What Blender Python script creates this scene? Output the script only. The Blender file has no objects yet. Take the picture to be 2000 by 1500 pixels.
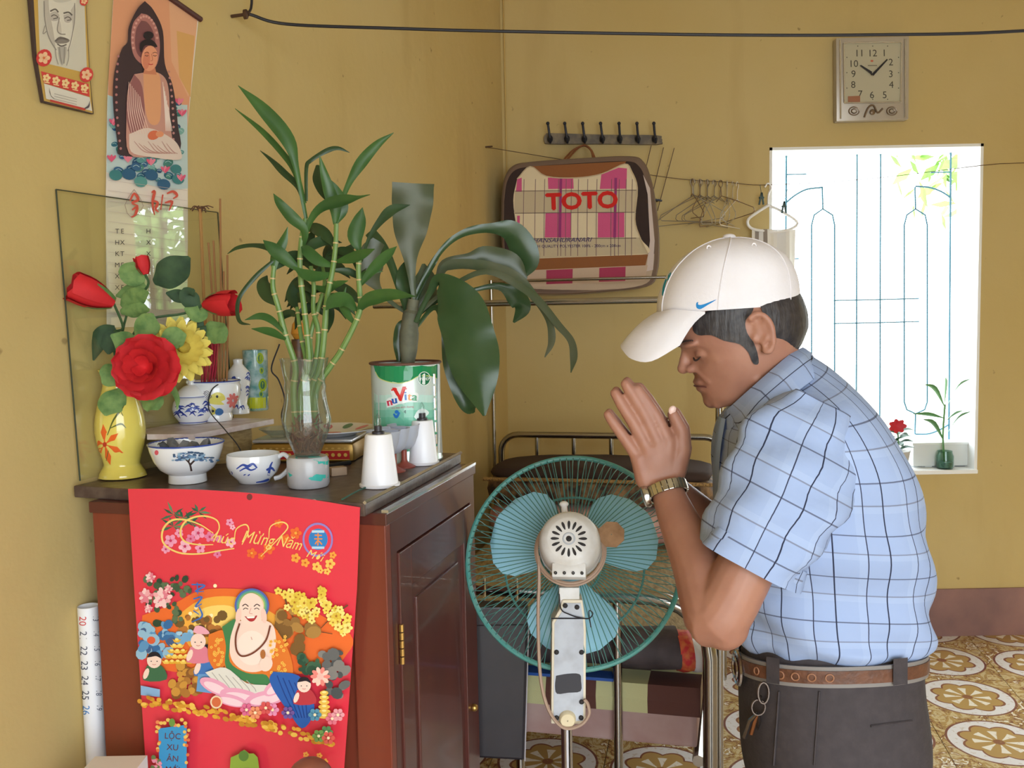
import bpy, bmesh, math, random
import numpy as np
from mathutils import Vector, Matrix
from mathutils.bvhtree import BVHTree
from mathutils.geometry import delaunay_2d_cdt

random.seed(7)
SC = bpy.context.scene
COL = SC.collection
PI = math.pi

# ---------------------------------------------------------------- camera, sky, exposure
F = 1800.0                       # focal length in pixels of the 2000 x 1500 frame
TH, RO, HC = math.radians(4.5), math.radians(1.1), 1.45
fw = Vector((0, math.cos(TH), -math.sin(TH)))
r0 = Vector((1, 0, 0)); u0 = Vector((0, math.sin(TH), math.cos(TH)))
RT = r0 * math.cos(RO) - u0 * math.sin(RO)
UP = u0 * math.cos(RO) + r0 * math.sin(RO)
CAM = Vector((0, 0, HC))
cd = bpy.data.cameras.new('camera'); cam = bpy.data.objects.new('camera', cd); COL.objects.link(cam)
cam.matrix_world = Matrix(((RT.x, UP.x, -fw.x, CAM.x), (RT.y, UP.y, -fw.y, CAM.y), (RT.z, UP.z, -fw.z, CAM.z), (0, 0, 0, 1)))
cd.sensor_width = 36; cd.lens = F / 2000 * 36; cd.clip_start = 0.02; cd.clip_end = 200
SC.camera = cam
SC.view_settings.view_transform = 'Standard'; SC.view_settings.look = 'None'
SC.view_settings.gamma = 1; SC.view_settings.use_curve_mapping = False
SC.view_settings.exposure = -0.18

W = bpy.data.worlds.new('overcast_sky'); SC.world = W; W.use_nodes = True
bg = W.node_tree.nodes['Background']
bg.inputs[0].default_value = (0.86, 0.94, 1.0, 1); bg.inputs[1].default_value = 9.0
SC.cycles.max_bounces = 10; SC.cycles.diffuse_bounces = 6; SC.cycles.glossy_bounces = 4
SC.cycles.transmission_bounces = 8; SC.cycles.transparent_max_bounces = 24
SC.cycles.sample_clamp_indirect = 6.0
SC.cycles.caustics_reflective = False; SC.cycles.caustics_refractive = False

def portal(loc, rot, sx, sy):
    l = bpy.data.lights.new('daylight_portal', 'AREA'); l.shape = 'RECTANGLE'; l.size = sx; l.size_y = sy
    o = bpy.data.objects.new('daylight_portal', l); COL.objects.link(o); o.location = loc; o.rotation_euler = rot
    l.cycles.is_portal = True
# window, garden door right of it, open front of the house behind the photographer
portal((1.55, 4.12, 1.42), (-PI / 2, 0, 0), 0.92, 1.42)
portal((2.85, 4.12, 1.1), (-PI / 2, 0, 0), 0.95, 2.2)
portal((0.75, -1.15, 1.2), (PI / 2, 0, 0), 2.3, 2.4)

# ---------------------------------------------------------------- pixel helpers (a pixel gives a direction only)
def ray(x, y): return fw + RT * ((x - 1000) / F) - UP * ((y - 750) / F)
def Pz(x, y, z): d = ray(x, y); return CAM + d * ((z - HC) / d.z)
def Py(x, y, Y): d = ray(x, y); return CAM + d * (Y / d.y)
def Ppl(x, y, p0, n): d = ray(x, y); return CAM + d * ((p0 - CAM).dot(n) / d.dot(n))
WA = math.radians(19.3)
WD = Vector((math.sin(WA), math.cos(WA), 0)); WN = Vector((WD.y, -WD.x, 0)); WP = Vector((-0.02, 3.93, 0)); YB = 3.93
def Pw(x, y, off=0.0): return Ppl(x, y, WP + WN * off, WN)

# ---------------------------------------------------------------- materials
def lin(c):
    return tuple(((v / 255) / 12.92 if v / 255 <= .04045 else ((v / 255 + .055) / 1.055) ** 2.4) for v in c)
MATS = {}
def mat(name, rgb=(200, 200, 200), rough=.5, metal=0., spec=.5, noise=None, bump=None, trans=0., ior=1.45, coat=0., sss=0., attr=False, alpha=1., sheen=0.):
    if name in MATS: return MATS[name]
    m = bpy.data.materials.new(name); m.use_nodes = True; MATS[name] = m
    nt = m.node_tree; b = nt.nodes['Principled BSDF']; L = nt.links
    b.inputs['Base Color'].default_value = (*lin(rgb), 1)
    b.inputs['Roughness'].default_value = rough; b.inputs['Metallic'].default_value = metal
    b.inputs['Specular IOR Level'].default_value = spec; b.inputs['IOR'].default_value = ior
    b.inputs['Transmission Weight'].default_value = trans; b.inputs['Coat Weight'].default_value = coat
    b.inputs['Alpha'].default_value = alpha; b.inputs['Sheen Weight'].default_value = sheen
    if sss: b.inputs['Subsurface Weight'].default_value = sss; b.inputs['Subsurface Scale'].default_value = .01
    tc = nt.nodes.new('ShaderNodeTexCoord')
    if attr:
        a = nt.nodes.new('ShaderNodeAttribute'); a.attribute_name = 'Col'; L.new(a.outputs['Color'], b.inputs['Base Color'])
    if noise:                       # (scale, rgb2, amount, stretch)
        sc, c2, amt = noise[:3]; st = noise[3] if len(noise) > 3 else (1, 1, 1)
        mp = nt.nodes.new('ShaderNodeMapping'); mp.inputs['Scale'].default_value = st
        n = nt.nodes.new('ShaderNodeTexNoise'); n.inputs['Scale'].default_value = sc; n.inputs['Detail'].default_value = 5
        rp = nt.nodes.new('ShaderNodeValToRGB'); rp.color_ramp.elements[0].position = .38; rp.color_ramp.elements[1].position = .68
        rp.color_ramp.elements[0].color = (0, 0, 0, 1); rp.color_ramp.elements[1].color = (amt, amt, amt, 1)
        mx = nt.nodes.new('ShaderNodeMixRGB')
        if attr: L.new(a.outputs['Color'], mx.inputs[1])
        else: mx.inputs[1].default_value = (*lin(rgb), 1)
        mx.inputs[2].default_value = (*lin(c2), 1)
        L.new(tc.outputs['Object'], mp.inputs[0]); L.new(mp.outputs[0], n.inputs['Vector']); L.new(n.outputs[0], rp.inputs[0])
        L.new(rp.outputs[0], mx.inputs[0]); L.new(mx.outputs[0], b.inputs['Base Color'])
    if bump:                        # (scale, strength, stretch)
        sc, s = bump[:2]; st = bump[2] if len(bump) > 2 else (1, 1, 1)
        mp = nt.nodes.new('ShaderNodeMapping'); mp.inputs['Scale'].default_value = st
        n = nt.nodes.new('ShaderNodeTexNoise'); n.inputs['Scale'].default_value = sc; n.inputs['Detail'].default_value = 4
        bp = nt.nodes.new('ShaderNodeBump'); bp.inputs['Strength'].default_value = s; bp.inputs['Distance'].default_value = .004
        L.new(tc.outputs['Object'], mp.inputs[0]); L.new(mp.outputs[0], n.inputs['Vector']); L.new(n.outputs[0], bp.inputs['Height'])
        L.new(bp.outputs[0], b.inputs['Normal'])
    return m
def thin_glass(name, tint=(240, 248, 244), ior=1.5, gloss=.0, body=0., body_rgb=(255, 255, 255)):
    m = bpy.data.materials.new(name); m.use_nodes = True; MATS[name] = m; nt = m.node_tree; L = nt.links; nt.nodes.remove(nt.nodes['Principled BSDF'])
    t = nt.nodes.new('ShaderNodeBsdfTransparent'); t.inputs[0].default_value = (*lin(tint), 1); g = nt.nodes.new('ShaderNodeBsdfGlossy'); g.inputs['Roughness'].default_value = gloss
    fr = nt.nodes.new('ShaderNodeFresnel'); ge = nt.nodes.new('ShaderNodeNewGeometry'); mr = nt.nodes.new('ShaderNodeMapRange'); mr.inputs[3].default_value = ior; mr.inputs[4].default_value = 1 / ior
    L.new(ge.outputs['Backfacing'], mr.inputs[0]); L.new(mr.outputs[0], fr.inputs['IOR'])   # same weak reflection at both faces of the thin sheet
    mx = nt.nodes.new('ShaderNodeMixShader')
    L.new(fr.outputs[0], mx.inputs[0]); L.new(t.outputs[0], mx.inputs[1]); L.new(g.outputs[0], mx.inputs[2]); out = mx.outputs[0]
    if body:
        d = nt.nodes.new('ShaderNodeBsdfDiffuse'); d.inputs[0].default_value = (*lin(body_rgb), 1); m2 = nt.nodes.new('ShaderNodeMixShader'); m2.inputs[0].default_value = body
        L.new(out, m2.inputs[1]); L.new(d.outputs[0], m2.inputs[2]); out = m2.outputs[0]
    L.new(out, nt.nodes['Material Output'].inputs[0]); return m
PRINT = mat('printed_colour', rough=.55, attr=True, spec=.3)
GLAZE = mat('glazed_print', rough=.12, attr=True)
CLOTHP = mat('printed_cloth', rough=.85, attr=True, spec=.15, bump=(300, .15))

# ---------------------------------------------------------------- mesh builder
class MB:
    def __init__(s): s.v = []; s.f = []; s.c = []; s.uv = {}; s.mi = []
    def add(s, vs, fs, col=None, mi=0, uvs=None):
        o = len(s.v); s.v += [Vector(p) for p in vs]
        for k, f in enumerate(fs):
            if uvs: s.uv[len(s.f)] = [uvs[i] for i in f]
            s.f.append([i + o for i in f]); s.c.append(col); s.mi.append(mi)
        return s
    def box(s, c, d, M=None, col=None, mi=0):
        c = Vector(c); vs = []
        for z in (-.5, .5):
            for x, y in ((-.5, -.5), (.5, -.5), (.5, .5), (-.5, .5)):
                p = Vector((x * d[0], y * d[1], z * d[2])); vs.append(c + (M @ p if M else p))
        return s.add(vs, [(3, 2, 1, 0), (4, 5, 6, 7), (0, 1, 5, 4), (1, 2, 6, 5), (2, 3, 7, 6), (3, 0, 4, 7)], col, mi)
    def loft(s, rings, closed=True, cap=True, col=None, mi=0, uv=False, cap0=None, cap1=None):
        n = len(rings[0]); vs = [p for r in rings for p in r]; fs = []; m = n if closed else n - 1
        uvs = None
        o = len(s.v); s.v += [Vector(p) for p in vs]
        for i in range(len(rings) - 1):
            for j in range(m):
                k = (j + 1) % n
                if uv: s.uv[len(s.f)] = [(j / m, i / (len(rings) - 1)), ((j + 1) / m, i / (len(rings) - 1)), ((j + 1) / m, (i + 1) / (len(rings) - 1)), (j / m, (i + 1) / (len(rings) - 1))]
                s.f.append([o + i * n + j, o + i * n + k, o + (i + 1) * n + k, o + (i + 1) * n + j]); s.c.append(col); s.mi.append(mi)
        if closed and (cap if cap0 is None else cap0): s.f.append([o + j for j in range(n)][::-1]); s.c.append(col); s.mi.append(mi)
        if closed and (cap if cap1 is None else cap1): s.f.append([o + (len(rings) - 1) * n + j for j in range(n)]); s.c.append(col); s.mi.append(mi)
        return s
    def tube(s, path, r, n=8, closed=False, cap=True, col=None, mi=0, flat=1.0):
        path = [Vector(p) for p in path]; N = len(path)
        rr = r if isinstance(r, (list, tuple)) else [r] * N
        tang = []
        for i in range(N):
            a = path[(i - 1) % N] if (closed or i) else path[0]; b = path[(i + 1) % N] if (closed or i < N - 1) else path[-1]
            t = (b - a); tang.append(t.normalized() if t.length > 1e-9 else Vector((0, 0, 1)))
        t0 = tang[0]; ref = Vector((0, 0, 1)) if abs(t0.z) < .9 else Vector((1, 0, 0))
        nrm = (ref - t0 * ref.dot(t0)).normalized(); rings = []
        for i in range(N):
            t = tang[i]; nrm = (nrm - t * nrm.dot(t))
            nrm = nrm.normalized() if nrm.length > 1e-6 else t.orthogonal().normalized()
            b = t.cross(nrm)
            rings.append([path[i] + (nrm * math.cos(2 * PI * k / n) * flat + b * math.sin(2 * PI * k / n)) * rr[i] for k in range(n)])
        if closed: rings.append(rings[0]); cap = False
        return s.loft(rings, True, cap, col, mi)
    def lathe(s, prof, n=32, c=(0, 0, 0), col=None, mi=0, M=None, cap=False):
        c = Vector(c); rings = []
        for r, z in prof:
            ring = [Vector((r * math.cos(2 * PI * k / n), r * math.sin(2 * PI * k / n), z)) for k in range(n)]
            rings.append([c + (M @ p if M else p) for p in ring])
        return s.loft(rings, True, cap, col, mi)
    def ell(s, c, r, n=12, M=None, col=None, mi=0):
        prof = [(max(1e-5, math.sin(PI * i / n)), -math.cos(PI * i / n)) for i in range(n + 1)]
        c = Vector(c); r = Vector(r) if not isinstance(r, (int, float)) else Vector((r, r, r)); rings = []
        for q, z in prof:
            ring = [Vector((q * math.cos(2 * PI * k / (2 * n)) * r.x, q * math.sin(2 * PI * k / (2 * n)) * r.y, z * r.z)) for k in range(2 * n)]
            rings.append([c + (M @ p if M else p) for p in ring])
        return s.loft(rings, True, True, col, mi)
    def cap(s, a, b, ra, rb, n=10, col=None):          # capsule with rounded ends
        a = Vector(a); b = Vector(b); d = (b - a); L = d.length; d = d / L if L > 1e-9 else Vector((0, 0, 1))
        path = []; rr = []
        for i in range(5): t = i / 4 * PI / 2; path.append(a - d * ra * math.cos(t)); rr.append(max(1e-4, ra * math.sin(t)))
        for i in range(5): t = i / 4 * PI / 2; path.append(b + d * rb * math.sin(t)); rr.append(max(1e-4, rb * math.cos(t)))
        return s.tube(path, rr, n, col=col)
    def prism(s, pts, h, col=None, mi=0):               # pts: 3D outline, h: offset vector
        n = len(pts); pts = [Vector(p) for p in pts]; h = Vector(h)
        return s.add(pts + [p + h for p in pts], [list(range(n))[::-1], [n + i for i in range(n)]] + [[i, (i + 1) % n, n + (i + 1) % n, n + i] for i in range(n)], col, mi)
    def bvh(s): return BVHTree.FromPolygons([tuple(p) for p in s.v], s.f, epsilon=0)
    def mesh(s, name, mats, off, smooth, angle, bevel):
        me = bpy.data.meshes.new(name)
        me.from_pydata([tuple(p - off) for p in s.v], [], s.f)
        for m in (mats if isinstance(mats, (list, tuple)) else [mats]): me.materials.append(m)
        if any(s.mi): me.polygons.foreach_set('material_index', s.mi)
        if any(c is not None for c in s.c):
            at = me.color_attributes.new('Col', 'FLOAT_COLOR', 'CORNER'); arr = []
            for p in me.polygons:
                c = s.c[p.index] or (200, 200, 200); arr += (list(lin(c)) + [1.0]) * p.loop_total
            at.data.foreach_set('color', arr)
        if s.uv:
            ul = me.uv_layers.new(name='UVMap')
            for p in me.polygons:
                if p.index in s.uv:
                    for li, q in zip(p.loop_indices, s.uv[p.index]): ul.data[li].uv = q
        if bevel:
            bm = bmesh.new(); bm.from_mesh(me)
            bmesh.ops.bevel(bm, geom=[e for e in bm.edges if e.is_manifold and e.calc_face_angle(0) > .6], offset=bevel, segments=2, affect='EDGES', profile=.6)
            bm.to_mesh(me); bm.free()
        if smooth:
            me.polygons.foreach_set('use_smooth', [True] * len(me.polygons)); me.set_sharp_from_angle(angle=math.radians(angle))
        me.update(); return me

def rootloc(p):
    while p.parent: p = p.parent
    return Vector(p.location)
def tag(o, label=None, cat=None, group=None, kind=None):
    if label: o['label'] = label
    if cat: o['category'] = cat
    if group: o['group'] = group
    if kind: o['kind'] = kind
    return o
def thing(name, label, cat, loc=(0, 0, 0), group=None, rz=0):
    o = bpy.data.objects.new(name, None); COL.objects.link(o); o.empty_display_size = .02
    o.location = loc; o.rotation_euler = (0, 0, rz); return tag(o, label, cat, group)
def part(name, mb, mats, parent, local=False, smooth=True, angle=40, bevel=0, label=None, kind=None):
    off = Vector((0, 0, 0)) if local or parent is None else rootloc(parent)
    o = bpy.data.objects.new(name, mb.mesh(name, mats, off, smooth, angle, bevel)); COL.objects.link(o)
    if parent is not None: o.parent = parent
    return tag(o, label, kind=kind)
def single(name, mb, mats, label, cat, loc=None, group=None, smooth=True, angle=40, bevel=0):
    loc = Vector(loc) if loc is not None else Vector((sum(p.x for p in mb.v) / len(mb.v), sum(p.y for p in mb.v) / len(mb.v), min(p.z for p in mb.v)))
    o = bpy.data.objects.new(name, mb.mesh(name, mats, loc, smooth, angle, bevel)); COL.objects.link(o); o.location = loc
    return tag(o, label, cat, group)
def struct(name, mb, mats, parent=None, smooth=False, bevel=0):
    o = bpy.data.objects.new(name, mb.mesh(name, mats, Vector((0, 0, 0)), smooth, 40, bevel)); COL.objects.link(o)
    if parent: o.parent = parent
    else: o['kind'] = 'structure'
    return o
def inst(name, me, M, parent):                          # a part that shares its mesh with others of its kind
    o = bpy.data.objects.new(name, me); COL.objects.link(o); o.parent = parent; o.matrix_local = M; return o

def catmull(pts, n=6):
    pts = [Vector(p) for p in pts]
    if len(pts) < 3: return [pts[0].lerp(pts[-1], i / n) for i in range(n + 1)]
    out = []
    for i in range(len(pts) - 1):
        p0 = pts[i - 1] if i else pts[0] * 2 - pts[1]; p1 = pts[i]; p2 = pts[i + 1]; p3 = pts[i + 2] if i + 2 < len(pts) else pts[-1] * 2 - pts[-2]
        for k in range(n):
            t = k / n; out.append(.5 * ((2 * p1) + (p2 - p0) * t + (2 * p0 - 5 * p1 + 4 * p2 - p3) * t * t + (3 * p1 - p0 - 3 * p2 + p3) * t ** 3))
    out.append(pts[-1]); return out
def cat1(vals, n=6): return [v.x for v in catmull([Vector((v, 0, 0)) for v in vals], n)]
def cat2(pts, n=6): return [(p.x, p.y) for p in catmull([Vector((a, b, 0)) for a, b in pts], n)]

# ---------------------------------------------------------------- flat print: coloured shapes laid on a sheet or wrapped on a surface
def textmesh(s, size=1.0, shear=0.0):
    cu = bpy.data.curves.new('t', 'FONT'); cu.body = s; cu.size = size; cu.align_x = 'CENTER'; cu.align_y = 'CENTER'; cu.shear = shear; cu.resolution_u = 3
    o = bpy.data.objects.new('t', cu); COL.objects.link(o); dg = bpy.context.evaluated_depsgraph_get()
    me = o.evaluated_get(dg).to_mesh(); vs = [(v.co.x, v.co.y) for v in me.vertices]; fs = [list(p.vertices) for p in me.polygons]
    bpy.data.objects.remove(o); bpy.data.curves.remove(cu); return vs, fs
class Print:
    """mapper(px, py, lift) -> point; lift is the height above the sheet"""
    def __init__(s, mapper, eps=5e-5, grid=0): s.map = mapper; s.mb = MB(); s.k = 1; s.eps = eps; s.grid = grid
    def raw(s, vs, fs, col):
        pts = [s.map(x, y, s.k * s.eps) for x, y in vs]
        if any(p is None for p in pts):
            fs = [f for f in fs if all(pts[i] is not None for i in f)]; pts = [p if p is not None else Vector((0, 0, 0)) for p in pts]
            use = sorted({i for f in fs for i in f}); ix = {o: n for n, o in enumerate(use)}; pts = [pts[i] for i in use]; fs = [[ix[i] for i in f] for f in fs]
        s.mb.add(pts, fs, col); s.k += 1; return s
    def poly(s, pts, col):
        pts = [tuple(p) for p in pts]
        if s.grid:
            vs = [Vector(p) for p in pts]; n = len(vs); ed = [(i, (i + 1) % n) for i in range(n)]
            x0, x1 = min(p.x for p in vs), max(p.x for p in vs); y0, y1 = min(p.y for p in vs), max(p.y for p in vs); g = s.grid
            def inside(x, y):
                r = False; j = n - 1
                for i in range(n):
                    if (vs[i].y > y) != (vs[j].y > y) and x < (vs[j].x - vs[i].x) * (y - vs[i].y) / (vs[j].y - vs[i].y + 1e-12) + vs[i].x: r = not r
                    j = i
                return r
            ex = [Vector((x0 + g * (a + .5), y0 + g * (b + .5))) for a in range(int((x1 - x0) / g) + 1) for b in range(int((y1 - y0) / g) + 1) if inside(x0 + g * (a + .5), y0 + g * (b + .5))]
            r = delaunay_2d_cdt(vs + ex, ed, [list(range(n))], 1, 1e-4)
            return s.raw([tuple(p) for p in r[0]], [list(f) for f in r[2]], col)
        return s.raw(pts, [list(range(len(pts)))], col)
    def circ(s, cx, cy, rx, ry, col, n=20, rot=0, a0=0, a1=360):
        c, q = math.cos(math.radians(rot)), math.sin(math.radians(rot)); P = []
        m = n if a1 - a0 >= 360 else n + 1
        for i in range(m):
            t = math.radians(a0 + (a1 - a0) * i / n); x, y = rx * math.cos(t), ry * math.sin(t); P.append((cx + x * c - y * q, cy + x * q + y * c))
        return s.poly(P, col)
    def stroke(s, pts, w, col, smooth=4):
        P = cat2(pts, smooth) if smooth and len(pts) > 2 else pts
        n = len(P); ww = w if isinstance(w, (list, tuple)) else [w] * 2
        L, R = [], []
        for i in range(n):
            a = P[max(0, i - 1)]; b = P[min(n - 1, i + 1)]; dx, dy = b[0] - a[0], b[1] - a[1]; l = math.hypot(dx, dy) or 1
            t = i / max(1, n - 1) * (len(ww) - 1); k = min(len(ww) - 2, int(t)); wi = (ww[k] * (1 - t + k) + ww[k + 1] * (t - k)) / 2
            L.append((P[i][0] - dy / l * wi, P[i][1] + dx / l * wi)); R.append((P[i][0] + dy / l * wi, P[i][1] - dx / l * wi))
        return s.raw(L + R, [[i, i + 1, n + i + 1, n + i] for i in range(n - 1)], col)
    def text(s, t, cx, cy, size, col, rot=0, shear=0, sx=1.0):
        vs, fs = textmesh(t, size, shear); c, q = math.cos(math.radians(rot)), math.sin(math.radians(rot))
        return s.raw([(cx + x * sx * c + y * q, cy - y * c + x * sx * q) for x, y in vs], fs, col)
    def flower(s, cx, cy, r, col, mid, n=5, rot=0):
        for i in range(n):
            a = 2 * PI * i / n + rot; s.circ(cx + .6 * r * math.cos(a), cy + .6 * r * math.sin(a), .5 * r, .42 * r, col, 8, math.degrees(a)); s.k -= 1
        s.k += 1; return s.circ(cx, cy, .25 * r, .25 * r, mid, 8)
    def build(s, name, parent, m=None, label=None): return part(name, s.mb, m or PRINT, parent, smooth=False, label=label)
def wrap(bvh, sh=(0, 0)):                                # map a pixel to the surface it shows
    def f(x, y, lift):
        d = ray(x + sh[0], y + sh[1]).normalized(); h, n, i, t = bvh.ray_cast(CAM, d)
        if h is None: return None
        if n.dot(d) > 0: n = -n
        return h + n * (lift + .0003)
    return f
def proj(p):
    d = Vector(p) - CAM; k = d.dot(fw); return 1000 + F * d.dot(RT) / k, 750 - F * d.dot(UP) / k
def jit(c, a=10): k = random.uniform(-a, a); return tuple(max(0, min(255, v + k)) for v in c)

# ================================================================ THE ROOM
def wallmat(name, base, dark, light):
    m = bpy.data.materials.new(name); m.use_nodes = True; nt = m.node_tree; L = nt.links; b = nt.nodes['Principled BSDF']
    b.inputs['Roughness'].default_value = .8; b.inputs['Specular IOR Level'].default_value = .2
    tc = nt.nodes.new('ShaderNodeTexCoord')
    def nz(scale, st, det=6):
        mp = nt.nodes.new('ShaderNodeMapping'); mp.inputs['Scale'].default_value = st; n = nt.nodes.new('ShaderNodeTexNoise')
        n.inputs['Scale'].default_value = scale; n.inputs['Detail'].default_value = det
        L.new(tc.outputs['Object'], mp.inputs[0]); L.new(mp.outputs[0], n.inputs['Vector']); return n.outputs[0]
    def ramp(src, a, b2, v=1.):
        r = nt.nodes.new('ShaderNodeValToRGB'); r.color_ramp.elements[0].position = a; r.color_ramp.elements[1].position = b2
        r.color_ramp.elements[1].color = (v, v, v, 1); L.new(src, r.inputs[0]); return r.outputs[0]
    def mix(c1, c2, f):
        x = nt.nodes.new('ShaderNodeMixRGB'); L.new(f, x.inputs[0])
        if isinstance(c1, tuple): x.inputs[1].default_value = (*lin(c1), 1)
        else: L.new(c1, x.inputs[1])
        x.inputs[2].default_value = (*lin(c2), 1); return x.outputs[0]
    c = mix(base, light, ramp(nz(1.1, (1, 1, 1)), .4, .75, .55))
    c = mix(c, dark, ramp(nz(2.2, (1.6, 1.6, .28)), .56, .8, .55))          # rain streaks and grime
    c = mix(c, (96, 74, 40), ramp(nz(26, (1, 1, 1), 2), .74, .8, .5))         # specks and old nail holes
    L.new(c, b.inputs['Base Color'])
    bp = nt.nodes.new('ShaderNodeBump'); bp.inputs['Strength'].default_value = .25; bp.inputs['Distance'].default_value = .01
    L.new(nz(18, (1, 1, 1)), bp.inputs['Height']); L.new(bp.outputs[0], b.inputs['Normal']); return m
YW = wallmat('ochre_limewash', (196, 172, 114), (158, 128, 78), (206, 188, 142))
WHITE = mat('white_plaster', (235, 235, 232), .7, noise=(6, (205, 203, 196), .5))
CEIL = mat('ceiling_paint', (215, 205, 180), .9)

wx0, wx1, wz0, wz1 = 1.099, 1.998, .722, 2.115
dx0, dx1, dz1 = 2.40, 3.30, 2.2
def wall_with_holes(name, x0, x1, z1, y0, y1, holes):
    mb = MB(); xs = sorted({x0, x1, *[h[0] for h in holes], *[h[1] for h in holes]}); zs = sorted({0, z1, *[h[2] for h in holes], *[h[3] for h in holes]})
    for a, b in zip(xs, xs[1:]):
        for c, d in zip(zs, zs[1:]):
            mx, mz = (a + b) / 2, (c + d) / 2
            if any(h[0] < mx < h[1] and h[2] < mz < h[3] for h in holes): continue
            mb.box((mx, (y0 + y1) / 2, mz), (b - a, y1 - y0, d - c))
    return struct(name, mb, YW)
wall_with_holes('wall_back', -.6, 3.7, 3.1, YB, YB + .2, [(wx0, wx1, wz0, wz1), (dx0, dx1, 0, dz1)])
wall_with_holes('wall_front', -2.6, 3.7, 3.1, -1.3, -1.1, [(-.4, 1.9, 0, 2.4)])
mb = MB(); mb.box((3.6, 1.42, 1.55), (.2, 5.4, 3.1)); struct('wall_right', mb, YW)
mb = MB(); q = WP + WD * .15; e = WP - WD * 5.5; h = Vector((0, 0, 3.1))
mb.prism([q, e, e - WN * .2, q - WN * .2], h); struct('wall_left', mb, YW)
mb = MB(); mb.box((.5, 1.42, 3.15), (6.6, 5.4, .1)); struct('ceiling', mb, CEIL)
BAND = mat('dado_paint', (150, 112, 104), .6, noise=(4, (110, 84, 84), .8), bump=(30, .2))
mb = MB(); mb.box(((-.03 + dx0) / 2, YB - .004, .105), (dx0 + .02, .008, .21)); struct('baseboard_back', mb, BAND)

mb = MB(); cq = Py(979, 150, YB) ; mb.tube([Vector((-.004, YB - .006, 2.02)), Vector((-.006, YB - .006, 3.09))], .0035, 6); struct('trim_1', mb, mat('conduit_paint', (196, 168, 104), .7))
# ---- patterned cement floor tiles, each its own slab
FT = bpy.data.materials.new('patterned_tile'); FT.use_nodes = True
def tile_nodes(m):
    nt = m.node_tree; L = nt.links; b = nt.nodes['Principled BSDF']; b.inputs['Roughness'].default_value = .22
    tc = nt.nodes.new('ShaderNodeTexCoord'); sp = nt.nodes.new('ShaderNodeSeparateXYZ'); L.new(tc.outputs['Object'], sp.inputs[0])
    def M(op, a, c=None):
        n = nt.nodes.new('ShaderNodeMath'); n.operation = op
        for i, v in enumerate((a, c)):
            if v is None: continue
            if isinstance(v, (int, float)): n.inputs[i].default_value = v
            else: L.new(v, n.inputs[i])
        return n.outputs[0]
    x, y = sp.outputs[0], sp.outputs[1]
    r = M('SQRT', M('ADD', M('MULTIPLY', x, x), M('MULTIPLY', y, y))); t = M('ARCTAN2', y, x)
    def band(a, lo, hi): return M('MULTIPLY', M('GREATER_THAN', a, lo), M('LESS_THAN', a, hi))
    def noise(s, d=3, dist=0):
        n = nt.nodes.new('ShaderNodeTexNoise'); n.inputs['Scale'].default_value = s; n.inputs['Detail'].default_value = d; n.inputs['Distortion'].default_value = dist
        L.new(tc.outputs['Object'], n.inputs['Vector']); return n.outputs[0]
    cur = None
    def lay(col, f):
        nonlocal cur
        k = nt.nodes.new('ShaderNodeMixRGB'); L.new(f, k.inputs[0]); k.inputs[2].default_value = (*lin(col), 1)
        if cur is None: k.inputs[1].default_value = (*lin((176, 146, 92)), 1)
        else: L.new(cur, k.inputs[1])
        cur = k.outputs[0]
    sw = noise(13, 3, 2.2)
    lay((204, 186, 144), band(sw, .36, .46)); lay((122, 78, 60), band(sw, .55, .585)); lay((236, 232, 220), band(sw, .62, .68))
    lay((120, 74, 66), band(r, .155, .163)); lay((228, 228, 232), band(r, .128, .155))
    lay((180, 148, 92), M('LESS_THAN', r, .128))
    sc = M('ADD', .098, M('MULTIPLY', .024, M('ABSOLUTE', M('SINE', M('MULTIPLY', t, 4)))))
    lay((228, 228, 232), M('MULTIPLY', M('GREATER_THAN', r, sc), M('LESS_THAN', r, .14)))
    d = M('ABSOLUTE', M('SUBTRACT', r, sc)); lay((132, 86, 70), M('LESS_THAN', d, .0042))
    pt = M('GREATER_THAN', M('COSINE', M('MULTIPLY', t, 8)), M('SUBTRACT', 1.05, M('MULTIPLY', 13., M('MINIMUM', r, M('SUBTRACT', .16, r)))))
    lay((238, 234, 222), M('MULTIPLY', pt, band(r, .022, .08)))
    lay((140, 92, 70), M('LESS_THAN', r, .018))
    gr = noise(60, 2); lay((170, 140, 96), M('MULTIPLY', M('GREATER_THAN', gr, .62), .35))
    L.new(cur, b.inputs['Base Color'])
tile_nodes(FT)
fl = MB(); fl.box((.5, 1.42, -.06), (6.6, 5.4, .1)); floor = struct('floor', fl, mat('tile_grout', (120, 100, 76), .8))
TP, TA = .363, math.radians(-11.3)
tm = MB(); tm.box((0, 0, -.006), (TP - .002, TP - .002, .012)); tme = tm.mesh('tile', FT, Vector((0, 0, 0)), False, 40, .0012)
for i in range(-12, 10):
    for j in range(-17, 5):
        p = Vector((1.658 + TP * (i * math.cos(TA) - j * math.sin(TA)), 3.298 + TP * (i * math.sin(TA) + j * math.cos(TA)), 0))
        if p.y > 4.12 or p.y < -1.0 or p.x > 3.5 or (p - WP).dot(WN) < -.2: continue
        inst('tile', tme, Matrix.Translation(p) @ Matrix.Rotation(TA + (i * 7 + j * 3) % 4 * PI / 2, 4, 'Z'), floor)

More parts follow.
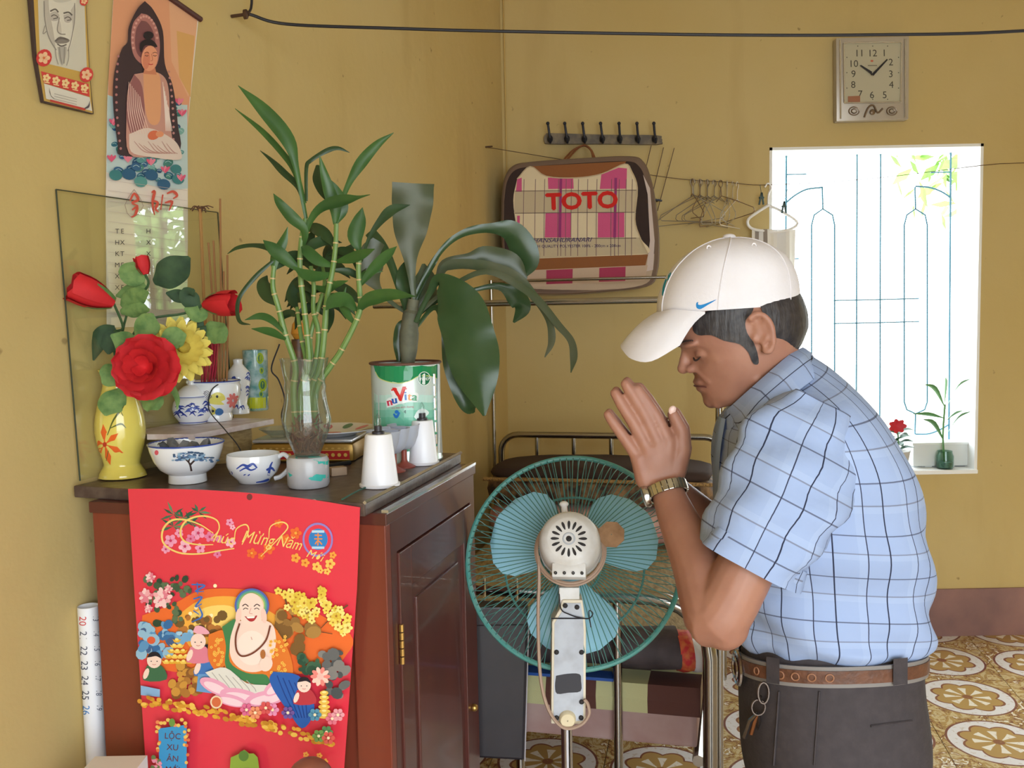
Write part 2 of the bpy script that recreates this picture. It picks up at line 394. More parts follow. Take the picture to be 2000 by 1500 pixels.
# ---- window with white reveal, sill and iron grille
REV = mat('white_reveal', (240, 241, 240), .6)
mb = MB(); t = .012
mb.box((wx0 + t / 2, YB + .1, (wz0 + wz1) / 2), (t, .2, wz1 - wz0)); mb.box((wx1 - t / 2, YB + .1, (wz0 + wz1) / 2), (t, .2, wz1 - wz0))
mb.box(((wx0 + wx1) / 2, YB + .1, wz1 - t / 2), (wx1 - wx0, .2, t))
win = struct('window_1', mb, REV)
mb = MB(); mb.box(((wx0 + wx1) / 2, YB + .094, wz0 + .003), (wx1 - wx0 - .002, .212, .018)); struct('window_sill', mb, REV, win, bevel=.004)
IRON = mat('blue_green_iron', (84, 138, 160), .5)
YG = YB + .15
def bar(pts, r=.0038, nm='grille_bar', sm=0):
    P = [Py(x, y, YG) for x, y in pts]; P = catmull(P, sm) if sm else P
    b = MB(); b.tube(P, r, 6); return struct(nm, b, IRON, win, True)
for x in (1674, 1720): bar([(x, 284), (x - 2, 908)])
bar([(1536, 284), (1532, 908)], .0045); bar([(1857, 284), (1853, 908)], .0045)
bar([(1536, 341), (1575, 340)], .003); bar([(1818, 337), (1857, 336)], .003)
for y in (585, 630): bar([(1628, y + 2), (1720, y), (1795, y - 2)], .003)
bar([(1536, 506), (1560, 505)], .003)
for xa in (1585, 1766):
    xb = xa + 45
    bar([(xa, 785), (xa, 440), (xa + 5, 420), (xa + 22, 408), (xb - 4, 420), (xb, 440), (xb, 785)], .0038)
    bar([(xa, 785), (xa + 5, 800), (xa + 22, 808), (xb - 5, 800), (xb, 785)], .0038)
    bar([(xa + 21, 365), (xa + 22, 409)]); bar([(xa + 22, 808), (xa + 21, 848)])
bar([(1788, 364), (1815, 366), (1838, 374), (1857, 386)], .004, sm=4); bar([(1606, 366), (1575, 370), (1552, 382), (1535, 396)], .004, sm=4)
bar([(1788, 848), (1815, 847), (1838, 838), (1855, 828)], .004, sm=4)
mb = MB(); mb.tube([Py(1885, 284, YB + .17), Py(1880, 905, YB + .17)], .011, 4); struct('casement_stile', mb, mat('green_frame', (86, 132, 104), .5), win)

# ---- outdoors: pale yard and garden trees in daylight
mb = MB(); mb.box((1, 14, -.2), (40, 19.6, .2)); mb.box((1, -6.05, -.2), (40, 9.5, .2)); struct('ground_outdoors', mb, mat('pale_yard', (205, 200, 188), .9))
LEAFG = mat('garden_leaves', (150, 186, 96), .7, noise=(3, (96, 140, 60), .8)); BARK = mat('bark', (110, 90, 70), .9)
def garden_tree(x, y, h, r, label, seed):
    rnd = random.Random(seed); o = thing('garden_tree', label, 'tree', (x, y, -.1), 'trees in the garden')
    tk = MB(); tk.tube([(x, y, -.1), (x + .1, y, h * .4), (x - .05, y + .1, h * .8)], [.12, .09, .04], 8); part('trunk', tk, BARK, o)
    lf = MB()
    for k in range(430):
        a, b = rnd.uniform(0, 2 * PI), math.acos(rnd.uniform(-1, 1)); d = r * rnd.uniform(.45, 1) ; c = Vector((x + d * math.cos(a) * math.sin(b), y + d * math.sin(a) * math.sin(b), h * .72 + .75 * d * math.cos(b)))
        u = Vector((rnd.uniform(-1, 1), rnd.uniform(-1, 1), rnd.uniform(-1, 1))).normalized(); w = u.orthogonal().normalized(); s = rnd.uniform(.08, .17)
        lf.add([c - u * s, c + w * s * .45, c + u * s, c - w * s * .45], [(0, 1, 2, 3)])
    part('foliage', lf, LEAFG, o, smooth=False, kind='stuff')
garden_tree(4.55, 8.4, 4.2, 1.3, 'leafy garden tree seen at the edge of the bright window', 3)
garden_tree(5.2, 5.4, 2.6, 1.0, 'low leafy garden tree just outside the side door', 5)
garden_tree(7.2, 6.6, 3.6, 1.3, 'taller leafy garden tree behind the low one by the door', 6)
garden_tree(7.4, 3.6, 3.2, 1.2, 'broad leafy garden tree beside the house wall', 9)

# ================================================================ ON THE WALLS
BLACK = mat('black_rubber', (36, 34, 40), .5); NAILM = mat('rusty_steel', (96, 74, 62), .55, .6); STEELW = mat('wire_steel', (190, 188, 182), .35, .8)
PAPER = mat('sheet_paper', (228, 218, 206), .75)
# ---- scroll picture
def W12(off): return lambda x, y, l: Pw(x, y, off + l)
sq = [(226, -75), (388, 35), (366, 250), (367, 420), (366, 636), (209, 640), (207, 400), (210, 200)]
sc = thing('hanging_scroll', 'long paper scroll with a seated golden figure above lotus leaves', 'scroll', Pw(290, 640, .004))
mb = MB(); mb.prism([Pw(x, y, .004) for x, y in sq], -WN * .001); part('sheet', mb, PAPER, sc, smooth=False)
mb = MB(); mb.tube([Pw(218, -84, .0075), Pw(392, 38, .0075)], .006, 8); part('rod', mb, mat('dark_rod', (80, 44, 44), .5), sc)
p = Print(W12(.0041), eps=2.5e-5); rnd = random.Random(4)
p.poly([(226, -72), (386, 37), (374, 150), (366, 250), (209, 240), (212, 150)], (222, 158, 122))
p.poly([(330, 0), (386, 37), (374, 150), (368, 190), (335, 120)], (226, 172, 136)); p.poly([(345, 60), (380, 70), (372, 190), (350, 150)], (216, 166, 104))
p.poly([(210, 185), (250, 200), (366, 205), (366, 250), (367, 368), (330, 372), (260, 352), (208, 336)], (188, 206, 206))
for k in range(95):
    x, y = rnd.uniform(221, 354), rnd.uniform(196, 352)
    if y > 345 + (x - 210) * .1: continue
    s = rnd.uniform(5, 11); p.circ(x, y, s, s * .72, rnd.choice([(58, 112, 132), (88, 146, 148), (52, 96, 136), (122, 170, 164), (70, 128, 118), (44, 82, 118)]), 12, rnd.uniform(-25, 25))
    p.stroke([(x - s * .6, y - s * .1), (x, y - s * .35), (x + s * .6, y)], 1.0, (176, 206, 204), 3)
for x, y, s in [(226, 342, 13), (252, 340, 14), (296, 342, 13), (320, 360, 13), (348, 350, 12), (275, 355, 13), (344, 330, 11)]:
    p.circ(x, y, s, s * .8, rnd.choice([(44, 92, 128), (86, 150, 146), (60, 124, 128)]), 14, 12)
for x, y in [(250, 312), (295, 318), (323, 333), (218, 311), (354, 349), (222, 240), (356, 222), (350, 200), (270, 298)]:
    for a in (-40, 0, 40): p.circ(x + a * .09, y - 2, 3, 7.5, rnd.choice([(226, 128, 150), (216, 88, 122)]), 9, a)
D = (66, 50, 54)
p.poly(cat2([(283, 2), (268, 18), (252, 52), (249, 82), (238, 96), (224, 140), (221, 200), (230, 280), (240, 304), (345, 300), (347, 240), (338, 170), (322, 124), (318, 60), (300, 20), (283, 2)], 5), D)
p.poly(cat2([(276, 26), (260, 46), (256, 82), (266, 116), (300, 134), (312, 100), (308, 58), (292, 32), (276, 26)], 5), (178, 118, 112))
p.poly(cat2([(276, 40), (266, 58), (264, 88), (272, 110), (296, 120), (304, 96), (300, 64), (288, 44), (276, 40)], 5), (126, 80, 82))
for i in range(16):
    a = math.radians(160 + i * 13); p.circ(283 + 24 * math.cos(a), 78 + 46 * math.sin(a), 2.6, 2.6, (212, 158, 148), 7)
for i in range(13): p.circ(231 - 6 * math.sin(i / 12 * PI) + i * .4, 110 + i * 15, 2.6, 2.8, (178, 120, 118), 7); p.circ(330 + 9 * math.sin(i / 12 * 2), 140 + i * 12, 2.5, 2.6, (190, 136, 132), 7)
p.poly(cat2([(262, 145), (250, 175), (247, 230), (252, 300), (300, 306), (350, 302), (338, 278), (332, 230), (330, 180), (322, 152), (300, 140), (262, 145)], 4), (198, 146, 132))
p.poly(cat2([(262, 145), (250, 180), (248, 235), (262, 268), (282, 240), (278, 170), (262, 145)], 4), (150, 96, 96))
p.poly(cat2([(280, 142), (282, 200), (292, 240), (312, 236), (314, 170), (308, 142), (280, 142)], 4), (222, 160, 118))
p.poly(cat2([(252, 262), (290, 250), (335, 270), (352, 292), (350, 312), (290, 306), (256, 296), (252, 262)], 4), (222, 202, 190))
for i in range(8): p.stroke([(252 + i * 3, 160 + i * 4), (250 + i * 4, 215), (258 + i * 5, 262)], [1, 2, 1], (226, 190, 178))
for i in range(7): p.stroke([(318 + i * 2, 160 + i * 9), (322 + i, 210), (324 + i * 2, 256)], [1, 2, 1], (236, 216, 206))
for i in range(8): p.stroke([(262 + i * 9, 276 + i % 3 * 4), (282 + i * 8, 296), (312 + i * 5, 300)], [1, 2, 1], (190, 146, 136))
p.circ(300, 264, 12, 9, (214, 112, 78), 14, -20); p.circ(312, 262, 8, 6, (226, 150, 110), 12)
p.poly([(284, 126), (302, 128), (306, 146), (280, 144)], (204, 130, 98)); p.circ(292, 114, 16, 25, (228, 156, 122), 20, 6); p.circ(286, 118, 7, 18, (214, 132, 104), 14, 6)
p.poly(cat2([(273, 96), (274, 84), (282, 78), (292, 76), (302, 82), (307, 92), (292, 88), (282, 90), (276, 102), (273, 96)], 4), (44, 36, 40)); p.circ(290, 69, 10, 8, (46, 38, 42), 14)
for x in (287, 303): p.stroke([(x - 5, 104), (x, 102), (x + 4, 104)], 1.2, (96, 60, 52)); p.stroke([(x - 4, 108), (x, 109.5), (x + 3, 108)], 1.2, (70, 46, 44))
p.stroke([(296, 105), (298, 117), (294, 119)], 1.2, (188, 112, 84)); p.stroke([(290, 125), (295, 126), (299, 125)], 1.8, (190, 70, 64))
for i in range(14): p.stroke([(211, 352 + i * 20), (366, 372 + i * 20)], .7, (196, 180, 172), 0)
R = (206, 84, 66)
for q in ([(254, 392), (262, 378), (270, 390), (258, 396), (270, 402)], [(258, 410), (268, 404), (264, 420), (256, 424)], [(296, 376), (302, 374), (298, 396), (302, 420)], [(300, 392), (308, 396), (304, 408), (310, 414)], [(318, 380), (314, 410)], [(326, 378), (338, 374), (346, 382), (338, 388)], [(322, 396), (336, 394), (330, 412)]): p.stroke(q, [3, 6, 2], R)
p.stroke([(262, 370), (244, 400), (258, 426), (280, 402), (262, 370)], .8, (150, 120, 110), 2)
for cx, n in ((229, 6), (239, 6), (290, 4)):
    for i in range(n): p.text(random.choice('XHTKEM'), cx, 452 + i * 22, 13, (62, 54, 56))
p.build('scroll_print', sc)
# ---- portrait calendar
pc = thing('portrait_calendar', 'small old calendar with a grey sketch of a bearded old man', 'calendar', Pw(125, 215, .004))
mb = MB(); mb.prism([Pw(x, y, .010) for x, y in [(56, -30), (166, -55), (171, 60), (176, 150), (183, 223), (84, 200), (68, 110)]], -WN * .006); part('backing', mb, mat('dark_backing', (70, 54, 50), .6), pc, smooth=False)
p = Print(W12(.0101))
p.poly([(64, -30), (165, -55), (170, 60), (175, 150), (181, 221), (86, 197), (72, 110)], (196, 160, 84)); p.poly([(73, -30), (163, -50), (167, 60), (170, 143), (79, 121), (76, 60)], (204, 198, 182))
p.poly(cat2([(86, 0), (90, 40), (98, 78), (112, 102), (128, 104), (140, 84), (146, 40), (146, -10), (110, -20), (86, 0)], 4), (214, 208, 194))
G1, G2 = (112, 104, 98), (150, 142, 132)
for q, c in (([(86, 0), (90, 40), (98, 76), (108, 96), (104, 60), (96, 20), (94, -10)], (186, 178, 166)), ([(138, 20), (142, 60), (134, 94), (146, 50), (147, 10)], (192, 184, 172)), ([(98, 26), (108, 22), (116, 30), (112, 40), (100, 40)], (186, 178, 168)), ([(124, 30), (134, 27), (142, 34), (136, 44), (126, 42)], (188, 180, 170)), ([(114, 40), (112, 60), (120, 68), (118, 44)], (196, 188, 176)), ([(106, 80), (120, 72), (136, 78), (130, 84), (112, 85)], (138, 130, 122)), ([(112, 92), (130, 92), (126, 118), (121, 128), (116, 116)], (176, 170, 160)), ([(100, -6), (112, -14), (130, -12), (142, -2), (128, 4), (108, 4)], (196, 190, 178))): p.poly(cat2(q + [q[0]], 3), c)
for q, w, c in ([(86, 2), (88, 40), (96, 74), (110, 98)], 2.4, G2), ([(146, 6), (145, 44), (138, 82), (132, 100)], 1.6, G2), ([(98, 22), (108, 18), (114, 24)], 3, G1), ([(124, 26), (134, 24), (141, 30)], 3, G1), ([(100, 32), (106, 29), (113, 34), (104, 37)], 1.8, G1), ([(126, 36), (133, 33), (139, 38), (131, 40)], 1.8, G1), ([(116, 34), (112, 58), (118, 66), (128, 67)], 2, G2), ([(108, 80), (118, 74), (134, 78)], [3, 5, 2], G1), ([(112, 86), (120, 90), (130, 87)], 2.4, G1), ([(108, 94), (110, 112), (114, 126)], 1.4, G2), ([(134, 96), (134, 114), (130, 128)], 1.4, G2), ([(116, 92), (118, 110), (121, 124)], 1.6, G2), ([(126, 92), (126, 112), (125, 124)], 1.6, G2), ([(92, 60), (84, 66), (88, 50)], 1.6, G2): p.stroke(q, w, c)
p.poly([(80, 139), (173, 164), (175, 189), (86, 162)], (206, 70, 66)); p.poly([(86, 163), (175, 190), (180, 217), (90, 193)], (216, 210, 198))
for x, y, r in [(86, 113, 15), (169, 146, 13), (164, 2, 8)]: p.circ(x, y, r, r * 1.15, (206, 66, 64), 16, 20); p.flower(x, y, r * .75, (236, 190, 150), (214, 120, 80))
for i in range(5): p.flower(91 + i * 18.5, 152 + i * 4.9, 7.5, (238, 206, 150), (214, 120, 80)); p.stroke([(86 + i * 18.5, 160 + i * 4.9), (97 + i * 18.5, 162 + i * 4.9)], 2, (238, 206, 150), 0)
for i in range(3): p.stroke([(106, 183 + i * 5), (150, 194 + i * 5)], .8, (150, 142, 136), 0)
p.poly([(98, 194), (168, 212), (166, 216), (98, 198)], (190, 70, 62)); p.poly(cat2([(96, 170), (98, 184), (108, 194), (100, 188), (96, 170)], 3), (90, 80, 84)); p.poly(cat2([(176, 196), (172, 206), (164, 212), (174, 210), (176, 196)], 3), (90, 80, 84))
p.build('portrait_print', pc)
# ---- glass pane leaning on the wall
mb = MB(); mb.prism([Pw(155, 939, .012), Pw(108, 370, .0085), Pw(424, 415, .0085), Pw(457, 856, .012)], WN * .003)
GLASS = thin_glass('clear_glass', (252, 254, 251), 1.62)
gsh = thing('glass_sheet', 'clear glass sheet leaning on the yellow wall behind the flowers', 'glass sheet', Pw(300, 890, .012)); part('sheet', mb, GLASS, gsh, smooth=False); gq = [v + WN * .0 for v in mb.v]
for a, b in ((0, 1), (1, 2), (2, 3)):
    mb = MB(); mb.tube([gq[a].lerp(gq[a + 4], .5), gq[b].lerp(gq[b + 4], .5)], .0017 if a != 1 else .0011, 4); part('cut_edge', mb, mat('glass_edge', (62, 70, 58) if a == 0 else (126, 136, 116), .3), gsh)
# ---- cables
nw = Pw(452, 32, .0)
o = thing('cable_anchor', 'small rusty wall anchor holding the black cable', 'anchor', nw)
mb = MB(); mb.tube([nw - WN * .004, nw + WN * .05], .004, 6); mb.lathe([(.011, 0), (.011, .008), (.006, .012)], 12, nw + WN * .034, M=Matrix(((0, 0, WN.x), (0, 1, WN.y), (1, 0, 0)))); part('peg', mb, NAILM, o)
mb = MB(); k = nw + WN * .045; mb.tube(catmull([k, k + Vector((.004, .02, .03)), k + Vector((.006, .02, .12)), k + Vector((.004, .03, .3))], 4), .003, 6); part('tail', mb, BLACK, o)
P = [nw + WN * .046] + [Py(x, y, Y) for x, y, Y in [(560, 47, 2.2), (760, 55, 2.2), (975, 61, 2.2), (1400, 68, 2.2), (1700, 68, 2.2), (2000, 60, 2.2)]] + [Vector((1.75, 2.2, Py(2000, 60, 2.2).z + .035)), Vector((3.5, 2.25, 2.5))]
mb = MB(); mb.tube(catmull(P, 8), .0038, 8); single('clothesline_cable', mb, BLACK, 'thick black cable strung across the room under the ceiling', 'cable')
YL = 3.905
lw = catmull([Pw(948, 287, 0)] + [Py(x, y, YL) for x, y in [(1100, 312), (1300, 346), (1420, 356), (1500, 361), (1700, 349), (1918, 323), (2000, 318)]] + [Vector((2.6, 3.78, 2.02)), Vector((2.75, YB, 2.0))], 8)
mb = MB(); mb.tube(lw, .0014, 6); mb.tube([lw[0] - WN * .002, lw[0] + WN * .03], .003, 6); single('thin_line', mb, NAILM, 'thin rusty wire line stretched along the far wall', 'wire')
def on_line(x):
    d = min(lw, key=lambda p: abs(1000 + F * (p - CAM).dot(RT) / (p - CAM).dot(fw) - x)); return Vector(d)
# ---- wall clock
Y0 = YB - .045
cl = thing('wall_clock', 'square silver-grey wall clock with black numerals', 'clock', Py(1704, 236, YB - .02))
mb = MB(); mb.prism([Py(x, y, Y0) for x, y in [(1633, 74), (1776, 70), (1775, 233), (1634, 237)]], (0, .043, 0)); part('case', mb, mat('clock_case', (186, 178, 168), .35, .35), cl, bevel=.005)
mb = MB()
for a, b in (((1648, 84), (1761, 82)), ((1761, 82), (1759, 199)), ((1759, 199), (1649, 201)), ((1649, 201), (1648, 84)), ((1641, 78), (1642, 232)), ((1768, 76), (1768, 230))): mb.tube([Py(*a, Y0 - .002), Py(*b, Y0 - .002)], .0035, 6)
part('bezel', mb, mat('clock_chrome', (212, 206, 196), .2, .7), cl)
p = Print(lambda x, y, l: Py(x, y, Y0 - .0006 - l))
p.poly([(1649, 85), (1760, 83), (1758, 198), (1650, 200)], (186, 180, 158))
for s, x, y in [('12', 1704, 104.5), ('1', 1727, 104), ('2', 1740, 122), ('3', 1740, 145), ('4', 1741, 166), ('5', 1728, 186), ('6', 1703, 186), ('7', 1680, 184), ('8', 1666.5, 166), ('9', 1667, 145), ('10', 1667, 125), ('11', 1678.5, 104.5)]: p.text(s, x, y, 19, (70, 66, 60), -1)
for i in range(12):
    a = i * PI / 6; k = 52 / max(abs(math.cos(a)), abs(math.sin(a))); p.circ(1704.5 + k * math.cos(a) * .97, 142 + k * math.sin(a), 1.2, 1.2, (90, 86, 80), 6)
p.circ(1703, 119, 3, 2.2, (198, 110, 90), 8); p.stroke([(1695, 128), (1713, 128)], 2, (130, 124, 112), 0); p.poly([(1656, 188), (1680, 187), (1680, 199), (1656, 200)], (160, 110, 86))
p.build('dial_print', cl)
mb = MB(); mb.prism([Py(x, y, Y0 - .006) for x, y in [(1703, 148), (1700, 144), (1679, 128), (1682, 127), (1703, 140)]], (0, -.001, 0)); part('hour_hand', mb, BLACK, cl, smooth=False)
mb = MB(); mb.prism([Py(x, y, Y0 - .008) for x, y in [(1706, 148), (1702, 145), (1732, 115), (1734, 117)]], (0, -.001, 0)); part('minute_hand', mb, BLACK, cl, smooth=False)
mb = MB()
for cx in (1668, 1742):
    for r in (10, 5): mb.tube([Py(cx + r * math.cos(a * PI / 9), 217 + r * .8 * math.sin(a * PI / 9), Y0 - .002) for a in range(18)], .0025, 5, closed=True)
mb.ell(Py(1704, 219, Y0 - .004), (.012, .006, .012)); mb.tube(catmull([Py(x, y, Y0 - .003) for x, y in [(1688, 229), (1696, 210), (1706, 206), (1714, 220), (1724, 212)]], 4), .004, 6)
part('ornament', mb, mat('clock_bronze', (128, 110, 92), .35, .6), cl)
# ---- coat rack
ck = thing('coat_rack', 'dark wall rack with seven upright hooks above the blanket bag', 'coat rack', Py(1175, 282, YB))
mb = MB(); mb.prism([Py(x, y, YB - .018) for x, y in cat2([(1062, 269), (1066, 262), (1078, 260), (1180, 263), (1282, 264), (1292, 270), (1293, 276), (1284, 282), (1180, 281), (1076, 281), (1064, 277), (1062, 269)], 3)], (0, .017, 0)); part('backplate', mb, mat('rack_plate', (92, 82, 70), .5, noise=(30, (140, 122, 92), .8)), ck)
DK = mat('dark_iron', (44, 46, 58), .45, .3)
for x0, x1 in [(1073, 1070), (1106, 1103), (1140, 1138), (1175, 1173), (1209, 1209), (1244, 1244), (1277, 1277)]:
    mb = MB(); a = Py(x0 + 1, 272, YB - .02); t = Py(x1, 241, YB - .065)
    mb.tube(catmull([a, a + Vector((0, -.03, -.012)), a.lerp(t, .5) + Vector((0, -.012, -.004)), t], 5), [.006] * 8 + [.005] * 8, 8); mb.ell(t, .0075, 6); mb.ell(a + Vector((0, -.01, 0)), (.012, .012, .016), 6)
    mb.tube(catmull([a, a + Vector((0, -.035, -.02)), a + Vector((0, -.045, -.002))], 4), .005, 6); part('hook', mb, DK, ck)
for (xa, ya), (xb, yb) in (((1272, 284), (1262, 326)), ((1296, 288), (1276, 372)), ((1317, 289), (1284, 412))):
    mb = MB(); mb.tube([Py(xa, ya, YB - .03), Py(xb, yb, YB - .03)], .0016, 6)
    single('brown_string', mb, NAILM, 'thin brown cord hanging below the end of the coat rack', 'cord', group='cords by the coat rack')
mb = MB(); a = Py(1283, 393, YB); mb.tube([a, a + Vector((0, -.05, 0))], .004, 6); mb.tube([a + Vector((-.016, -.045, .002)), a + Vector((.014, -.045, -.004))], .004, 6)
single('wall_peg', mb, DK, 'small dark peg in the wall beside the blanket bag', 'peg')
# ---- blanket bag
B = lambda x, y: (920 + x / 3.3333, 200 + y / 3.3333)
bgo = thing('blanket_bag', 'pink and cream checked blanket in a zipped carrying case', 'bag', Py(1130, 575, 3.8))
out = cat2([B(*q) for q in [(196, 640), (215, 510), (270, 428), (390, 402), (700, 380), (1020, 366), (1110, 402), (1155, 500), (1185, 640), (1212, 900), (1200, 1110), (1130, 1205), (800, 1245), (500, 1258), (330, 1235), (225, 1120), (196, 880), (196, 640)]], 5)[:-1]
mb = MB(); ymid = 3.80; cx, cy = 1130, 440; rings = []
for sy, k in ((-.085, .0), (-.085, .965), (-.080, .985), (-.07, .995), (-.03, 1.0), (.03, 1.0), (.07, .96), (.09, .88), (.092, 0.02)):
    kk = max(k, .02); rings.append([Py(cx + (x - cx) * kk, cy + (y - cy) * kk, ymid) + Vector((0, sy, 0)) for x, y in out])
mb.loft(rings); part('case', mb, mat('clear_plastic_cover', (112, 92, 82), .35, coat=.4), bgo, angle=60)
bm_ = mb.bvh(); p = Print(wrap(bm_), grid=14, eps=8e-5)
DKB, BRN, CRM, GRB, PNK = (62, 50, 48), (142, 92, 58), (222, 206, 176), (196, 180, 152), (206, 92, 138)
Z = lambda pts: [B(*q) for q in pts]
inn = [(cx + (x - cx) * .962, cy + (y - cy) * .962) for x, y in out]
p.poly(inn, (186, 166, 146)); p.poly([q for q in inn if q[1] < 500] , DKB)
p.poly(Z([(1120, 470), (1165, 560), (1195, 900), (1185, 1090), (1140, 1100), (1165, 900), (1150, 600)]), (206, 190, 186))
p.poly(Z(cat2([(300, 500), (385, 418), (490, 482), (680, 492), (850, 466), (1000, 402), (1045, 450), (1082, 560), (1066, 760), (1100, 880), (1150, 985), (760, 1005), (330, 1020), (300, 840), (275, 640), (300, 500)], 4)), CRM)
p.poly(Z([(392, 416), (1010, 384), (1000, 402), (850, 466), (680, 492), (490, 482)]), BRN)
p.poly(Z([(285, 575), (1080, 568), (1070, 715), (280, 722)]), GRB); p.poly(Z([(305, 885), (1102, 880), (1148, 985), (330, 1018)]), GRB)
for q in ([(500, 490), (665, 492), (668, 562), (503, 564)], [(848, 470), (960, 425), (1015, 430), (1012, 562), (838, 564)], [(300, 500), (330, 490), (330, 582), (292, 582)], [(485, 722), (650, 720), (650, 880), (480, 880)], [(826, 716), (998, 714), (998, 878), (824, 880)], [(300, 738), (318, 738), (316, 842), (302, 842)]): p.poly(Z(q), PNK)
p.poly(Z([(225, 1024), (1152, 990), (1135, 1062), (240, 1098)]), BRN); p.poly(Z([(250, 1098), (1150, 1060), (1130, 1160), (320, 1205)]), (196, 172, 152))
p.poly(Z([(490, 1092), (662, 1084), (660, 1178), (490, 1184)]), (168, 66, 96)); p.poly(Z([(835, 1078), (1006, 1070), (1004, 1162), (832, 1168)]), (168, 66, 96))
for x in (345, 420, 480, 570, 590, 620, 655, 700, 760, 820, 915, 940, 965, 1010, 1050): p.stroke(Z([(x, 500), (x - 4, 700), (x - 6, 1000)]), 1.1, (130, 104, 110), 3)
for x in (585, 942): p.stroke(Z([(x, 492), (x - 4, 700), (x - 8, 880)]), 5, (150, 64, 120), 3)
for y in (572, 716, 884): p.stroke(Z([(285, y + 6), (700, y + 2), (1075, y)]), 1.2, (110, 92, 88), 3)
p.stroke(Z([(300, 500), (385, 418), (490, 482), (680, 492), (850, 466), (1000, 402), (1045, 450), (1082, 560), (1066, 760), (1100, 880), (1150, 985)]), 2.2, (196, 176, 146), 4)
def bold(p, t, cx, cy, size, col, w, rot=0, sx=1.0):
    for dx, dy in ((-w, 0), (w, 0), (0, -w), (0, w), (0, 0)): p.text(t, cx + dx, cy + dy, size, col, rot, 0, sx)
bold(p, 'TOTO', *B(722, 646), 44, (206, 48, 44), 1.9, -2, 1.12)
p.text('HANSAHURANARI', *B(590, 898), 12, (70, 62, 110), -1, .35, 1.15); p.text('HIGH QUALITY POLYESTER 100% - 200cm x 200cm', *B(680, 936), 8, (70, 62, 110), -.5)
p.build('case_print', bgo, CLOTHP)
LE = mat('brown_leather_strap', (136, 84, 54), .6)
hk = Py(1140, 283, YB - .06)
for dx, dy in ((0, 0), (6, .02)):
    mb = MB(); mb.tube(catmull([Py(1093 + dx, 322, 3.78 - dy), Py(1116 + dx, 296, 3.84), hk + Vector((-.012, -.012 + dy, -.006)), hk + Vector((.012, -.012 + dy, -.006)), Py(1156, 296, 3.84), Py(1166 - dx, 320, 3.78 - dy)], 5), .006, 6, flat=.5); part('handle', mb, LE, bgo)
# ---- wire hangers on the thin line
def wire_hanger(c, ang, s, m, label, lean=0):
    rz = Matrix.Rotation(ang, 3, 'Z') @ Matrix.Rotation(lean, 3, 'Y')
    o = thing('wire_hanger', label, 'hanger', c, 'wire hangers on the line')
    path = [(-.012, 0, -.012), (-.010, 0, .0), (0, 0, .006), (.011, 0, 0), (.012, 0, -.012), (.002, 0, -.028), (0, 0, -.06)]
    mb = MB(); mb.tube(catmull([rz @ (Vector(q) * s) + c for q in path], 4), .0016, 6); part('hook', mb, m, o)
    mb = MB(); b = [(0, 0, -.06), (.09, 0, -.10), (.19, 0, -.15), (.195, 0, -.165), (.185, 0, -.172), (-.185, 0, -.172), (-.195, 0, -.165), (-.19, 0, -.15), (-.09, 0, -.10), (0, 0, -.06)]
    mb.tube([rz @ (Vector(q) * s) + c for q in b], .0016, 6); part('body_wire', mb, m, o); return o
HG = [mat('hanger_grey', (150, 142, 130), .4, .5), mat('hanger_pale', (196, 190, 180), .4, .4), mat('hanger_rust', (140, 112, 92), .5, .4)]
lab = ['grey wire hanger in the tangled bunch on the wire line', 'pale wire hanger in the tangled bunch on the wire line', 'rusty wire hanger in the tangled bunch on the wire line']
for i in range(14):
    x = 1347 + i * 5.2 + random.uniform(-2, 2); wire_hanger(on_line(x), random.uniform(1.0, 2.1) if i % 3 else random.uniform(.3, .9), random.uniform(.9, 1.12), HG[i % 3], lab[i % 3], random.uniform(-.12, .12))
for x, a in ((1419, 1.25), (1424, 1.5), (1429, 1.1)): wire_hanger(on_line(x), a, 1.02, HG[1], 'pale wire hanger at the free end of the bunch', .05)
wire_hanger(on_line(1441), 1.0, 1.08, mat('hanger_white', (226, 220, 212), .4), 'white wire hanger hanging alone beside the bunch')
wp = thing('plastic_hanger', 'white plastic hanger with striped cloth near the window edge', 'hanger', on_line(1500))
c = on_line(1500); WPL = mat('white_plastic', (240, 240, 242), .3)
mb = MB(); mb.tube(catmull([c + Vector(q) for q in [(-.014, 0, -.01), (0, 0, .006), (.014, 0, -.012), (.002, 0, -.04), (0, 0, -.09)]], 4), .0035, 6); part('hook', mb, WPL, wp)
mb = MB(); mb.tube(catmull([c + Vector(q) for q in [(0, -.005, -.085), (-.05, -.02, -.115), (-.09, -.03, -.145), (-.085, -.03, -.175), (-.04, -.02, -.19), (.06, 0, -.195), (.13, .02, -.16), (.06, .01, -.11), (0, -.005, -.085)]], 5), .006, 8); part('body', mb, WPL, wp)
mb = MB(); rows = []
for i in range(13):
    u = i / 12; rows.append([c + Vector((-.075 + .2 * u, -.03 + .03 * math.sin(u * 14) * (.3 + v * .7) + .05 * u, -.185 - v * .34)) for v in (0, .2, .45, .7, 1)])
for i in range(12): mb.loft([rows[i], rows[i + 1]], closed=False, cap=False, col=(150, 140, 132) if i in (1, 3) else (232, 230, 228))
single('striped_cloth', mb, CLOTHP, 'white cloth with grey stripes hanging from the plastic hanger', 'cloth')
for x, y in ((1487, 388), (1531, 405)):
    mb = MB(); a = Py(x, y, YL - .03); mb.box(a + Vector((-.004, 0, 0)), (.006, .01, .05), Matrix.Rotation(.2, 3, 'Y')); mb.box(a + Vector((.005, 0, 0)), (.006, .01, .05), Matrix.Rotation(-.15, 3, 'Y')); mb.tube([a + Vector((-.01, 0, .004)), a + Vector((.011, 0, .004))], .004, 8)
    mb.tube([a + Vector((0, 0, .02)), on_line(x) ], .0012, 5); single('clothes_peg', mb, mat('dark_peg', (60, 84, 84), .4), 'small dark clothes peg hanging by the plastic hanger', 'peg', group='clothes pegs by the window')
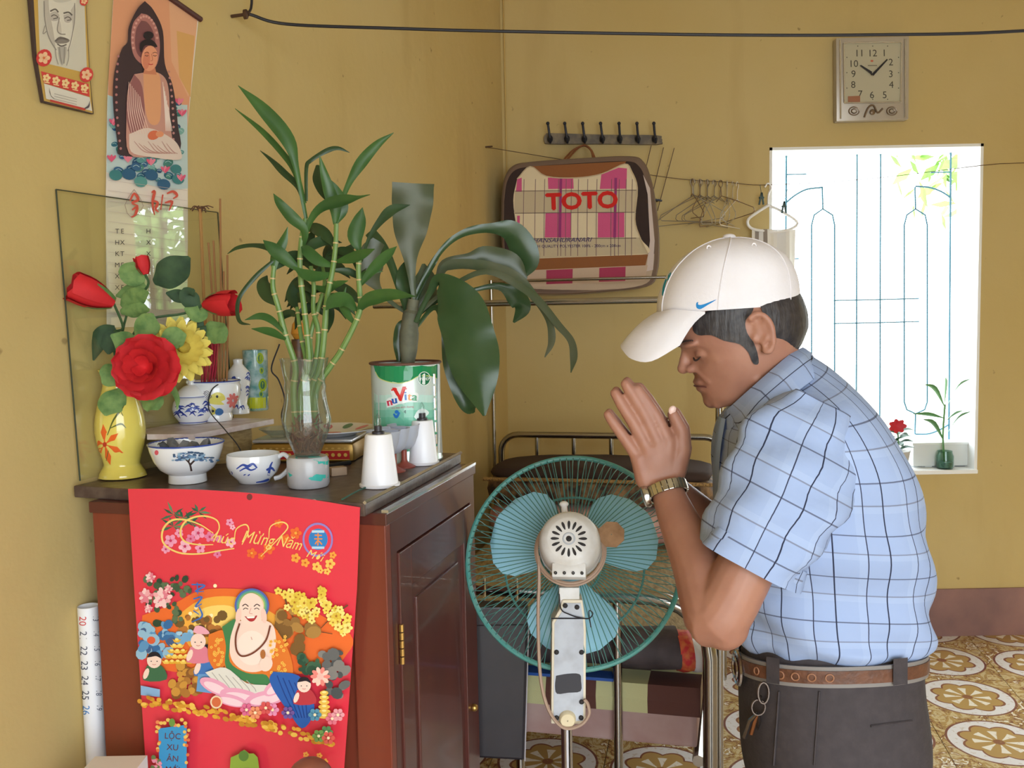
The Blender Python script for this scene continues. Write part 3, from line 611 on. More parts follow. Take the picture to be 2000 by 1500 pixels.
# ---- on the window sill
zs = wz0 + .012
mb = MB(); a = Pz(1780, 917, zs); b2 = Pz(1893, 915, zs); y_ = YB + .06
x0, x1 = Py(1783, 917, y_).x, Py(1892, 917, y_).x
o = thing('planter_box', 'pale grey rectangular planter box on the window sill', 'planter', ((x0 + x1) / 2, y_ + .04, zs))
mb = MB(); mb.box(((x0 + x1) / 2, y_ + .04, zs + .055), (x1 - x0, .08, .10)); part('trough', mb, mat('planter_plastic', (212, 216, 214), .4), o, bevel=.008)
mb = MB(); mb.box(((x0 + x1) / 2, y_ + .04, zs + .1045), (x1 - x0 + .008, .088, .012)); part('rim', mb, mat('planter_rim', (222, 226, 224), .4), o, bevel=.003)
for dx in (.3, .7):
    mb = MB(); mb.box((x0 + (x1 - x0) * dx, y_ + .04, zs + .003), (.03, .06, .006)); part('foot', mb, MATS['planter_plastic'], o)
LG = mat('sill_leaf', (92, 138, 84), .5); REDP = mat('red_petal', (206, 50, 62), .6)
def strip(mb, path, wid, side, fold=.15, n=4, col=None):
    P = catmull(path, n); Wd = cat1(wid, n); rows = []
    for i, q in enumerate(P):
        a = P[max(0, i - 1)]; b = P[min(len(P) - 1, i + 1)]; t = (b - a).normalized(); s_ = (side - t * side.dot(t)).normalized(); up = t.cross(s_); w = max(.0004, Wd[i]) / 2
        rows.append([q - s_ * w + up * w * fold * 2, q - s_ * w * .5 + up * w * fold * .7, q, q + s_ * w * .5 + up * w * fold * .7, q + s_ * w + up * w * fold * 2])
    mb.loft(rows, closed=False, cap=False, col=col); return mb
jc = Py(1845, 917, YB + .03); jc.z = zs
o = thing('jar_plant', 'leafy cutting in a small glass jar in front of the planter', 'plant', jc)
mb = MB(); mb.lathe([(.001, .001), (.032, .001), (.036, .012), (.036, .055), (.03, .07), (.03, .078), (.028, .078), (.028, .07), (.034, .054), (.034, .012), (.03, .004), (.001, .004)], 20, jc); part('jar', mb, thin_glass('jar_glass', (214, 232, 226)), o)
mb = MB(); mb.lathe([(.001, .006), (.031, .006), (.031, .03), (.001, .03)], 16, jc); part('pebbles', mb, mat('pebbles', (150, 170, 160), .6, noise=(90, (90, 110, 110), 1)), o)
mb = MB(); mb.tube(catmull([jc + Vector(q) for q in [(0, 0, .02), (-.01, 0, .14), (-.004, 0, .28)]], 4), .0045, 6); part('stem', mb, LG, o)
for a, h, l, up in ((2.6, .12, .12, .10), (.4, .13, .12, .12), (3.4, .22, .14, .02), (.2, .25, .11, .14), (2.8, .27, .10, .10), (-.5, .2, .1, .05), (1.6, .28, .03, .12)):
    mb = MB(); q = jc + Vector((-.006, 0, h)); d = Vector((math.cos(a), -.3 * math.sin(a), 0)); strip(mb, [q, q + d * l * .5 + Vector((0, 0, up * .8)), q + d * l + Vector((0, 0, up))], [.004, .026, .001], Vector((0, -.7, .7))); part('leaf', mb, LG, o)
rc = Py(1752, 917, YB + .05); rc.z = zs
o = thing('sill_flower_pot', 'potted red flower on the window sill behind the man', 'plant', rc)
mb = MB(); mb.lathe([(.001, 0), (.04, 0), (.052, .07), (.056, .08), (.05, .08), (.046, .07), (.001, .068)], 20, rc); part('pot', mb, mat('sill_pot', (190, 186, 180), .5), o)
mb = MB(); mb.tube(catmull([rc + Vector(q) for q in [(0, 0, .06), (.004, 0, .13), (-.012, -.01, .19)]], 4), .003, 6); part('stem', mb, LG, o)
DGL = mat('sill_dark_leaf', (62, 92, 70), .5)
for i in range(14):
    a = i * 2.4; mb = MB(); q = rc + Vector((0, 0, .08 + .006 * i)); d = Vector((math.cos(a), math.sin(a) * .6, .3)); strip(mb, [q, q + d * .04, q + d * .075 + Vector((0, 0, -.012))], [.004, .032, .002], Vector((-d.y, d.x, .2))); part('leaf', mb, DGL, o)
for i in range(7):
    a = i * 2 * PI / 7; mb = MB(); q = rc + Vector((-.012, -.012, .19)); d = Vector((math.cos(a), -.4, math.sin(a) * .8)); strip(mb, [q, q + d * .02, q + d * .04], [.006, .028, .01], Vector((-math.sin(a), 0, math.cos(a)))); part('petal', mb, REDP, o)

# ================================================================ ALTAR CABINET
CA = math.radians(15); EX = Vector((math.cos(CA), -math.sin(CA), 0)); EY = Vector((math.sin(CA), math.cos(CA), 0)); EZ = Vector((0, 0, 1))
CR = Vector((-.21, 1.473, 0)); ZB = 1.128; CWD, CDP = .56, .48
MC = Matrix((EX, EY, EZ)).transposed()
WOOD = mat('red_lacquered_wood', (126, 58, 40), .34, noise=(9, (92, 38, 28), .7, (1, 1, .12)), coat=.2)
WOODD = mat('dark_lacquered_wood', (88, 44, 36), .32, noise=(9, (64, 32, 28), .7, (1, 1, .12)), coat=.25)
def cb(mb, u0, u1, v0, v1, z0, z1):      # box in cabinet coordinates: u from the right edge leftwards (negative), v into the depth
    c = CR + EX * (u0 + u1) / 2 + EY * (v0 + v1) / 2; return mb.box((c.x, c.y, (z0 + z1) / 2), (abs(u1 - u0), abs(v1 - v0), z1 - z0), MC)
cab = thing('altar_cabinet', 'tall reddish-brown lacquered cabinet carrying the altar things', 'cabinet', CR + EX * -CWD / 2 + EY * CDP / 2)
mb = MB(); cb(mb, -CWD + .004, -.014, .01, CDP, .06, ZB - .02); part('body', mb, WOOD, cab, smooth=False)
for u0, u1 in ((-CWD, -CWD + .085), (-.062, 0)):
    mb = MB(); cb(mb, u0, u1, 0, .02, .0, ZB - .02); part('stile', mb, WOOD, cab, smooth=False, bevel=.002)
mb = MB(); cb(mb, -CWD + .085, -.062, .002, .02, ZB - .12, ZB - .02); part('end_rail', mb, WOOD, cab, smooth=False)
mb = MB(); cb(mb, -CWD + .085, -.062, .002, .02, .06, .16); part('end_rail', mb, WOOD, cab, smooth=False)
mb = MB(); cb(mb, -CWD - .004, .004, -.004, CDP + .004, ZB - .02, ZB); part('top_board', mb, WOODD, cab, smooth=False, bevel=.002)
mb = MB(); cb(mb, -.014, 0, .02, CDP, ZB - .075, ZB - .02); part('top_rail', mb, WOODD, cab, smooth=False)
mb = MB(); cb(mb, -.014, 0, .02, CDP, .0, .08); part('bottom_rail', mb, WOODD, cab, smooth=False)
mb = MB(); cb(mb, -.014, 0, .02, .045, .08, ZB - .075); part('front_stile', mb, WOODD, cab, smooth=False)
mb = MB(); cb(mb, -.014, 0, CDP - .03, CDP, .08, ZB - .075); part('front_stile', mb, WOODD, cab, smooth=False)
mb = MB(); z0, z1 = .083, ZB - .078
cb(mb, -.012, .004, .047, .10, z0, z1); cb(mb, -.012, .004, CDP - .085, CDP - .032, z0, z1); cb(mb, -.012, .004, .10, CDP - .085, z1 - .07, z1); cb(mb, -.012, .004, .10, CDP - .085, z0, z0 + .07)
door = part('door', mb, WOODD, cab, smooth=False, bevel=.0015)
mb = MB(); cb(mb, -.012, -.004, .095, CDP - .08, z0 + .065, z1 - .065); cb(mb, -.008, .001, .13, CDP - .115, z0 + .1, z1 - .1); part('door_panel', mb, WOODD, door, smooth=False, bevel=.003)
for zz in (.86, .25):
    mb = MB()
    for k in range(5): mb.tube([CR + EX * .004 + EY * .046 + EZ * (zz + k * .014), CR + EX * .004 + EY * .046 + EZ * (zz + k * .014 + .012)], .0042, 8)
    part('hinge', mb, mat('brass', (190, 150, 84), .3, .9), door)
mb = MB(); mb.ell(CR + EX * .008 + EY * (CDP - .055) + EZ * .62, (.008, .008, .008), 8); part('knob', mb, MATS['brass'], door)
ALU = mat('aluminium_edging', (214, 214, 220), .18, .9)
for v in (-.002,):
    mb = MB(); cb(mb, -.006, .006, .0, CDP, ZB, ZB + .005); part('edging', mb, ALU, cab, smooth=False)
# ---- dark slab lying on the cabinet
ZS = 1.15
SL = [Vector((-.800, 1.655, 0)), Vector((-.238, 1.448, 0)), Vector((-.112, 1.955, 0)), Vector((-.626, 2.112, 0))]
mb = MB(); mb.prism([p + EZ * ZB for p in SL], EZ * (ZS - ZB))
SLABM = mat('dark_worn_slab', (78, 62, 58), .35, noise=(40, (120, 104, 92), .5), bump=(60, .2))
slab = thing('altar_slab', 'dark worn slab covering the top of the cabinet', 'slab', SL[1] + EZ * ZB)
part('slab', mb, SLABM, slab, smooth=False, bevel=.003)
mb = MB(); mb.tube([SL[1] + EZ * (ZS + .001), SL[2] + EZ * (ZS + .001)], .0035, 4); part('edging', mb, ALU, slab)
rp = random.Random(2); mb = MB()
for k in range(26):
    t = .78 + rp.uniform(-.12, .1); q = SL[0].lerp(SL[1], t) + (SL[1] - SL[0]).cross(EZ).normalized() * .0006 + EZ * (ZS - rp.uniform(.0, .014)); n = rp.randint(5, 7); d = (SL[1] - SL[0]).normalized(); s = rp.uniform(.003, .009)
    mb.add([q + (d * math.cos(2 * PI * i / n) * s + EZ * math.sin(2 * PI * i / n) * s * .5) * rp.uniform(.6, 1.2) for i in range(n)], [list(range(n))])
part('paint_chips', mb, mat('chip_cream', (214, 196, 172), .8), slab, smooth=False, label='flaked cream chips on the dark edge')

# ---- red new-year calendar hanging at the cabinet end
A0 = CR - EY * .033 + EZ * 1.14; A1 = CR - EY * .012 + EZ * .62
CN = EX.cross(A0 - A1).normalized()
if CN.dot(EY) > 0: CN = -CN
def Kp(px, py, l=0): return Ppl(px, py, A0, CN) + CN * l
cal = thing('wall_calendar', 'large red new-year calendar with a laughing robed figure', 'calendar', Kp(480, 1740))
top = cat2([(250, 955), (340, 955), (450, 960), (580, 972), (703, 991)], 4)
mb = MB(); mb.prism([Kp(*q) for q in top + [(697, 1150), (672, 1500), (655, 1740), (303, 1740), (285, 1500), (262, 1150)]], -CN * .0012)
part('sheet', mb, mat('red_card', (226, 58, 76), .35, coat=.25), cal, smooth=False)
p = Print(lambda x, y, l: Kp(130 + x / 2.678, 940 + y / 2.678, l), eps=1.6e-5); rc_ = random.Random(11)
GOLD, GOLD2 = (232, 190, 96), (214, 160, 56)
p.circ(957, 82, 15, 17, (120, 60, 60), 18)
def leaf2(x, y, a, l, w, c): p.poly([(x, y), (x + l * .5 * math.cos(a) - w * math.sin(a), y + l * .5 * math.sin(a) + w * math.cos(a)), (x + l * math.cos(a), y + l * math.sin(a)), (x + l * .5 * math.cos(a) + w * math.sin(a), y + l * .5 * math.sin(a) - w * math.cos(a))], c)
for x, y in ((560, 175), (610, 190), (690, 160), (650, 215), (560, 235)):
    for a in (-2.6, -2.0, -.6, .1, .7, 2.8): leaf2(x, y, a, rc_.uniform(45, 85), 7, rc_.choice([(66, 112, 84), (92, 138, 100), (48, 92, 70)]))
for x, y, r in [(545, 310, 32), (520, 355, 22), (620, 340, 32), (690, 270, 34), (700, 350, 26), (790, 380, 20), (650, 300, 24), (750, 290, 26), (855, 215, 20), (860, 320, 26), (590, 270, 22), (800, 300, 20), (870, 240, 14)]: p.flower(x, y, r, rc_.choice([(238, 158, 190), (228, 128, 168), (244, 182, 202)]), (196, 60, 100), 5, rc_.uniform(0, 1))
for x, y, r in [(1110, 220, 22), (1200, 270, 30), (970, 375, 26), (1060, 350, 30), (1150, 300, 24), (1020, 390, 18)]: p.flower(x, y, r, (236, 110, 54), (240, 170, 70))
for x, y, r in [(1200, 400, 24), (1250, 425, 22), (1310, 445, 24), (1380, 430, 26), (1395, 385, 18), (1365, 470, 18), (1330, 465, 16)]: p.flower(x, y, r, rc_.choice([(240, 166, 70), (246, 196, 96)]), (206, 84, 40))
for r, c in ((80, (150, 130, 200)), (70, (226, 64, 82))): p.circ(1316, 305, r, r * 1.12, c, 28)
p.circ(1318, 302, 50, 56, (56, 128, 196), 24); p.poly([(1285, 255), (1350, 255), (1350, 268), (1285, 268)], (180, 214, 236)); p.poly([(1285, 340), (1350, 340), (1350, 352), (1285, 352)], (180, 214, 236))
for q in ([(1300, 280), (1338, 282)], [(1318, 270), (1316, 335)], [(1298, 300), (1340, 300)], [(1302, 328), (1318, 308), (1338, 330)]): p.stroke(q, 6, (236, 140, 60), 2)
G = (240, 208, 118)
p.stroke([(770, 270), (700, 225), (620, 200), (550, 205), (506, 255), (512, 325), (590, 372), (700, 378), (800, 362), (880, 350)], [5, 11, 9, 6], G, 6)
p.stroke([(770, 330), (690, 330), (620, 312), (598, 262), (630, 205), (710, 180), (785, 200), (800, 250), (760, 300)], [5, 10, 9, 5], G, 6)
p.text('húc', 822, 298, 82, G, 8, .3, .95); p.text('Mừng', 1000, 300, 92, G, 8, .35, .78); p.text('Năm', 1165, 322, 84, G, 12, .35, .75); p.text('Mới', 1300, 388, 62, G, 18, .3, .9)
p.stroke([(880, 320), (890, 250), (940, 225), (955, 260), (920, 330)], [4, 8, 4], G); p.stroke([(1060, 300), (1070, 235), (1130, 212), (1160, 240), (1110, 300), (1020, 390)], [4, 8, 4], G)
# picture
p.poly(cat2([(400, 700), (560, 640), (700, 570), (880, 560), (1110, 590), (1300, 680), (1488, 800), (1470, 900), (1300, 1000), (600, 1000), (400, 900), (400, 700)], 4), (236, 112, 52))
p.poly(cat2([(560, 720), (700, 620), (860, 600), (1000, 640), (1150, 760), (1050, 900), (700, 900), (560, 720)], 4), (244, 176, 72)); p.poly(cat2([(640, 700), (760, 650), (880, 660), (900, 760), (720, 800), (640, 700)], 4), (250, 214, 116))
for x, y in [(650, 690), (760, 700), (680, 660), (780, 545)]: p.circ(x, y, 10, 10, (254, 240, 190), 10)
def blobs(n, x0, x1, y0, y1, cols, s0, s1, keep=None):
    for _ in range(n):
        x, y = rc_.uniform(x0, x1), rc_.uniform(y0, y1)
        if keep and not keep(x, y): continue
        s = rc_.uniform(s0, s1); p.circ(x, y, s, s * rc_.uniform(.6, 1), rc_.choice(cols), 9, rc_.uniform(0, 180))
blobs(26, 560, 820, 700, 800, [(150, 96, 50), (186, 120, 60), (120, 90, 50)], 14, 30)
GR = [(70, 92, 66), (52, 74, 56), (96, 116, 84)]
blobs(70, 380, 660, 500, 740, GR, 12, 24, lambda x, y: abs(x - (500 + (y - 620) * .05)) < 60 + abs(y - 580) * .3 or y < 600 and x > 560)
for x, y, r in [(505, 610, 46), (420, 598, 34), (445, 500, 24), (435, 662, 20), (540, 560, 20)]:
    for k in range(16): a = k * 2.4; d = r * math.sqrt(k / 16); p.circ(x + d * math.cos(a), y + d * math.sin(a), r * .34, r * .26, rc_.choice([(240, 170, 176), (228, 130, 148), (246, 204, 204)]), 8, a * 57)
blobs(46, 390, 570, 740, 910, [(96, 150, 196), (60, 110, 164), (150, 190, 216), (70, 96, 140)], 14, 34); p.circ(452, 826, 22, 20, (222, 96, 60), 14)
blobs(14, 590, 700, 780, 830, [(120, 170, 210), (170, 205, 224)], 12, 24)
blobs(40, 560, 700, 950, 1110, [(176, 120, 56), (140, 92, 46), (206, 150, 66)], 16, 30)
for i in range(5):
    for j in range(5 - i): x = 530 + j * 30 + i * 14; y = 940 - i * 28; p.poly([(x - 22, y - 10), (x - 10, y + 8), (x + 14, y + 8), (x + 26, y - 10), (x + 2, y - 2)], rc_.choice([(240, 200, 90), (226, 172, 58)])); p.circ(x + 2, y - 8, 10, 7, (248, 220, 120), 10)
SK = (246, 216, 202)
def child(x, y, r, robe, hair=True):
    p.poly(cat2([(x - r, y + r * .7), (x + r, y + r * .7), (x + r * 1.7, y + r * 2.6), (x - r * 1.5, y + r * 2.7), (x - r, y + r * .7)], 3), robe)
    p.circ(x - r * 1.1, y + r * 1.8, r * .35, r * .8, SK, 10, 20); p.circ(x, y, r, r * 1.05, SK, 16)
    if hair: p.poly(cat2([(x - r, y - r * .4), (x - r * .5, y - r * 1.1), (x + r * .5, y - r * 1.1), (x + r, y - r * .3), (x + r * .3, y - r * .6), (x - r * .4, y - r * .5), (x - r, y - r * .4)], 3), (40, 36, 44))
    for s in (-.4, .4): p.circ(x + s * r, y + r * .1, r * .1, r * .08, (50, 40, 44), 6)
    p.stroke([(x - r * .25, y + r * .5), (x, y + r * .58), (x + r * .25, y + r * .5)], 2.5, (196, 70, 70), 2)
child(470, 930, 38, (66, 110, 78)); p.poly([(400, 1060), (500, 1080), (500, 1120), (400, 1110)], (140, 180, 220))
child(742, 895, 42, (70, 120, 190)); child(700, 830, 40, (224, 130, 150), False); p.poly(cat2([(672, 780), (690, 748), (730, 756), (760, 790), (700, 790), (672, 780)], 3), (238, 170, 186))
p.poly([(700, 1000), (760, 1000), (770, 1100), (690, 1090)], (110, 160, 210))
# blossoming branch right
for q in ([(1140, 560), (1180, 680), (1260, 760), (1400, 790)], [(1480, 640), (1400, 700), (1340, 760)], [(1250, 640), (1300, 720)], [(1340, 580), (1360, 680)]): p.stroke(q, [9, 4], (110, 74, 50), 4)
blobs(18, 1120, 1330, 640, 880, [(150, 110, 60), (176, 132, 70), (128, 92, 50)], 22, 44)
for _ in range(62):
    t = rc_.random(); x = 1110 + t * 375; y = 560 + t * 190 + rc_.uniform(-45, 75) - 90 * math.sin(t * PI) * (t > .6)
    p.flower(x, y, rc_.uniform(15, 27), rc_.choice([(240, 214, 96), (228, 196, 74), (246, 228, 132)]), (180, 120, 40), 5, rc_.uniform(0, 1))
blobs(26, 1345, 1470, 880, 1110, [(104, 104, 104), (134, 130, 126), (78, 82, 84)], 18, 36); blobs(18, 1230, 1340, 900, 980, [(66, 100, 76), (48, 80, 62)], 14, 28)
# the laughing figure
for r, c in ((90, (86, 104, 180)), (80, (92, 160, 150)), (71, (150, 190, 110)), (63, (244, 214, 170))): p.circ(985, 640, r, r, c, 36)
p.poly(cat2([(905, 730), (850, 770), (840, 900), (860, 1000), (960, 1040), (1060, 1060), (1190, 1010), (1185, 900), (1130, 790), (1070, 735), (905, 730)], 4), (226, 124, 52))
p.poly(cat2([(760, 790), (840, 770), (860, 870), (820, 990), (760, 920), (760, 790)], 4), (228, 122, 50))
p.poly(cat2([(830, 750), (900, 710), (880, 800), (870, 930), (960, 990), (1060, 1000), (1070, 1060), (940, 1030), (850, 960), (850, 850), (830, 750)], 4), (70, 130, 82))
p.poly(cat2([(900, 720), (1070, 722), (1110, 800), (1095, 900), (1040, 975), (950, 980), (880, 920), (872, 820), (900, 720)], 5), SK); p.circ(985, 860, 80, 90, (250, 228, 216), 24)
for _ in range(26): p.flower(rc_.uniform(1075, 1180), rc_.uniform(800, 990), 9, (246, 190, 84), (200, 90, 40)); p.flower(rc_.uniform(775, 835), rc_.uniform(800, 950), 8, (246, 190, 84), (200, 90, 40))
p.poly(cat2([(745, 985), (850, 960), (960, 1040), (1075, 1055), (1000, 1110), (860, 1090), (745, 985)], 4), (226, 222, 214))
for a in range(6): p.stroke([(780 + a * 36, 985 + a * 8), (830 + a * 34, 1050 + a * 3), (850 + a * 32, 1085)], 4, (176, 170, 166), 3)
for x, y, rx, ry, a in [(800, 1060, 90, 36, 25), (930, 1110, 110, 40, 12), (1060, 1120, 110, 40, -10), (1110, 1060, 70, 34, -35), (880, 1130, 90, 30, 14)]: p.circ(x, y, rx, ry, (236, 166, 194), 20, a); p.circ(x, y + 6, rx * .75, ry * .6, (246, 214, 224), 18, a)
p.circ(985, 648, 62, 76, (248, 218, 204), 30); p.circ(985, 700, 58, 36, (248, 218, 204), 24)
for s in (-1, 1): p.circ(985 + s * 66, 690, 15, 40, (244, 204, 190), 14, -s * 8); p.stroke([(985 + s * 14, 642), (985 + s * 30, 630), (985 + s * 46, 640)], 5, (70, 50, 50), 3); p.stroke([(985 + s * 16, 656), (985 + s * 30, 650), (985 + s * 42, 658)], 4, (60, 44, 44), 3)
p.stroke([(985, 650), (976, 676), (992, 680)], 3, (214, 150, 136), 3); p.poly(cat2([(950, 692), (985, 698), (1016, 688), (1000, 716), (975, 718), (950, 692)], 4), (178, 54, 58)); p.poly([(960, 696), (1006, 693), (1000, 702), (968, 704)], (250, 246, 240))
p.stroke([(925, 730), (905, 800), (910, 870), (940, 900), (1000, 880), (1060, 820), (1085, 740)], 9, (120, 66, 50), 6)
p.circ(1062, 940, 34, 40, SK, 16, 20); p.circ(1046, 890, 14, 24, (176, 110, 60), 12); p.stroke([(985, 800), (990, 815)], 3, (210, 150, 136), 0)
p.poly(cat2([(1100, 980), (1230, 1000), (1300, 1100), (1310, 1200), (1250, 1275), (1180, 1190), (1110, 1090), (1080, 1020), (1100, 980)], 4), (48, 96, 176))
for a in range(5): p.stroke([(1120 + a * 30, 1000 + a * 12), (1160 + a * 26, 1100), (1220 + a * 14, 1220)], 6, (34, 68, 140), 3)
child(1260, 1050, 36, (190, 60, 70)); p.circ(1345, 1010, 40, 36, (240, 190, 180), 16)
for k in range(10): a = k * .63; p.circ(1345 + 34 * math.cos(a), 1005 + 34 * math.sin(a), 18, 11, rc_.choice([(238, 140, 130), (248, 206, 190)]), 9, a * 57)
for i in range(6): p.circ(1365, 1090 + i * 24, 22 + i * 3, 13, (236, 190, 84), 12); p.circ(1365, 1086 + i * 24, 12, 6, (250, 226, 150), 10)
for _ in range(120):
    t = rc_.random(); x = 405 + t * 1010; y = 1135 + 220 * t ** 1.35 + rc_.uniform(-26, 22); p.circ(x, y, rc_.uniform(12, 20), rc_.uniform(9, 13), rc_.choice([(226, 168, 60), (240, 196, 90), (196, 134, 44), (214, 150, 52)]), 10, rc_.uniform(0, 40))
p.circ(808, 1135, 32, 34, (240, 214, 180), 16); p.circ(808, 1135, 24, 26, (214, 110, 70), 14)
for x, y, c in [(965, 1175, (226, 110, 150)), (1010, 1190, (240, 150, 110)), (1100, 1175, (236, 150, 190)), (1065, 1165, (220, 90, 90)), (1180, 1190, (120, 90, 160)), (1320, 1200, (90, 150, 180)), (1410, 1220, (230, 120, 140)), (1380, 1290, (90, 140, 90)), (1440, 1200, (236, 160, 170)), (1340, 1310, (120, 160, 90)), (1390, 1320, (226, 100, 90))]: p.flower(x, y, 32, c, (250, 230, 190), 6)
for q in ([(680, 525), (750, 530), (700, 560), (745, 560)], [(710, 515), (712, 575)], [(690, 600), (735, 590), (700, 640), (735, 625)], [(720, 640), (735, 690), (680, 720)], [(690, 660), (720, 680)]): p.stroke(q, [7, 10, 4], (60, 110, 190), 4)
p.poly([(508, 1272), (655, 1252), (655, 1600), (515, 1605)], (64, 150, 204))
for i in range(34): p.circ(rc_.choice([508, 655]) + rc_.uniform(-12, 12), rc_.uniform(1255, 1590), 9, 9, rc_.choice([GOLD, (226, 120, 70)]), 8)
for x in range(505, 660, 18): p.circ(x, 1240 + rc_.uniform(-15, 15), 11, 10, rc_.choice([GOLD, (236, 140, 90)]), 8)
p.circ(580, 1240, 16, 22, (110, 150, 70), 12)
for i, s in enumerate(('LỘC', 'XU', 'ÂN', 'MỚI')): p.text(s, 583, 1312 + i * 58, 44, (110, 54, 50), 3)
p.poly(cat2([(885, 1420), (930, 1400), (955, 1380), (980, 1400), (1025, 1420), (1028, 1620), (885, 1620), (885, 1420)], 2), (140, 166, 66)); p.circ(952, 1412, 26, 28, (92, 128, 60), 16); p.text('17', 952, 1498, 62, (44, 60, 110))
for x, y in [(1275, 1405), (1300, 1430), (1345, 1410), (1375, 1440), (1340, 1450)]: p.flower(x, y, 15, (236, 170, 80), (220, 90, 50))
blobs(12, 480, 520, 1420, 1500, [(236, 150, 170), (110, 130, 80)], 9, 15)
p.build('calendar_print', cal)

# ---- rolled-up calendar standing between cabinet and wall
b0 = Py(172, 1183, 1.665); ax = Vector((b0.x, b0.y, 0)); rl = .0185
rcal = thing('rolled_calendar', 'white rolled-up calendar with date numbers standing by the cabinet', 'paper roll', ax)
mb = MB(); mb.lathe([(rl, 0), (rl, b0.z), (rl - .0015, b0.z), (rl - .0015, b0.z - .2), (rl - .0015, 0)], 28, ax); part('roll', mb, mat('white_paper', (238, 240, 246), .45), rcal)
p = Print(wrap(mb.bvh()), eps=2e-5)
for i, s in enumerate(('20', '21', '22', '23', '24', '25', '26')): p.text(s, 161 + i * 1.1, 1213 + i * 29, 19, (206, 60, 60) if i == 0 else (60, 130, 200) if i == 6 else (70, 76, 96), 92)
for i, s in enumerate(('13', '14', '15', '16', '17', '18', '19')): p.text(s, 186 + i * 1.2, 1208 + i * 29, 15, (90, 96, 116), 92, 0, .8)
p.build('date_print', rcal)

# ================================================================ SMALL THINGS ON THE ALTAR
def at(px, py, z=ZS): return Pz(px, py, z)
CER = mat('yellow_glaze', (226, 210, 104), .12, noise=(20, (216, 194, 84), .5), coat=.5)
PORC = mat('white_porcelain', (232, 234, 238), .12, coat=.4)
def solid_of(prof, c, n=40): m = MB(); m.lathe(prof, n, c); return m
BLUE = (58, 78, 156)
# yellow vase
vc = at(240, 932); vase = thing('flower_vase', 'yellow glazed vase with an orange painted flower', 'vase', vc)
pv = [(.001, .001), (.040, .001), (.042, .005), (.041, .010), (.034, .022), (.0325, .028), (.036, .042), (.0425, .066), (.0455, .090), (.0435, .118), (.036, .147), (.029, .168), (.027, .182), (.030, .196), (.035, .205), (.033, .205), (.028, .195), (.025, .182), (.027, .165), (.040, .12), (.042, .09), (.03, .03), (.001, .026)]
pv = [(q.x, q.y) for q in catmull([Vector((a, b, 0)) for a, b in pv], 2)]
mb = solid_of(pv, vc); part('body', mb, CER, vase, angle=60)
p = Print(wrap(mb.bvh()), grid=5)
for a, l in ((-95, 40), (-40, 34), (25, 40), (75, 42), (130, 30), (190, 22)):
    t = math.radians(a); x, y = 205, 868; p.poly([(x, y), (x + l * .6 * math.cos(t) - 6 * math.sin(t), y + l * .6 * math.sin(t) + 6 * math.cos(t)), (x + l * math.cos(t), y + l * math.sin(t)), (x + l * .6 * math.cos(t) + 6 * math.sin(t), y + l * .6 * math.sin(t) - 6 * math.cos(t))], (228, 104, 44))
p.circ(205, 868, 4, 5, (190, 60, 40), 10)
for q in ([(210, 850), (222, 820), (240, 795), (246, 780)], [(216, 836), (236, 828), (246, 836)], [(212, 880), (208, 900)], [(240, 812), (234, 800)]): p.stroke(q, [1.5, 4, 1], (96, 104, 52))
p.build('painted_flower', vase, GLAZE)
# porcelain bowl
bc = at(367, 941); bw = thing('rice_bowl', 'white porcelain bowl with a painted blue tree', 'bowl', bc)
pb = [(.001, .004), (.030, .004), (.031, .001), (.034, .001), (.033, .016), (.037, .018), (.048, .026), (.058, .042), (.064, .060), (.0665, .072), (.065, .0725), (.0625, .060), (.055, .043), (.044, .029), (.001, .022)]
mb = solid_of(pb, bc, 44); part('body', mb, PORC, bw, angle=50); p = Print(wrap(mb.bvh()), grid=6)
for q in ([(374, 920), (370, 905), (360, 896), (345, 893)], [(371, 908), (382, 898), (398, 894), (410, 893)], [(368, 902), (372, 892)]): p.stroke(q, [4, 3, 1.4], (74, 60, 56))
rb = random.Random(5)
for _ in range(70): x = rb.gauss(374, 19); y = 889 + rb.uniform(-7, 7) + abs(x - 374) * .13; p.circ(x, y, rb.uniform(2, 5), rb.uniform(1.3, 2.4), rb.choice([(112, 146, 178), (150, 178, 200), (84, 112, 150), (70, 92, 120)]), 8)
p.build('painted_tree', bw, GLAZE); p = Print(wrap(mb.bvh()), grid=6); p.circ(306, 884, 4, 5, (222, 90, 110), 10); p.build('painted_blossom', bw, GLAZE)
mb = MB(); mb.tube([bc + Vector((.0662 * math.cos(a * PI / 24), .0662 * math.sin(a * PI / 24), .0722)) for a in range(48)], .0016, 6, closed=True); part('blue_rim', mb, mat('cobalt', BLUE, .15), bw)
mb = MB(); rows = []
for i in range(9):
    rows.append([bc + Vector((-.042 + .084 * i / 8, -.03 + .06 * j / 8, .052 + .010 * math.sin(i * 1.3 + j) + .012 * math.cos(j * .9 - i * .5) + .008)) for j in range(9)])
mb.loft(rows, closed=False, cap=False); single('plastic_packet', mb, mat('grey_packet', (120, 124, 130), .2, noise=(40, (70, 74, 80), .8)), 'crumpled grey plastic packet lying in the tree bowl', 'packet')
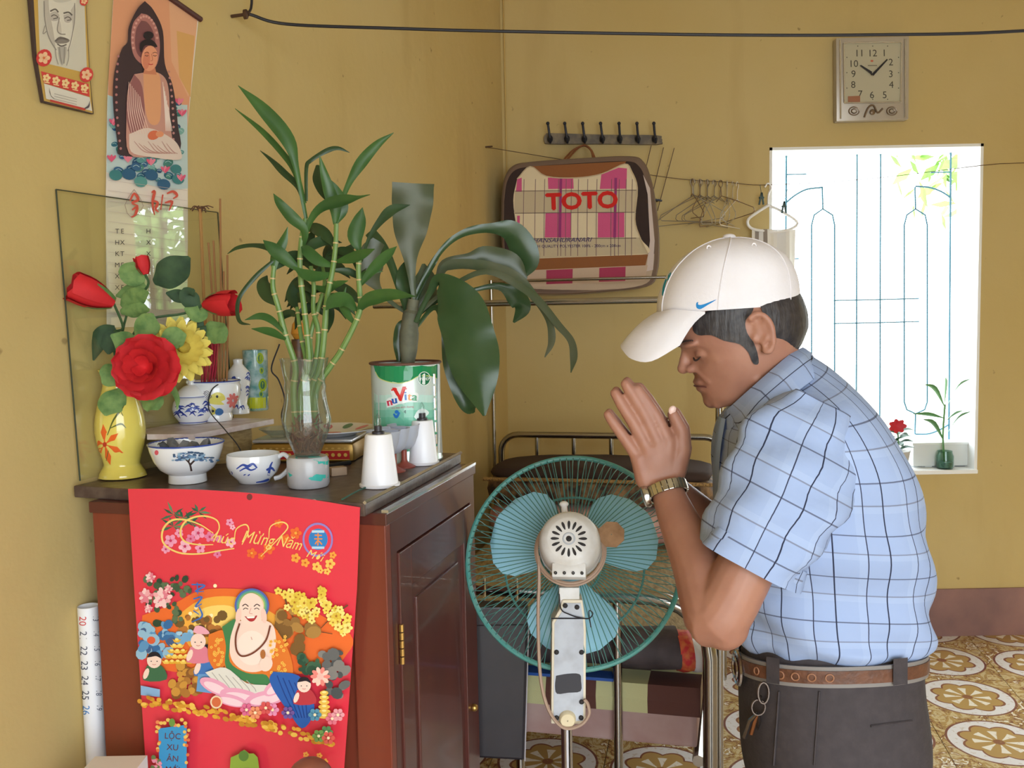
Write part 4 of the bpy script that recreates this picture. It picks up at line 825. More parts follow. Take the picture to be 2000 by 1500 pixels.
# tea cup
cc = at(497, 941); cu = thing('tea_cup', 'white teacup with blue brushwork and a side handle', 'cup', cc)
pc_ = [(.001, .003), (.024, .003), (.026, .000), (.028, .001), (.030, .006), (.042, .018), (.0475, .032), (.048, .044), (.0465, .052), (.045, .052), (.046, .044), (.044, .030), (.034, .014), (.001, .009)]
mb = solid_of(pc_, cc, 44); part('body', mb, PORC, cu, angle=50); p = Print(wrap(mb.bvh()), grid=6); C1 = (62, 84, 164)
for q, w in (([(462, 916), (474, 908), (484, 911), (494, 906), (502, 914)], [2, 6, 3]), ([(468, 920), (480, 914), (490, 918), (500, 915)], [2, 4, 2]), ([(524, 928), (528, 910), (532, 902)], [5, 4, 2]), ([(520, 918), (530, 914), (536, 920)], [4, 5, 3]), ([(500, 942), (520, 938), (540, 926)], [2, 5, 1]), ([(444, 918), (452, 924), (450, 934)], [4, 6, 2]), ([(476, 928), (480, 926)], 2), ([(484, 929), (488, 926)], 2)): p.stroke(q, w, C1)
p.build('painted_landscape', cu, GLAZE)
mb = MB(); h0 = cc + Vector((.044, -.004, .044)); mb.tube(catmull([h0, h0 + Vector((.012, 0, .006)), h0 + Vector((.022, 0, -.004)), h0 + Vector((.020, 0, -.020)), h0 + Vector((.006, 0, -.034)), h0 + Vector((-.006, 0, -.038))], 5), .0042, 8); part('handle', mb, PORC, cu)
# electric altar candles
WPL2 = mat('candle_white_plastic', (238, 238, 244), .35)
def candle(c, rb_, rt, h, label):
    o = thing('electric_candle', label, 'electric candle', c, 'electric altar candles')
    mb = solid_of([(.001, .001), (rb_ + .003, .001), (rb_ + .003, .005), (rb_, .006), (rt, h - .003), (rt - .002, h), (.001, h)], c, 36); part('holder', mb, WPL2, o)
    mb = solid_of([(.011, h - .001), (.011, h + .004), (.007, h + .005), (.007, h + .014), (.001, h + .014)], c, 14); part('socket', mb, mat('dark_socket', (52, 48, 54), .4), o)
    mb = solid_of([(.0045, h + .014), (.0055, h + .022), (.0045, h + .030), (.0006, h + .036)], c, 12); part('bulb', mb, MATS.get('bulb_glass') or thin_glass('bulb_glass', (246, 246, 246), 1.6), o)
candle(at(742, 949), .0325, .0235, .092, 'white electric candle standing at the slab edge, without its flame cover')
candle(at(827, 906), .0290, .0215, .088, 'white electric candle standing before the green milk tin')
# offering goblets
CLP = thin_glass('frosted_plastic', (226, 230, 240), 1.45, .15, .5, (220, 224, 236)); RBP = mat('red_brown_plastic', (150, 74, 62), .4)
for k, (px_, py_) in enumerate([(751, 929), (770, 921), (790, 912)]):
    c = at(px_, py_); o = thing('offering_goblet', ['frosted plastic goblet directly behind the first electric candle', 'frosted plastic goblet in the middle of three', 'frosted plastic goblet beside the electric candle by the tin'][k], 'goblet', c, 'offering goblets on the altar')
    mb = solid_of([(.001, 0), (.022, 0), (.022, .002), (.008, .009), (.0055, .014), (.0055, .034), (.001, .034)], c, 24); part('foot', mb, RBP, o)
    mb = solid_of([(.001, .034), (.012, .036), (.022, .046), (.028, .062), (.0315, .082), (.0325, .084), (.0305, .083), (.027, .062), (.021, .048), (.001, .038)], c, 32); part('cup', mb, CLP, o)
# gold and red tin, plates
tc_ = at(582, 903) + EY * .06; tin = thing('biscuit_tin', 'flat gold tin with a red printed band under the plate', 'tin', (tc_.x, tc_.y, ZS))
mt = Matrix.Rotation(-CA * .35, 3, 'Z')
mb = MB(); mb.box((tc_.x, tc_.y, ZS + .020), (.218, .13, .040), mt); part('body', mb, mat('tin_gold', (170, 130, 56), .35, .4), tin, bevel=.012)
p = Print(lambda x, y, l: Vector((tc_.x, tc_.y, ZS)) + mt @ Vector((x, -.0655 - l, y)))
p.poly([(-.1, .006), (.1, .006), (.1, .026), (-.1, .026)], (188, 44, 44))
for i in range(15): p.circ(-.09 + i * .013, .016, .004, .004, (226, 184, 90), 8); p.circ(-.09 + i * .013, .0295, .0035, .0018, (206, 166, 86), 8)
p.stroke([(-.1, .0065), (.1, .0065)], .0012, (226, 184, 90), 0); p.stroke([(-.1, .0255), (.1, .0255)], .0012, (226, 184, 90), 0); p.build('tin_print', tin)
mb = MB(); mb.box((tc_.x, tc_.y, ZS + .0435), (.21, .122, .007), mt); part('lid', mb, mat('tin_lid', (206, 204, 204), .3, .6), tin, bevel=.003)
zt = ZS + .047
pl = at(636, 838, zt + .012); d_ = (pl - WP).dot(WN)
plate = thing('floral_plate', 'white plate with pink and green flowers lying on the tin', 'plate', (tc_.x + .045, tc_.y + .0, zt)); k = Vector((tc_.x + .045, tc_.y, zt))
mb = solid_of([(.001, .0005), (.05, .0005), (.055, .004), (.092, .014), (.0925, .016), (.054, .007), (.001, .004)], k, 48); part('dish', mb, PORC, plate, angle=60); b_ = mb.bvh()
def drop(x, y, l):
    h, n, i, t = b_.ray_cast(k + Vector((x, y, .1)), Vector((0, 0, -1))); return None if h is None else h + n * (l + .0003)
for a in range(10): t = a * PI / 5; p = Print(drop, grid=.012); p.circ(.07 * math.cos(t), .07 * math.sin(t), .016, .010, (206, 110, 130) if a % 2 else (70, 130, 100), 12, a * 36); p.build('painted_petal', plate, GLAZE)
p = Print(drop, grid=.012); p.circ(0, 0, .02, .018, (210, 120, 140), 14); p.build('painted_centre', plate, GLAZE)
k2 = Vector((tc_.x - .062, tc_.y - .01, zt)); mb = solid_of([(.001, .001), (.02, .001), (.022, .004), (.043, .018), (.0435, .019), (.041, .018), (.02, .006), (.001, .004)], k2, 32)
single('glass_saucer', mb, thin_glass('saucer_glass', (226, 234, 230), 1.5, 0, .08), 'small clear glass saucer on the tin beside the plate', 'saucer', loc=k2)
# pen, wood chip, green cord
a, b = at(640, 916), at(684, 908); mb = MB(); mb.tube([a + EZ * .005, b + EZ * .005], .0045, 8); single('black_pen', mb, BLACK, 'black pen lying behind the plastic bottle', 'pen')
a = at(660, 928); mb = MB(); mb.box(a + EZ * .008, (.03, .02, .016), Matrix.Rotation(.5, 3, 'Z')); single('wood_chip', mb, mat('raw_wood', (176, 150, 126), .7), 'small raw wood block beside the plastic bottle', 'wood block', bevel=.002)
mb = MB(); mb.tube(catmull([at(668, 978) + EZ * .002, at(690, 968) + EZ * .004, at(704, 960) + EZ * .003, at(722, 952) + EZ * .003], 5), .0016, 6); single('green_cord', mb, mat('green_cord', (52, 96, 84), .5), 'thin green cord lying by the white electric candle', 'cord')
# ---- raised tile shelf by the wall
ZH = 1.230
def clampw(p, m):
    d = (p - WP).dot(WN); return p if d >= m else p + WN * (m - d)
cA, cB, cC = at(378, 848, ZH), clampw(at(535, 818, ZH), .04), clampw(at(287, 848, ZH), .045)
poly = [cC, cA, cB, clampw(cB + WD * .02, .034) + WN * 0, clampw(cC + WD * .0, .034)]
poly = [cC, cA, cB, cB - WN * (((cB - WP).dot(WN)) - .018), cC + WD * .06 - WN * (((cC + WD * .06 - WP).dot(WN)) - .018)]
sh = thing('tile_shelf', 'pale tile laid on a low box as a raised altar step', 'shelf', (cA.x, cA.y, ZS))
mb = MB(); mb.prism([Vector((p_.x, p_.y, ZH - .011)) for p_ in poly], EZ * .011); part('tile_top', mb, mat('pinkish_tile', (214, 202, 200), .35, noise=(30, (170, 140, 136), .7)), sh, smooth=False, bevel=.001)
cen = sum(poly, Vector()) / len(poly); bxp = [poly[0].lerp(cen, .2) + WD * .09, cA.lerp(cen, .25) + WD * .12, cB.lerp(cen, .3), poly[3].lerp(cen, .2), poly[4].lerp(cen, .1) + WD * .06]; mb = MB(); mb.prism([Vector((p_.x, p_.y, ZS + .0005)) for p_ in bxp], EZ * (ZH - .0115 - ZS)); part('box', mb, mat('straw_box', (184, 156, 104), .7, noise=(50, (150, 120, 74), .8, (1, 1, 4))), sh, smooth=False)
def sat(px_, py_, r): return clampw(at(px_, py_, ZH), r + .017)
def shf(c, x, y): a = proj(c); return a[0] - x, a[1] - y
# lidded jar
jc = sat(345, 826, .040); jar = thing('lidded_jar', 'small blue and white lidded porcelain jar', 'jar', jc)
mb = solid_of([(.001, .001), (.027, .001), (.029, .006), (.038, .018), (.041, .032), (.038, .046), (.030, .056), (.026, .058), (.001, .058)], jc); part('body', mb, PORC, jar, angle=50); p = Print(wrap(mb.bvh(), shf(jc, 345, 826)), grid=5)
rj = random.Random(8)
for _ in range(34):
    x, y = rj.uniform(312, 378), rj.uniform(789, 812); p.stroke([(x - 6, y), (x, y - rj.uniform(2, 6)), (x + 6, y + rj.uniform(-3, 4))], [1, 3.5, 1], rj.choice([(58, 76, 158), (84, 104, 180), (46, 58, 132)]))
p.build('dragon_print', jar, GLAZE)
mb = solid_of([(.032, .056), (.033, .060), (.026, .070), (.016, .078), (.007, .081), (.006, .086), (.008, .091), (.004, .095), (.001, .096)], jc); part('lid', mb, PORC, jar)
for zz, r in ((.004, .0285), (.057, .0315)):
    mb = MB(); mb.tube([jc + Vector((r * math.cos(a * PI / 20), r * math.sin(a * PI / 20), zz)) for a in range(40)], .001, 5, closed=True); part('blue_line', mb, MATS['cobalt'], jar)
# incense bowl
ic = sat(424, 822, .052); ib = thing('incense_bowl', 'footed white incense bowl with a yellow painted beast', 'incense bowl', ic)
mb = solid_of([(.001, .004), (.024, .004), (.027, .0), (.031, .001), (.033, .010), (.030, .018), (.042, .034), (.0505, .056), (.052, .074), (.049, .080), (.052, .085), (.049, .086), (.046, .080), (.001, .074)], ic); part('body', mb, PORC, ib, angle=50); p = Print(wrap(mb.bvh(), shf(ic, 424, 822)), grid=5)
p.poly(cat2([(412, 772), (424, 766), (436, 770), (440, 780), (432, 784), (438, 790), (420, 790), (408, 786), (412, 772)], 3), (222, 212, 110)); p.poly(cat2([(386, 792), (402, 788), (418, 796), (424, 806), (402, 814), (390, 808), (386, 792)], 3), (214, 204, 96))
for i in range(9): p.stroke([(414 - i * 1.5, 776 + i * 1.2), (406 - i * 1.8, 764 + i * 2.6), (398 - i * 1.5, 766 + i * 3.4)], 1.1, (70, 62, 70), 3)
for i in range(9): p.stroke([(400 - i * .8, 790 + i * .8), (390 - i * .9, 780 + i * 2), (378 + i * .2, 782 + i * 2.4)], 1.1, (70, 62, 70), 3)
for x, y in ((424, 774), (398, 798), (408, 806), (394, 806), (416, 802)): p.circ(x, y, 2.6, 2.8, (60, 60, 60), 8)
for k_ in range(9): a = k_ * .7; p.circ(454 + 7 * math.cos(a), 782 + 9 * math.sin(a), 6, 3, (216, 120, 116), 8, a * 57)
p.circ(428, 804, 8, 8, (70, 120, 176), 12); p.build('painted_beast', ib, GLAZE)
mb = solid_of([(.001, .0775), (.02, .083), (.044, .0785), (.0455, .0765), (.001, .0755)], ic, 24); part('ash', mb, mat('incense_ash', (196, 186, 178), .9, noise=(80, (130, 116, 106), .9)), ib)
mb = MB(); mb.tube([ic + Vector((.0512 * math.cos(a * PI / 20), .0512 * math.sin(a * PI / 20), .0855)) for a in range(40)], .0013, 5, closed=True); part('blue_rim', mb, MATS['cobalt'], ib)
RED = mat('incense_red', (176, 40, 66), .7); STK = mat('incense_stick', (158, 112, 70), .8); BRN_ = mat('burnt_incense', (96, 66, 48), .9)
YI = ic.y
def stick(bx, by, tx, ty, r, m, label, dy=0, grp='spent incense sticks in the bowl'):
    b0 = ic + Vector((bx, by, .079)); t = Py(tx, ty, YI + by + dy); t = clampw(t, .045); mb = MB(); mb.tube([b0, b0.lerp(t, .5) + Vector((random.uniform(-.002, .002), 0, 0)), t], r, 6); return single('incense_stick', mb, m, label, 'incense stick', loc=b0, group=grp), t
for i in range(13):
    a = i * 2.4; r = .004 + .014 * math.sqrt(i / 13); stick(-.012 + r * math.cos(a), r * math.sin(a) * .8, 396 + (r * math.cos(a) + .018) / .036 * 36, 668 + random.uniform(-6, 6), .0016, RED, 'short red incense stub in the tight red bundle', grp='red incense stubs')
o, t = stick(-.016, .006, 391, 408, .0034, mat('golden_stick', (170, 126, 70), .7), 'tall golden incense stick crowned with curled ash')
mb = MB()
for i in range(11):
    a = i * 1.9; l = random.uniform(.012, .028); d = Vector((math.cos(a), .5 * math.sin(a), .15)); mb.tube(catmull([t + EZ * (-.012 + i * .001), t + d * l * .5 + EZ * .004, t + d * l + EZ * random.uniform(-.012, .004)], 4), .0012, 5)
c_ = part('curled_ash', mb, BRN_, o)
for tx, ty, bx, by, lb in ((430, 388, .010, .004, 'tallest thin incense stick with a dark unburnt tip'), (407, 474, .004, .01, 'thin brown incense stick leaning over the bowl'), (417, 470, .008, -.004, 'thin brown incense stick leaning over the bowl'), (444, 498, .022, .006, 'slim brown incense stick above the blue vase'), (437, 530, .018, -.002, 'slim brown incense stick above the blue vase')): stick(bx, by, tx, ty, .0022, STK, lb)
# small blue vase and printed tumbler
bv = sat(463, 808, .027); o = thing('blue_vase', 'slim blue and white vase behind the incense bowl', 'vase', bv)
mb = solid_of([(.001, .001), (.022, .001), (.022, .010), (.017, .022), (.022, .05), (.027, .075), (.025, .095), (.014, .108), (.010, .114), (.011, .124), (.007, .125), (.001, .11)], bv); part('body', mb, PORC, o, angle=50); p = Print(wrap(mb.bvh(), shf(bv, 463, 808)), grid=5)
for _ in range(26): x, y = rj.uniform(440, 486), rj.uniform(715, 800); p.stroke([(x - 4, y), (x, y - 4), (x + 3, y + 3)], [1, 3, 1], (64, 82, 164))
p.build('painted_scrolls', o, GLAZE)
tb = sat(482, 803, .027) + WD * .015; o = thing('printed_tumbler', 'tall tumbler with teal swirls and yellow-green rings', 'tumbler', tb)
mb = solid_of([(.001, .001), (.024, .001), (.026, .004), (.029, .142), (.0275, .142), (.024, .008), (.001, .006)], tb, 28); part('glass', mb, mat('tumbler_teal', (96, 150, 148), .08, noise=(45, (196, 214, 216), .9), coat=.6), o); p = Print(wrap(mb.bvh(), shf(tb, 484, 800)), grid=5)
p.poly([(462, 775), (505, 772), (504, 812), (462, 812)], (190, 196, 48))
for x, y, r in ((489, 698, 7), (492, 722, 4), (494, 750, 8), (491, 768, 4)): p.circ(x, y, r, r * 1.6, (150, 176, 52), 14); p.circ(x, y, r * .55, r, (60, 110, 84), 12)
p.build('tumbler_print', o, GLAZE)
mb = MB(); mb.tube(catmull([ic + Vector((.03, -.03, .088)), ic + Vector((.01, -.058, .07)), ic + Vector((.004, -.06, .03)), Vector((cA.x + .05, cA.y + .03, ZH + .004)), Vector((cA.x + .09, cA.y - .01, ZH - .03)), Vector((cA.x + .10, cA.y - .02, ZS + .004))], 6), .0012, 5)
single('thin_black_wire', mb, BLACK, 'thin black wire trailing down over the tile shelf', 'wire')
# amber altar lamp and its cord behind the bottle
lc = at(590, 862); lc = clampw(lc, .06); o = thing('altar_lamp', 'slim dark altar lamp with an amber bulb behind the bamboo', 'lamp', lc)
hL = Py(580, 640, lc.y).z - ZS
mb = solid_of([(.001, 0), (.028, 0), (.028, .006), (.012, .014), (.012, hL * .45), (.024, hL * .55), (.020, hL * .7), (.016, hL * .9), (.001, hL * .9)], lc, 20); part('stand', mb, mat('dark_lamp_wood', (64, 48, 40), .4, noise=(30, (150, 100, 50), .6)), o)
mb = solid_of([(.009, hL * .9), (.017, hL * .95), (.013, hL * 1.03), (.001, hL * 1.09)], lc, 16); part('bulb', mb, mat('amber_plastic', (206, 140, 50), .3), o)
mb = MB(); mb.tube(catmull([Py(546, 672, lc.y), Py(530, 720, lc.y), Py(544, 742, lc.y), Py(556, 780, lc.y), Py(550, 815, lc.y), lc + Vector((-.03, -.01, .003))], 6), .0018, 6); part('cord', mb, BLACK, o)
# stool with a box, and a knobbed post, just in front of the cabinet foot
sp = Py(222, 1493, 1.50); zq = sp.z
o = thing('corner_stool', 'plain wooden stool at the cabinet corner', 'stool', (sp.x - .02, sp.y + .0, 0)); so = Vector((sp.x - .02, sp.y, 0)); WDS = mat('stool_wood', (150, 104, 66), .5)
mb = MB(); mb.box(so + EZ * (zq - .055), (.16, .10, .02)); part('seat', mb, WDS, o, bevel=.004)
for sx in (-1, 1):
    for sy in (-1, 1): mb = MB(); mb.box(so + Vector((sx * .065, sy * .035, (zq - .065) / 2)), (.02, .02, zq - .065)); part('leg', mb, WDS, o)
mb = MB(); mb.box(so + Vector((.02, 0, zq - .0225)), (.09, .06, .045), col=(236, 236, 228)); mb.box(so + Vector((.02, -.0305, zq - .022)), (.088, .001, .014), col=(70, 120, 84)); single('paper_box', mb, PRINT, 'white paper box with a green stripe on the stool', 'box', smooth=False)
kp = Py(604, 1482, 1.33); o = thing('knobbed_post', 'brown wooden post with a round knob before the calendar', 'post', (kp.x, kp.y, 0)); r_ = .036
mb = MB(); mb.lathe([(.0, 0), (.06, 0), (.06, .02), (.02, .03), (.018, kp.z - .09), (.024, kp.z - .075)], 20, (kp.x, kp.y, 0)); part('shaft', mb, mat('knob_wood', (140, 84, 66), .45), o)
mb = MB(); mb.ell((kp.x, kp.y, kp.z - r_), (r_, r_, r_), 12); part('knob', mb, MATS['knob_wood'], o)

# ================================================================ PLANTS AND FLOWERS
def vleaf(parent, pts, wid, Y, m, fold=.12, twist=0., n=5, name='leaf'):
    """leaf blade along a midrib; Y is one depth or (depth at the base, depth at the tip)"""
    k = len(pts); Ys = [Y] * k if isinstance(Y, (int, float)) else [Y[0] + (Y[1] - Y[0]) * i / (k - 1) for i in range(k)]
    P = catmull([Py(x, y, Ys[i]) for i, (x, y) in enumerate(pts)], n); Wd = cat1([w * y / F for w, y in zip(wid, Ys)], n); rows = []
    for i, q in enumerate(P):
        t = (P[min(len(P) - 1, i + 1)] - P[max(0, i - 1)]).normalized(); v = (q - CAM).normalized(); s = t.cross(v)
        s = s.normalized() if s.length > 1e-4 else t.orthogonal().normalized(); s = Matrix.Rotation(twist, 3, t) @ s; up = s.cross(t); w = max(.0005, Wd[i]) / 2
        wav = .10 * w * math.sin(i * .9)
        rows.append([q - s * w + up * (w * fold * 2 + wav), q - s * w * .55 + up * w * fold * .6, q, q + s * w * .55 + up * w * fold * .6, q + s * w + up * (w * fold * 2 - wav)])
    mb = MB(); mb.loft(rows, closed=False, cap=False); return part(name, mb, m, parent, angle=80)
LB = mat('bamboo_leaf', (62, 98, 44), .38, noise=(14, (42, 74, 36), .8)); LB2 = mat('bamboo_leaf_dark', (46, 70, 38), .4, noise=(14, (34, 54, 32), .8))
STM = mat('bamboo_stalk', (98, 130, 62), .4, noise=(30, (122, 148, 86), .7)); RING = mat('bamboo_ring', (196, 170, 120), .6)
# ---- bottle vase
btc = at(603, 950); bt = thing('bottle_vase', 'cut clear plastic bottle set in a grey and teal cup base', 'vase', btc)
mb = solid_of([(.001, .001), (.034, .001), (.0365, .006), (.0365, .048), (.033, .054), (.022, .055), (.001, .050)], btc, 32); part('base', mb, mat('grey_base', (186, 186, 190), .35, noise=(24, (150, 150, 156), .6), coat=.3), bt)
p = Print(wrap(mb.bvh()), grid=6)
for q in ([(602, 934), (618, 926), (644, 924), (644, 932), (626, 940), (608, 938)], [(612, 898), (642, 898), (640, 908), (622, 906)], [(563, 922), (572, 928), (566, 932)]): p.poly(q, (64, 178, 168))
p.circ(602, 894, 26, 4, (86, 186, 178), 18); p.build('teal_marks', bt)
bz = [(.019, .052), (.024, .062), (.034, .085), (.0405, .104), (.0425, .118), (.040, .132), (.036, .150), (.0345, .166), (.0365, .176), (.0345, .184), (.0375, .2), (.0415, .222), (.0425, .226)]
mb = solid_of(bz + [(r - .0007, z) for r, z in bz[::-1]], btc, 36); part('bottle', mb, thin_glass('clear_pet', (238, 242, 238), 1.6, .04, .025), bt, angle=60)
for k in range(8):
    a = k * PI / 4; mb = MB(); mb.tube([btc + Vector(((r + .0004) * math.cos(a), (r + .0004) * math.sin(a), z)) for r, z in bz[3:8]], .0014, 5); part('rib', mb, MATS['clear_pet'], bt)
rr = random.Random(3); mb = MB()
for k in range(170):
    a = rr.uniform(0, 6.28); z0 = rr.uniform(.07, .13); r0_ = rr.uniform(.005, .028); pts = [btc + Vector((r0_ * math.cos(a), r0_ * math.sin(a), z0))]
    for j in range(3): a += rr.uniform(-.9, .9); r1 = min(.017 + max(0, (z0 - .055)) * .42 , rr.uniform(.008, .03)); z0 = max(.06, z0 - rr.uniform(.005, .022)); r1 = min(r1, .014 + (z0 - .052) * .45); pts.append(btc + Vector((r1 * math.cos(a), r1 * math.sin(a), z0)))
    mb.tube(pts, .0016, 4)
part('roots', mb, mat('brown_roots', (122, 78, 48), .8), bt, kind='stuff')
# ---- lucky bamboo, one thing per stalk
YS = btc.y
def stalk(pts, label, leaves, dy=0., bx=0., r=.0062):
    base = btc + Vector((bx, dy * .3, .075)); P = [base, btc + Vector((max(-.020, min(.020, bx * 1.3)), dy * .3, .166))] + [Py(x, y, YS + dy * (.3 + .7 * i / len(pts))) for i, (x, y) in enumerate(pts)]
    o = thing('lucky_bamboo', label, 'plant', base, 'lucky bamboo stalks in the bottle'); Q = catmull(P, 5); N = len(Q)
    mb = MB(); mb.tube(Q, [r * (1 - .35 * i / N) for i in range(N)], 8); part('stalk', mb, STM, o)
    for j in range(3, N - 2, 4):
        t = (Q[j + 1] - Q[j - 1]).normalized(); mb = MB(); mb.tube([Q[j] - t * .0012, Q[j] + t * .0012], r * (1 - .35 * j / N) + .0007, 8); part('node_ring', mb, RING, o)
    for pl_, w, dk, d1 in leaves: vleaf(o, pl_, w, (YS + dy, YS + dy + d1), LB2 if dk else LB, .14, rr.uniform(-.35, .35))
    return o
stalk([(603, 716), (600, 655), (594, 602), (586, 530), (588, 473), (597, 427)], 'tallest lucky bamboo stalk with long leaves pointing up', [
    ([(598, 427), (578, 325), (562, 272), (516, 215), (465, 167)], [7, 12, 28, 26, 1], 0, .0), ([(596, 397), (577, 336), (554, 302), (512, 256), (459, 212)], [6, 12, 12, 11, 1], 0, .05),
    ([(592, 393), (582, 363), (554, 336), (531, 313), (508, 294)], [6, 12, 14, 9, 1], 1, .06), ([(598, 393), (598, 329), (607, 313), (638, 294), (660, 289), (683, 298)], [6, 8, 8, 10, 8, 1], 1, .04),
    ([(592, 480), (594, 450), (569, 424), (546, 397), (534, 378)], [8, 16, 24, 16, 1], 0, -.05), ([(592, 477), (607, 431), (630, 405), (668, 392), (698, 386), (723, 380)], [8, 12, 20, 24, 8, 1], 0, -.06),
    ([(588, 530), (554, 503), (531, 484), (514, 469)], [8, 26, 22, 1], 0, -.04), ([(590, 500), (612, 478), (640, 470), (668, 474)], [8, 20, 18, 1], 1, .05)], 0, -.006)
stalk([(626, 712), (634, 644), (638, 587), (649, 530), (655, 484), (657, 437)], 'lucky bamboo stalk with a broad crown of leaves', [
    ([(655, 439), (655, 408), (645, 378), (632, 335), (624, 303)], [8, 22, 24, 14, 1], 0, -.03), ([(656, 436), (664, 405), (652, 372), (642, 348)], [8, 32, 24, 1], 0, .0),
    ([(660, 430), (668, 393), (683, 355), (706, 317), (736, 283), (769, 259)], [6, 8, 12, 22, 16, 1], 0, .05), ([(650, 400), (634, 372), (624, 345), (620, 322)], [6, 24, 28, 6], 1, .05),
    ([(657, 484), (634, 456), (612, 444), (590, 452)], [6, 24, 22, 1], 1, .05), ([(657, 511), (683, 505), (708, 496), (732, 486)], [6, 20, 18, 1], 0, -.05), ([(652, 520), (622, 508), (600, 490), (588, 482)], [6, 22, 22, 1], 0, -.05),
    ([(650, 535), (620, 540), (596, 536), (572, 520)], [6, 20, 20, 1], 0, -.06), ([(652, 528), (680, 530), (700, 538), (716, 524)], [6, 14, 12, 1], 1, .03)], .01, .008)
stalk([(645, 716), (668, 682), (702, 610), (702, 564), (700, 522), (704, 488)], 'lucky bamboo stalk leaning out to one side', [
    ([(702, 490), (694, 462), (702, 432), (708, 405)], [8, 30, 26, 1], 0, -.02), ([(706, 511), (721, 465), (744, 431), (767, 410), (801, 400)], [5, 7, 15, 20, 1], 1, .06),
    ([(702, 560), (729, 526), (755, 500), (775, 481)], [6, 20, 20, 1], 0, -.03), ([(702, 553), (714, 534), (748, 530)], [5, 12, 1], 0, .0), ([(698, 610), (721, 587), (763, 576), (812, 579)], [8, 28, 24, 1], 0, -.06),
    ([(696, 606), (676, 586), (652, 588), (636, 606)], [8, 28, 26, 1], 0, -.05), ([(690, 630), (676, 610), (668, 590), (676, 560)], [6, 16, 14, 1], 0, .02), ([(704, 540), (690, 500), (664, 490), (640, 500)], [5, 18, 16, 1], 1, .05)], .0, .014)
stalk([(577, 716), (558, 655), (543, 598), (533, 560), (535, 519)], 'lucky bamboo stalk beside the amber lamp with drooping leaves', [
    ([(535, 530), (537, 503), (552, 473), (562, 443)], [7, 20, 18, 1], 0, .0), ([(535, 525), (560, 505), (585, 500), (604, 512)], [7, 22, 20, 1], 1, .05), ([(533, 509), (501, 538), (470, 576), (463, 606), (469, 629), (489, 634)], [6, 9, 8, 8, 7, 1], 1, -.05),
    ([(535, 500), (524, 484), (493, 479), (463, 484), (444, 496)], [5, 12, 8, 7, 1], 1, .04), ([(554, 648), (531, 625), (508, 617), (478, 625)], [6, 14, 14, 1], 0, -.05), ([(558, 663), (527, 648), (491, 642)], [6, 17, 1], 0, -.06), ([(540, 595), (520, 574), (514, 552), (522, 538)], [7, 28, 26, 2], 1, .04)], -.01, -.016)
stalk([(616, 712), (622, 650), (612, 606), (613, 560), (607, 520)], 'short lucky bamboo stalk in the middle of the bunch', [
    ([(607, 525), (596, 500), (604, 470), (616, 446)], [7, 26, 22, 1], 1, .04), ([(610, 540), (640, 520), (664, 524), (684, 544)], [7, 22, 20, 1], 1, .06), ([(612, 570), (590, 556), (570, 566), (556, 590)], [7, 22, 18, 1], 1, .05),
    ([(612, 600), (640, 590), (664, 600), (676, 624)], [7, 18, 16, 1], 1, .05), ([(614, 560), (636, 566), (656, 556), (680, 548)], [7, 16, 14, 1], 0, -.04), ([(612, 590), (596, 580), (576, 584), (560, 600)], [7, 20, 18, 1], 1, .04)], .03, .002, .0055)
stalk([(598, 712), (590, 668), (584, 630), (580, 600)], 'shortest lucky bamboo stalk, almost hidden among leaves', [
    ([(580, 602), (570, 580), (578, 552), (590, 536)], [6, 22, 18, 1], 1, .03), ([(582, 612), (604, 600), (624, 606), (640, 622)], [6, 18, 14, 1], 1, .03), ([(582, 616), (566, 612), (552, 620), (545, 640)], [6, 16, 14, 1], 1, .03)], .04, -.008, .005)
o_ = stalk([(610, 712), (606, 660), (622, 600), (634, 556), (630, 520)], 'leafy lucky bamboo stalk filling the middle of the bunch', [
    ([(630, 522), (650, 500), (676, 492), (700, 470)], [7, 22, 20, 1], 1, .05), ([(632, 530), (606, 512), (584, 512), (560, 536)], [7, 20, 20, 1], 1, .06), ([(634, 552), (664, 560), (690, 576), (712, 600)], [7, 22, 20, 1], 1, .05), ([(630, 566), (604, 566), (582, 580), (566, 606)], [7, 20, 18, 1], 1, .06),
    ([(626, 586), (650, 584), (676, 592), (694, 616)], [7, 24, 20, 1], 0, .03), ([(622, 596), (600, 604), (584, 620), (576, 644)], [7, 18, 16, 1], 1, .05), ([(634, 545), (646, 520), (640, 492), (646, 466)], [7, 24, 20, 1], 1, .06), ([(626, 575), (640, 600), (644, 624), (640, 650)], [6, 20, 16, 1], 1, .04)], .05, .005, .005)
# ---- milk tin with dracaena
yt = 1.885; tcn = Py(797, 900, yt); tcn.z = ZS; RTN = .0715; ht = Py(797, 707, yt).z - ZS
tn = thing('milk_tin', 'green and white milk powder tin used as a plant pot', 'tin', tcn)
mb = solid_of([(.001, .001), (RTN, .001), (RTN + .001, .004), (RTN - .001, .008), (RTN - .001, ht - .006), (RTN + .0005, ht), (RTN - .0015, ht), (RTN - .003, ht - .02), (.001, ht - .02)], tcn, 48); part('can', mb, mat('tin_label_white', (214, 228, 224), .25, .2), tn)
mb2 = MB(); mb2.tube([tcn + Vector((RTN * math.cos(a * PI / 24), RTN * math.sin(a * PI / 24), ht - .001)) for a in range(48)], .0028, 6, closed=True); part('rusty_rim', mb2, mat('rust_rim', (104, 70, 56), .7), tn)
p = Print(wrap(mb.bvh()), grid=9, eps=4e-5); N = lambda pts: [(700 + x / 5.555, 690 + y / 5.555) for x, y in pts]
xl, xr = 170, 850
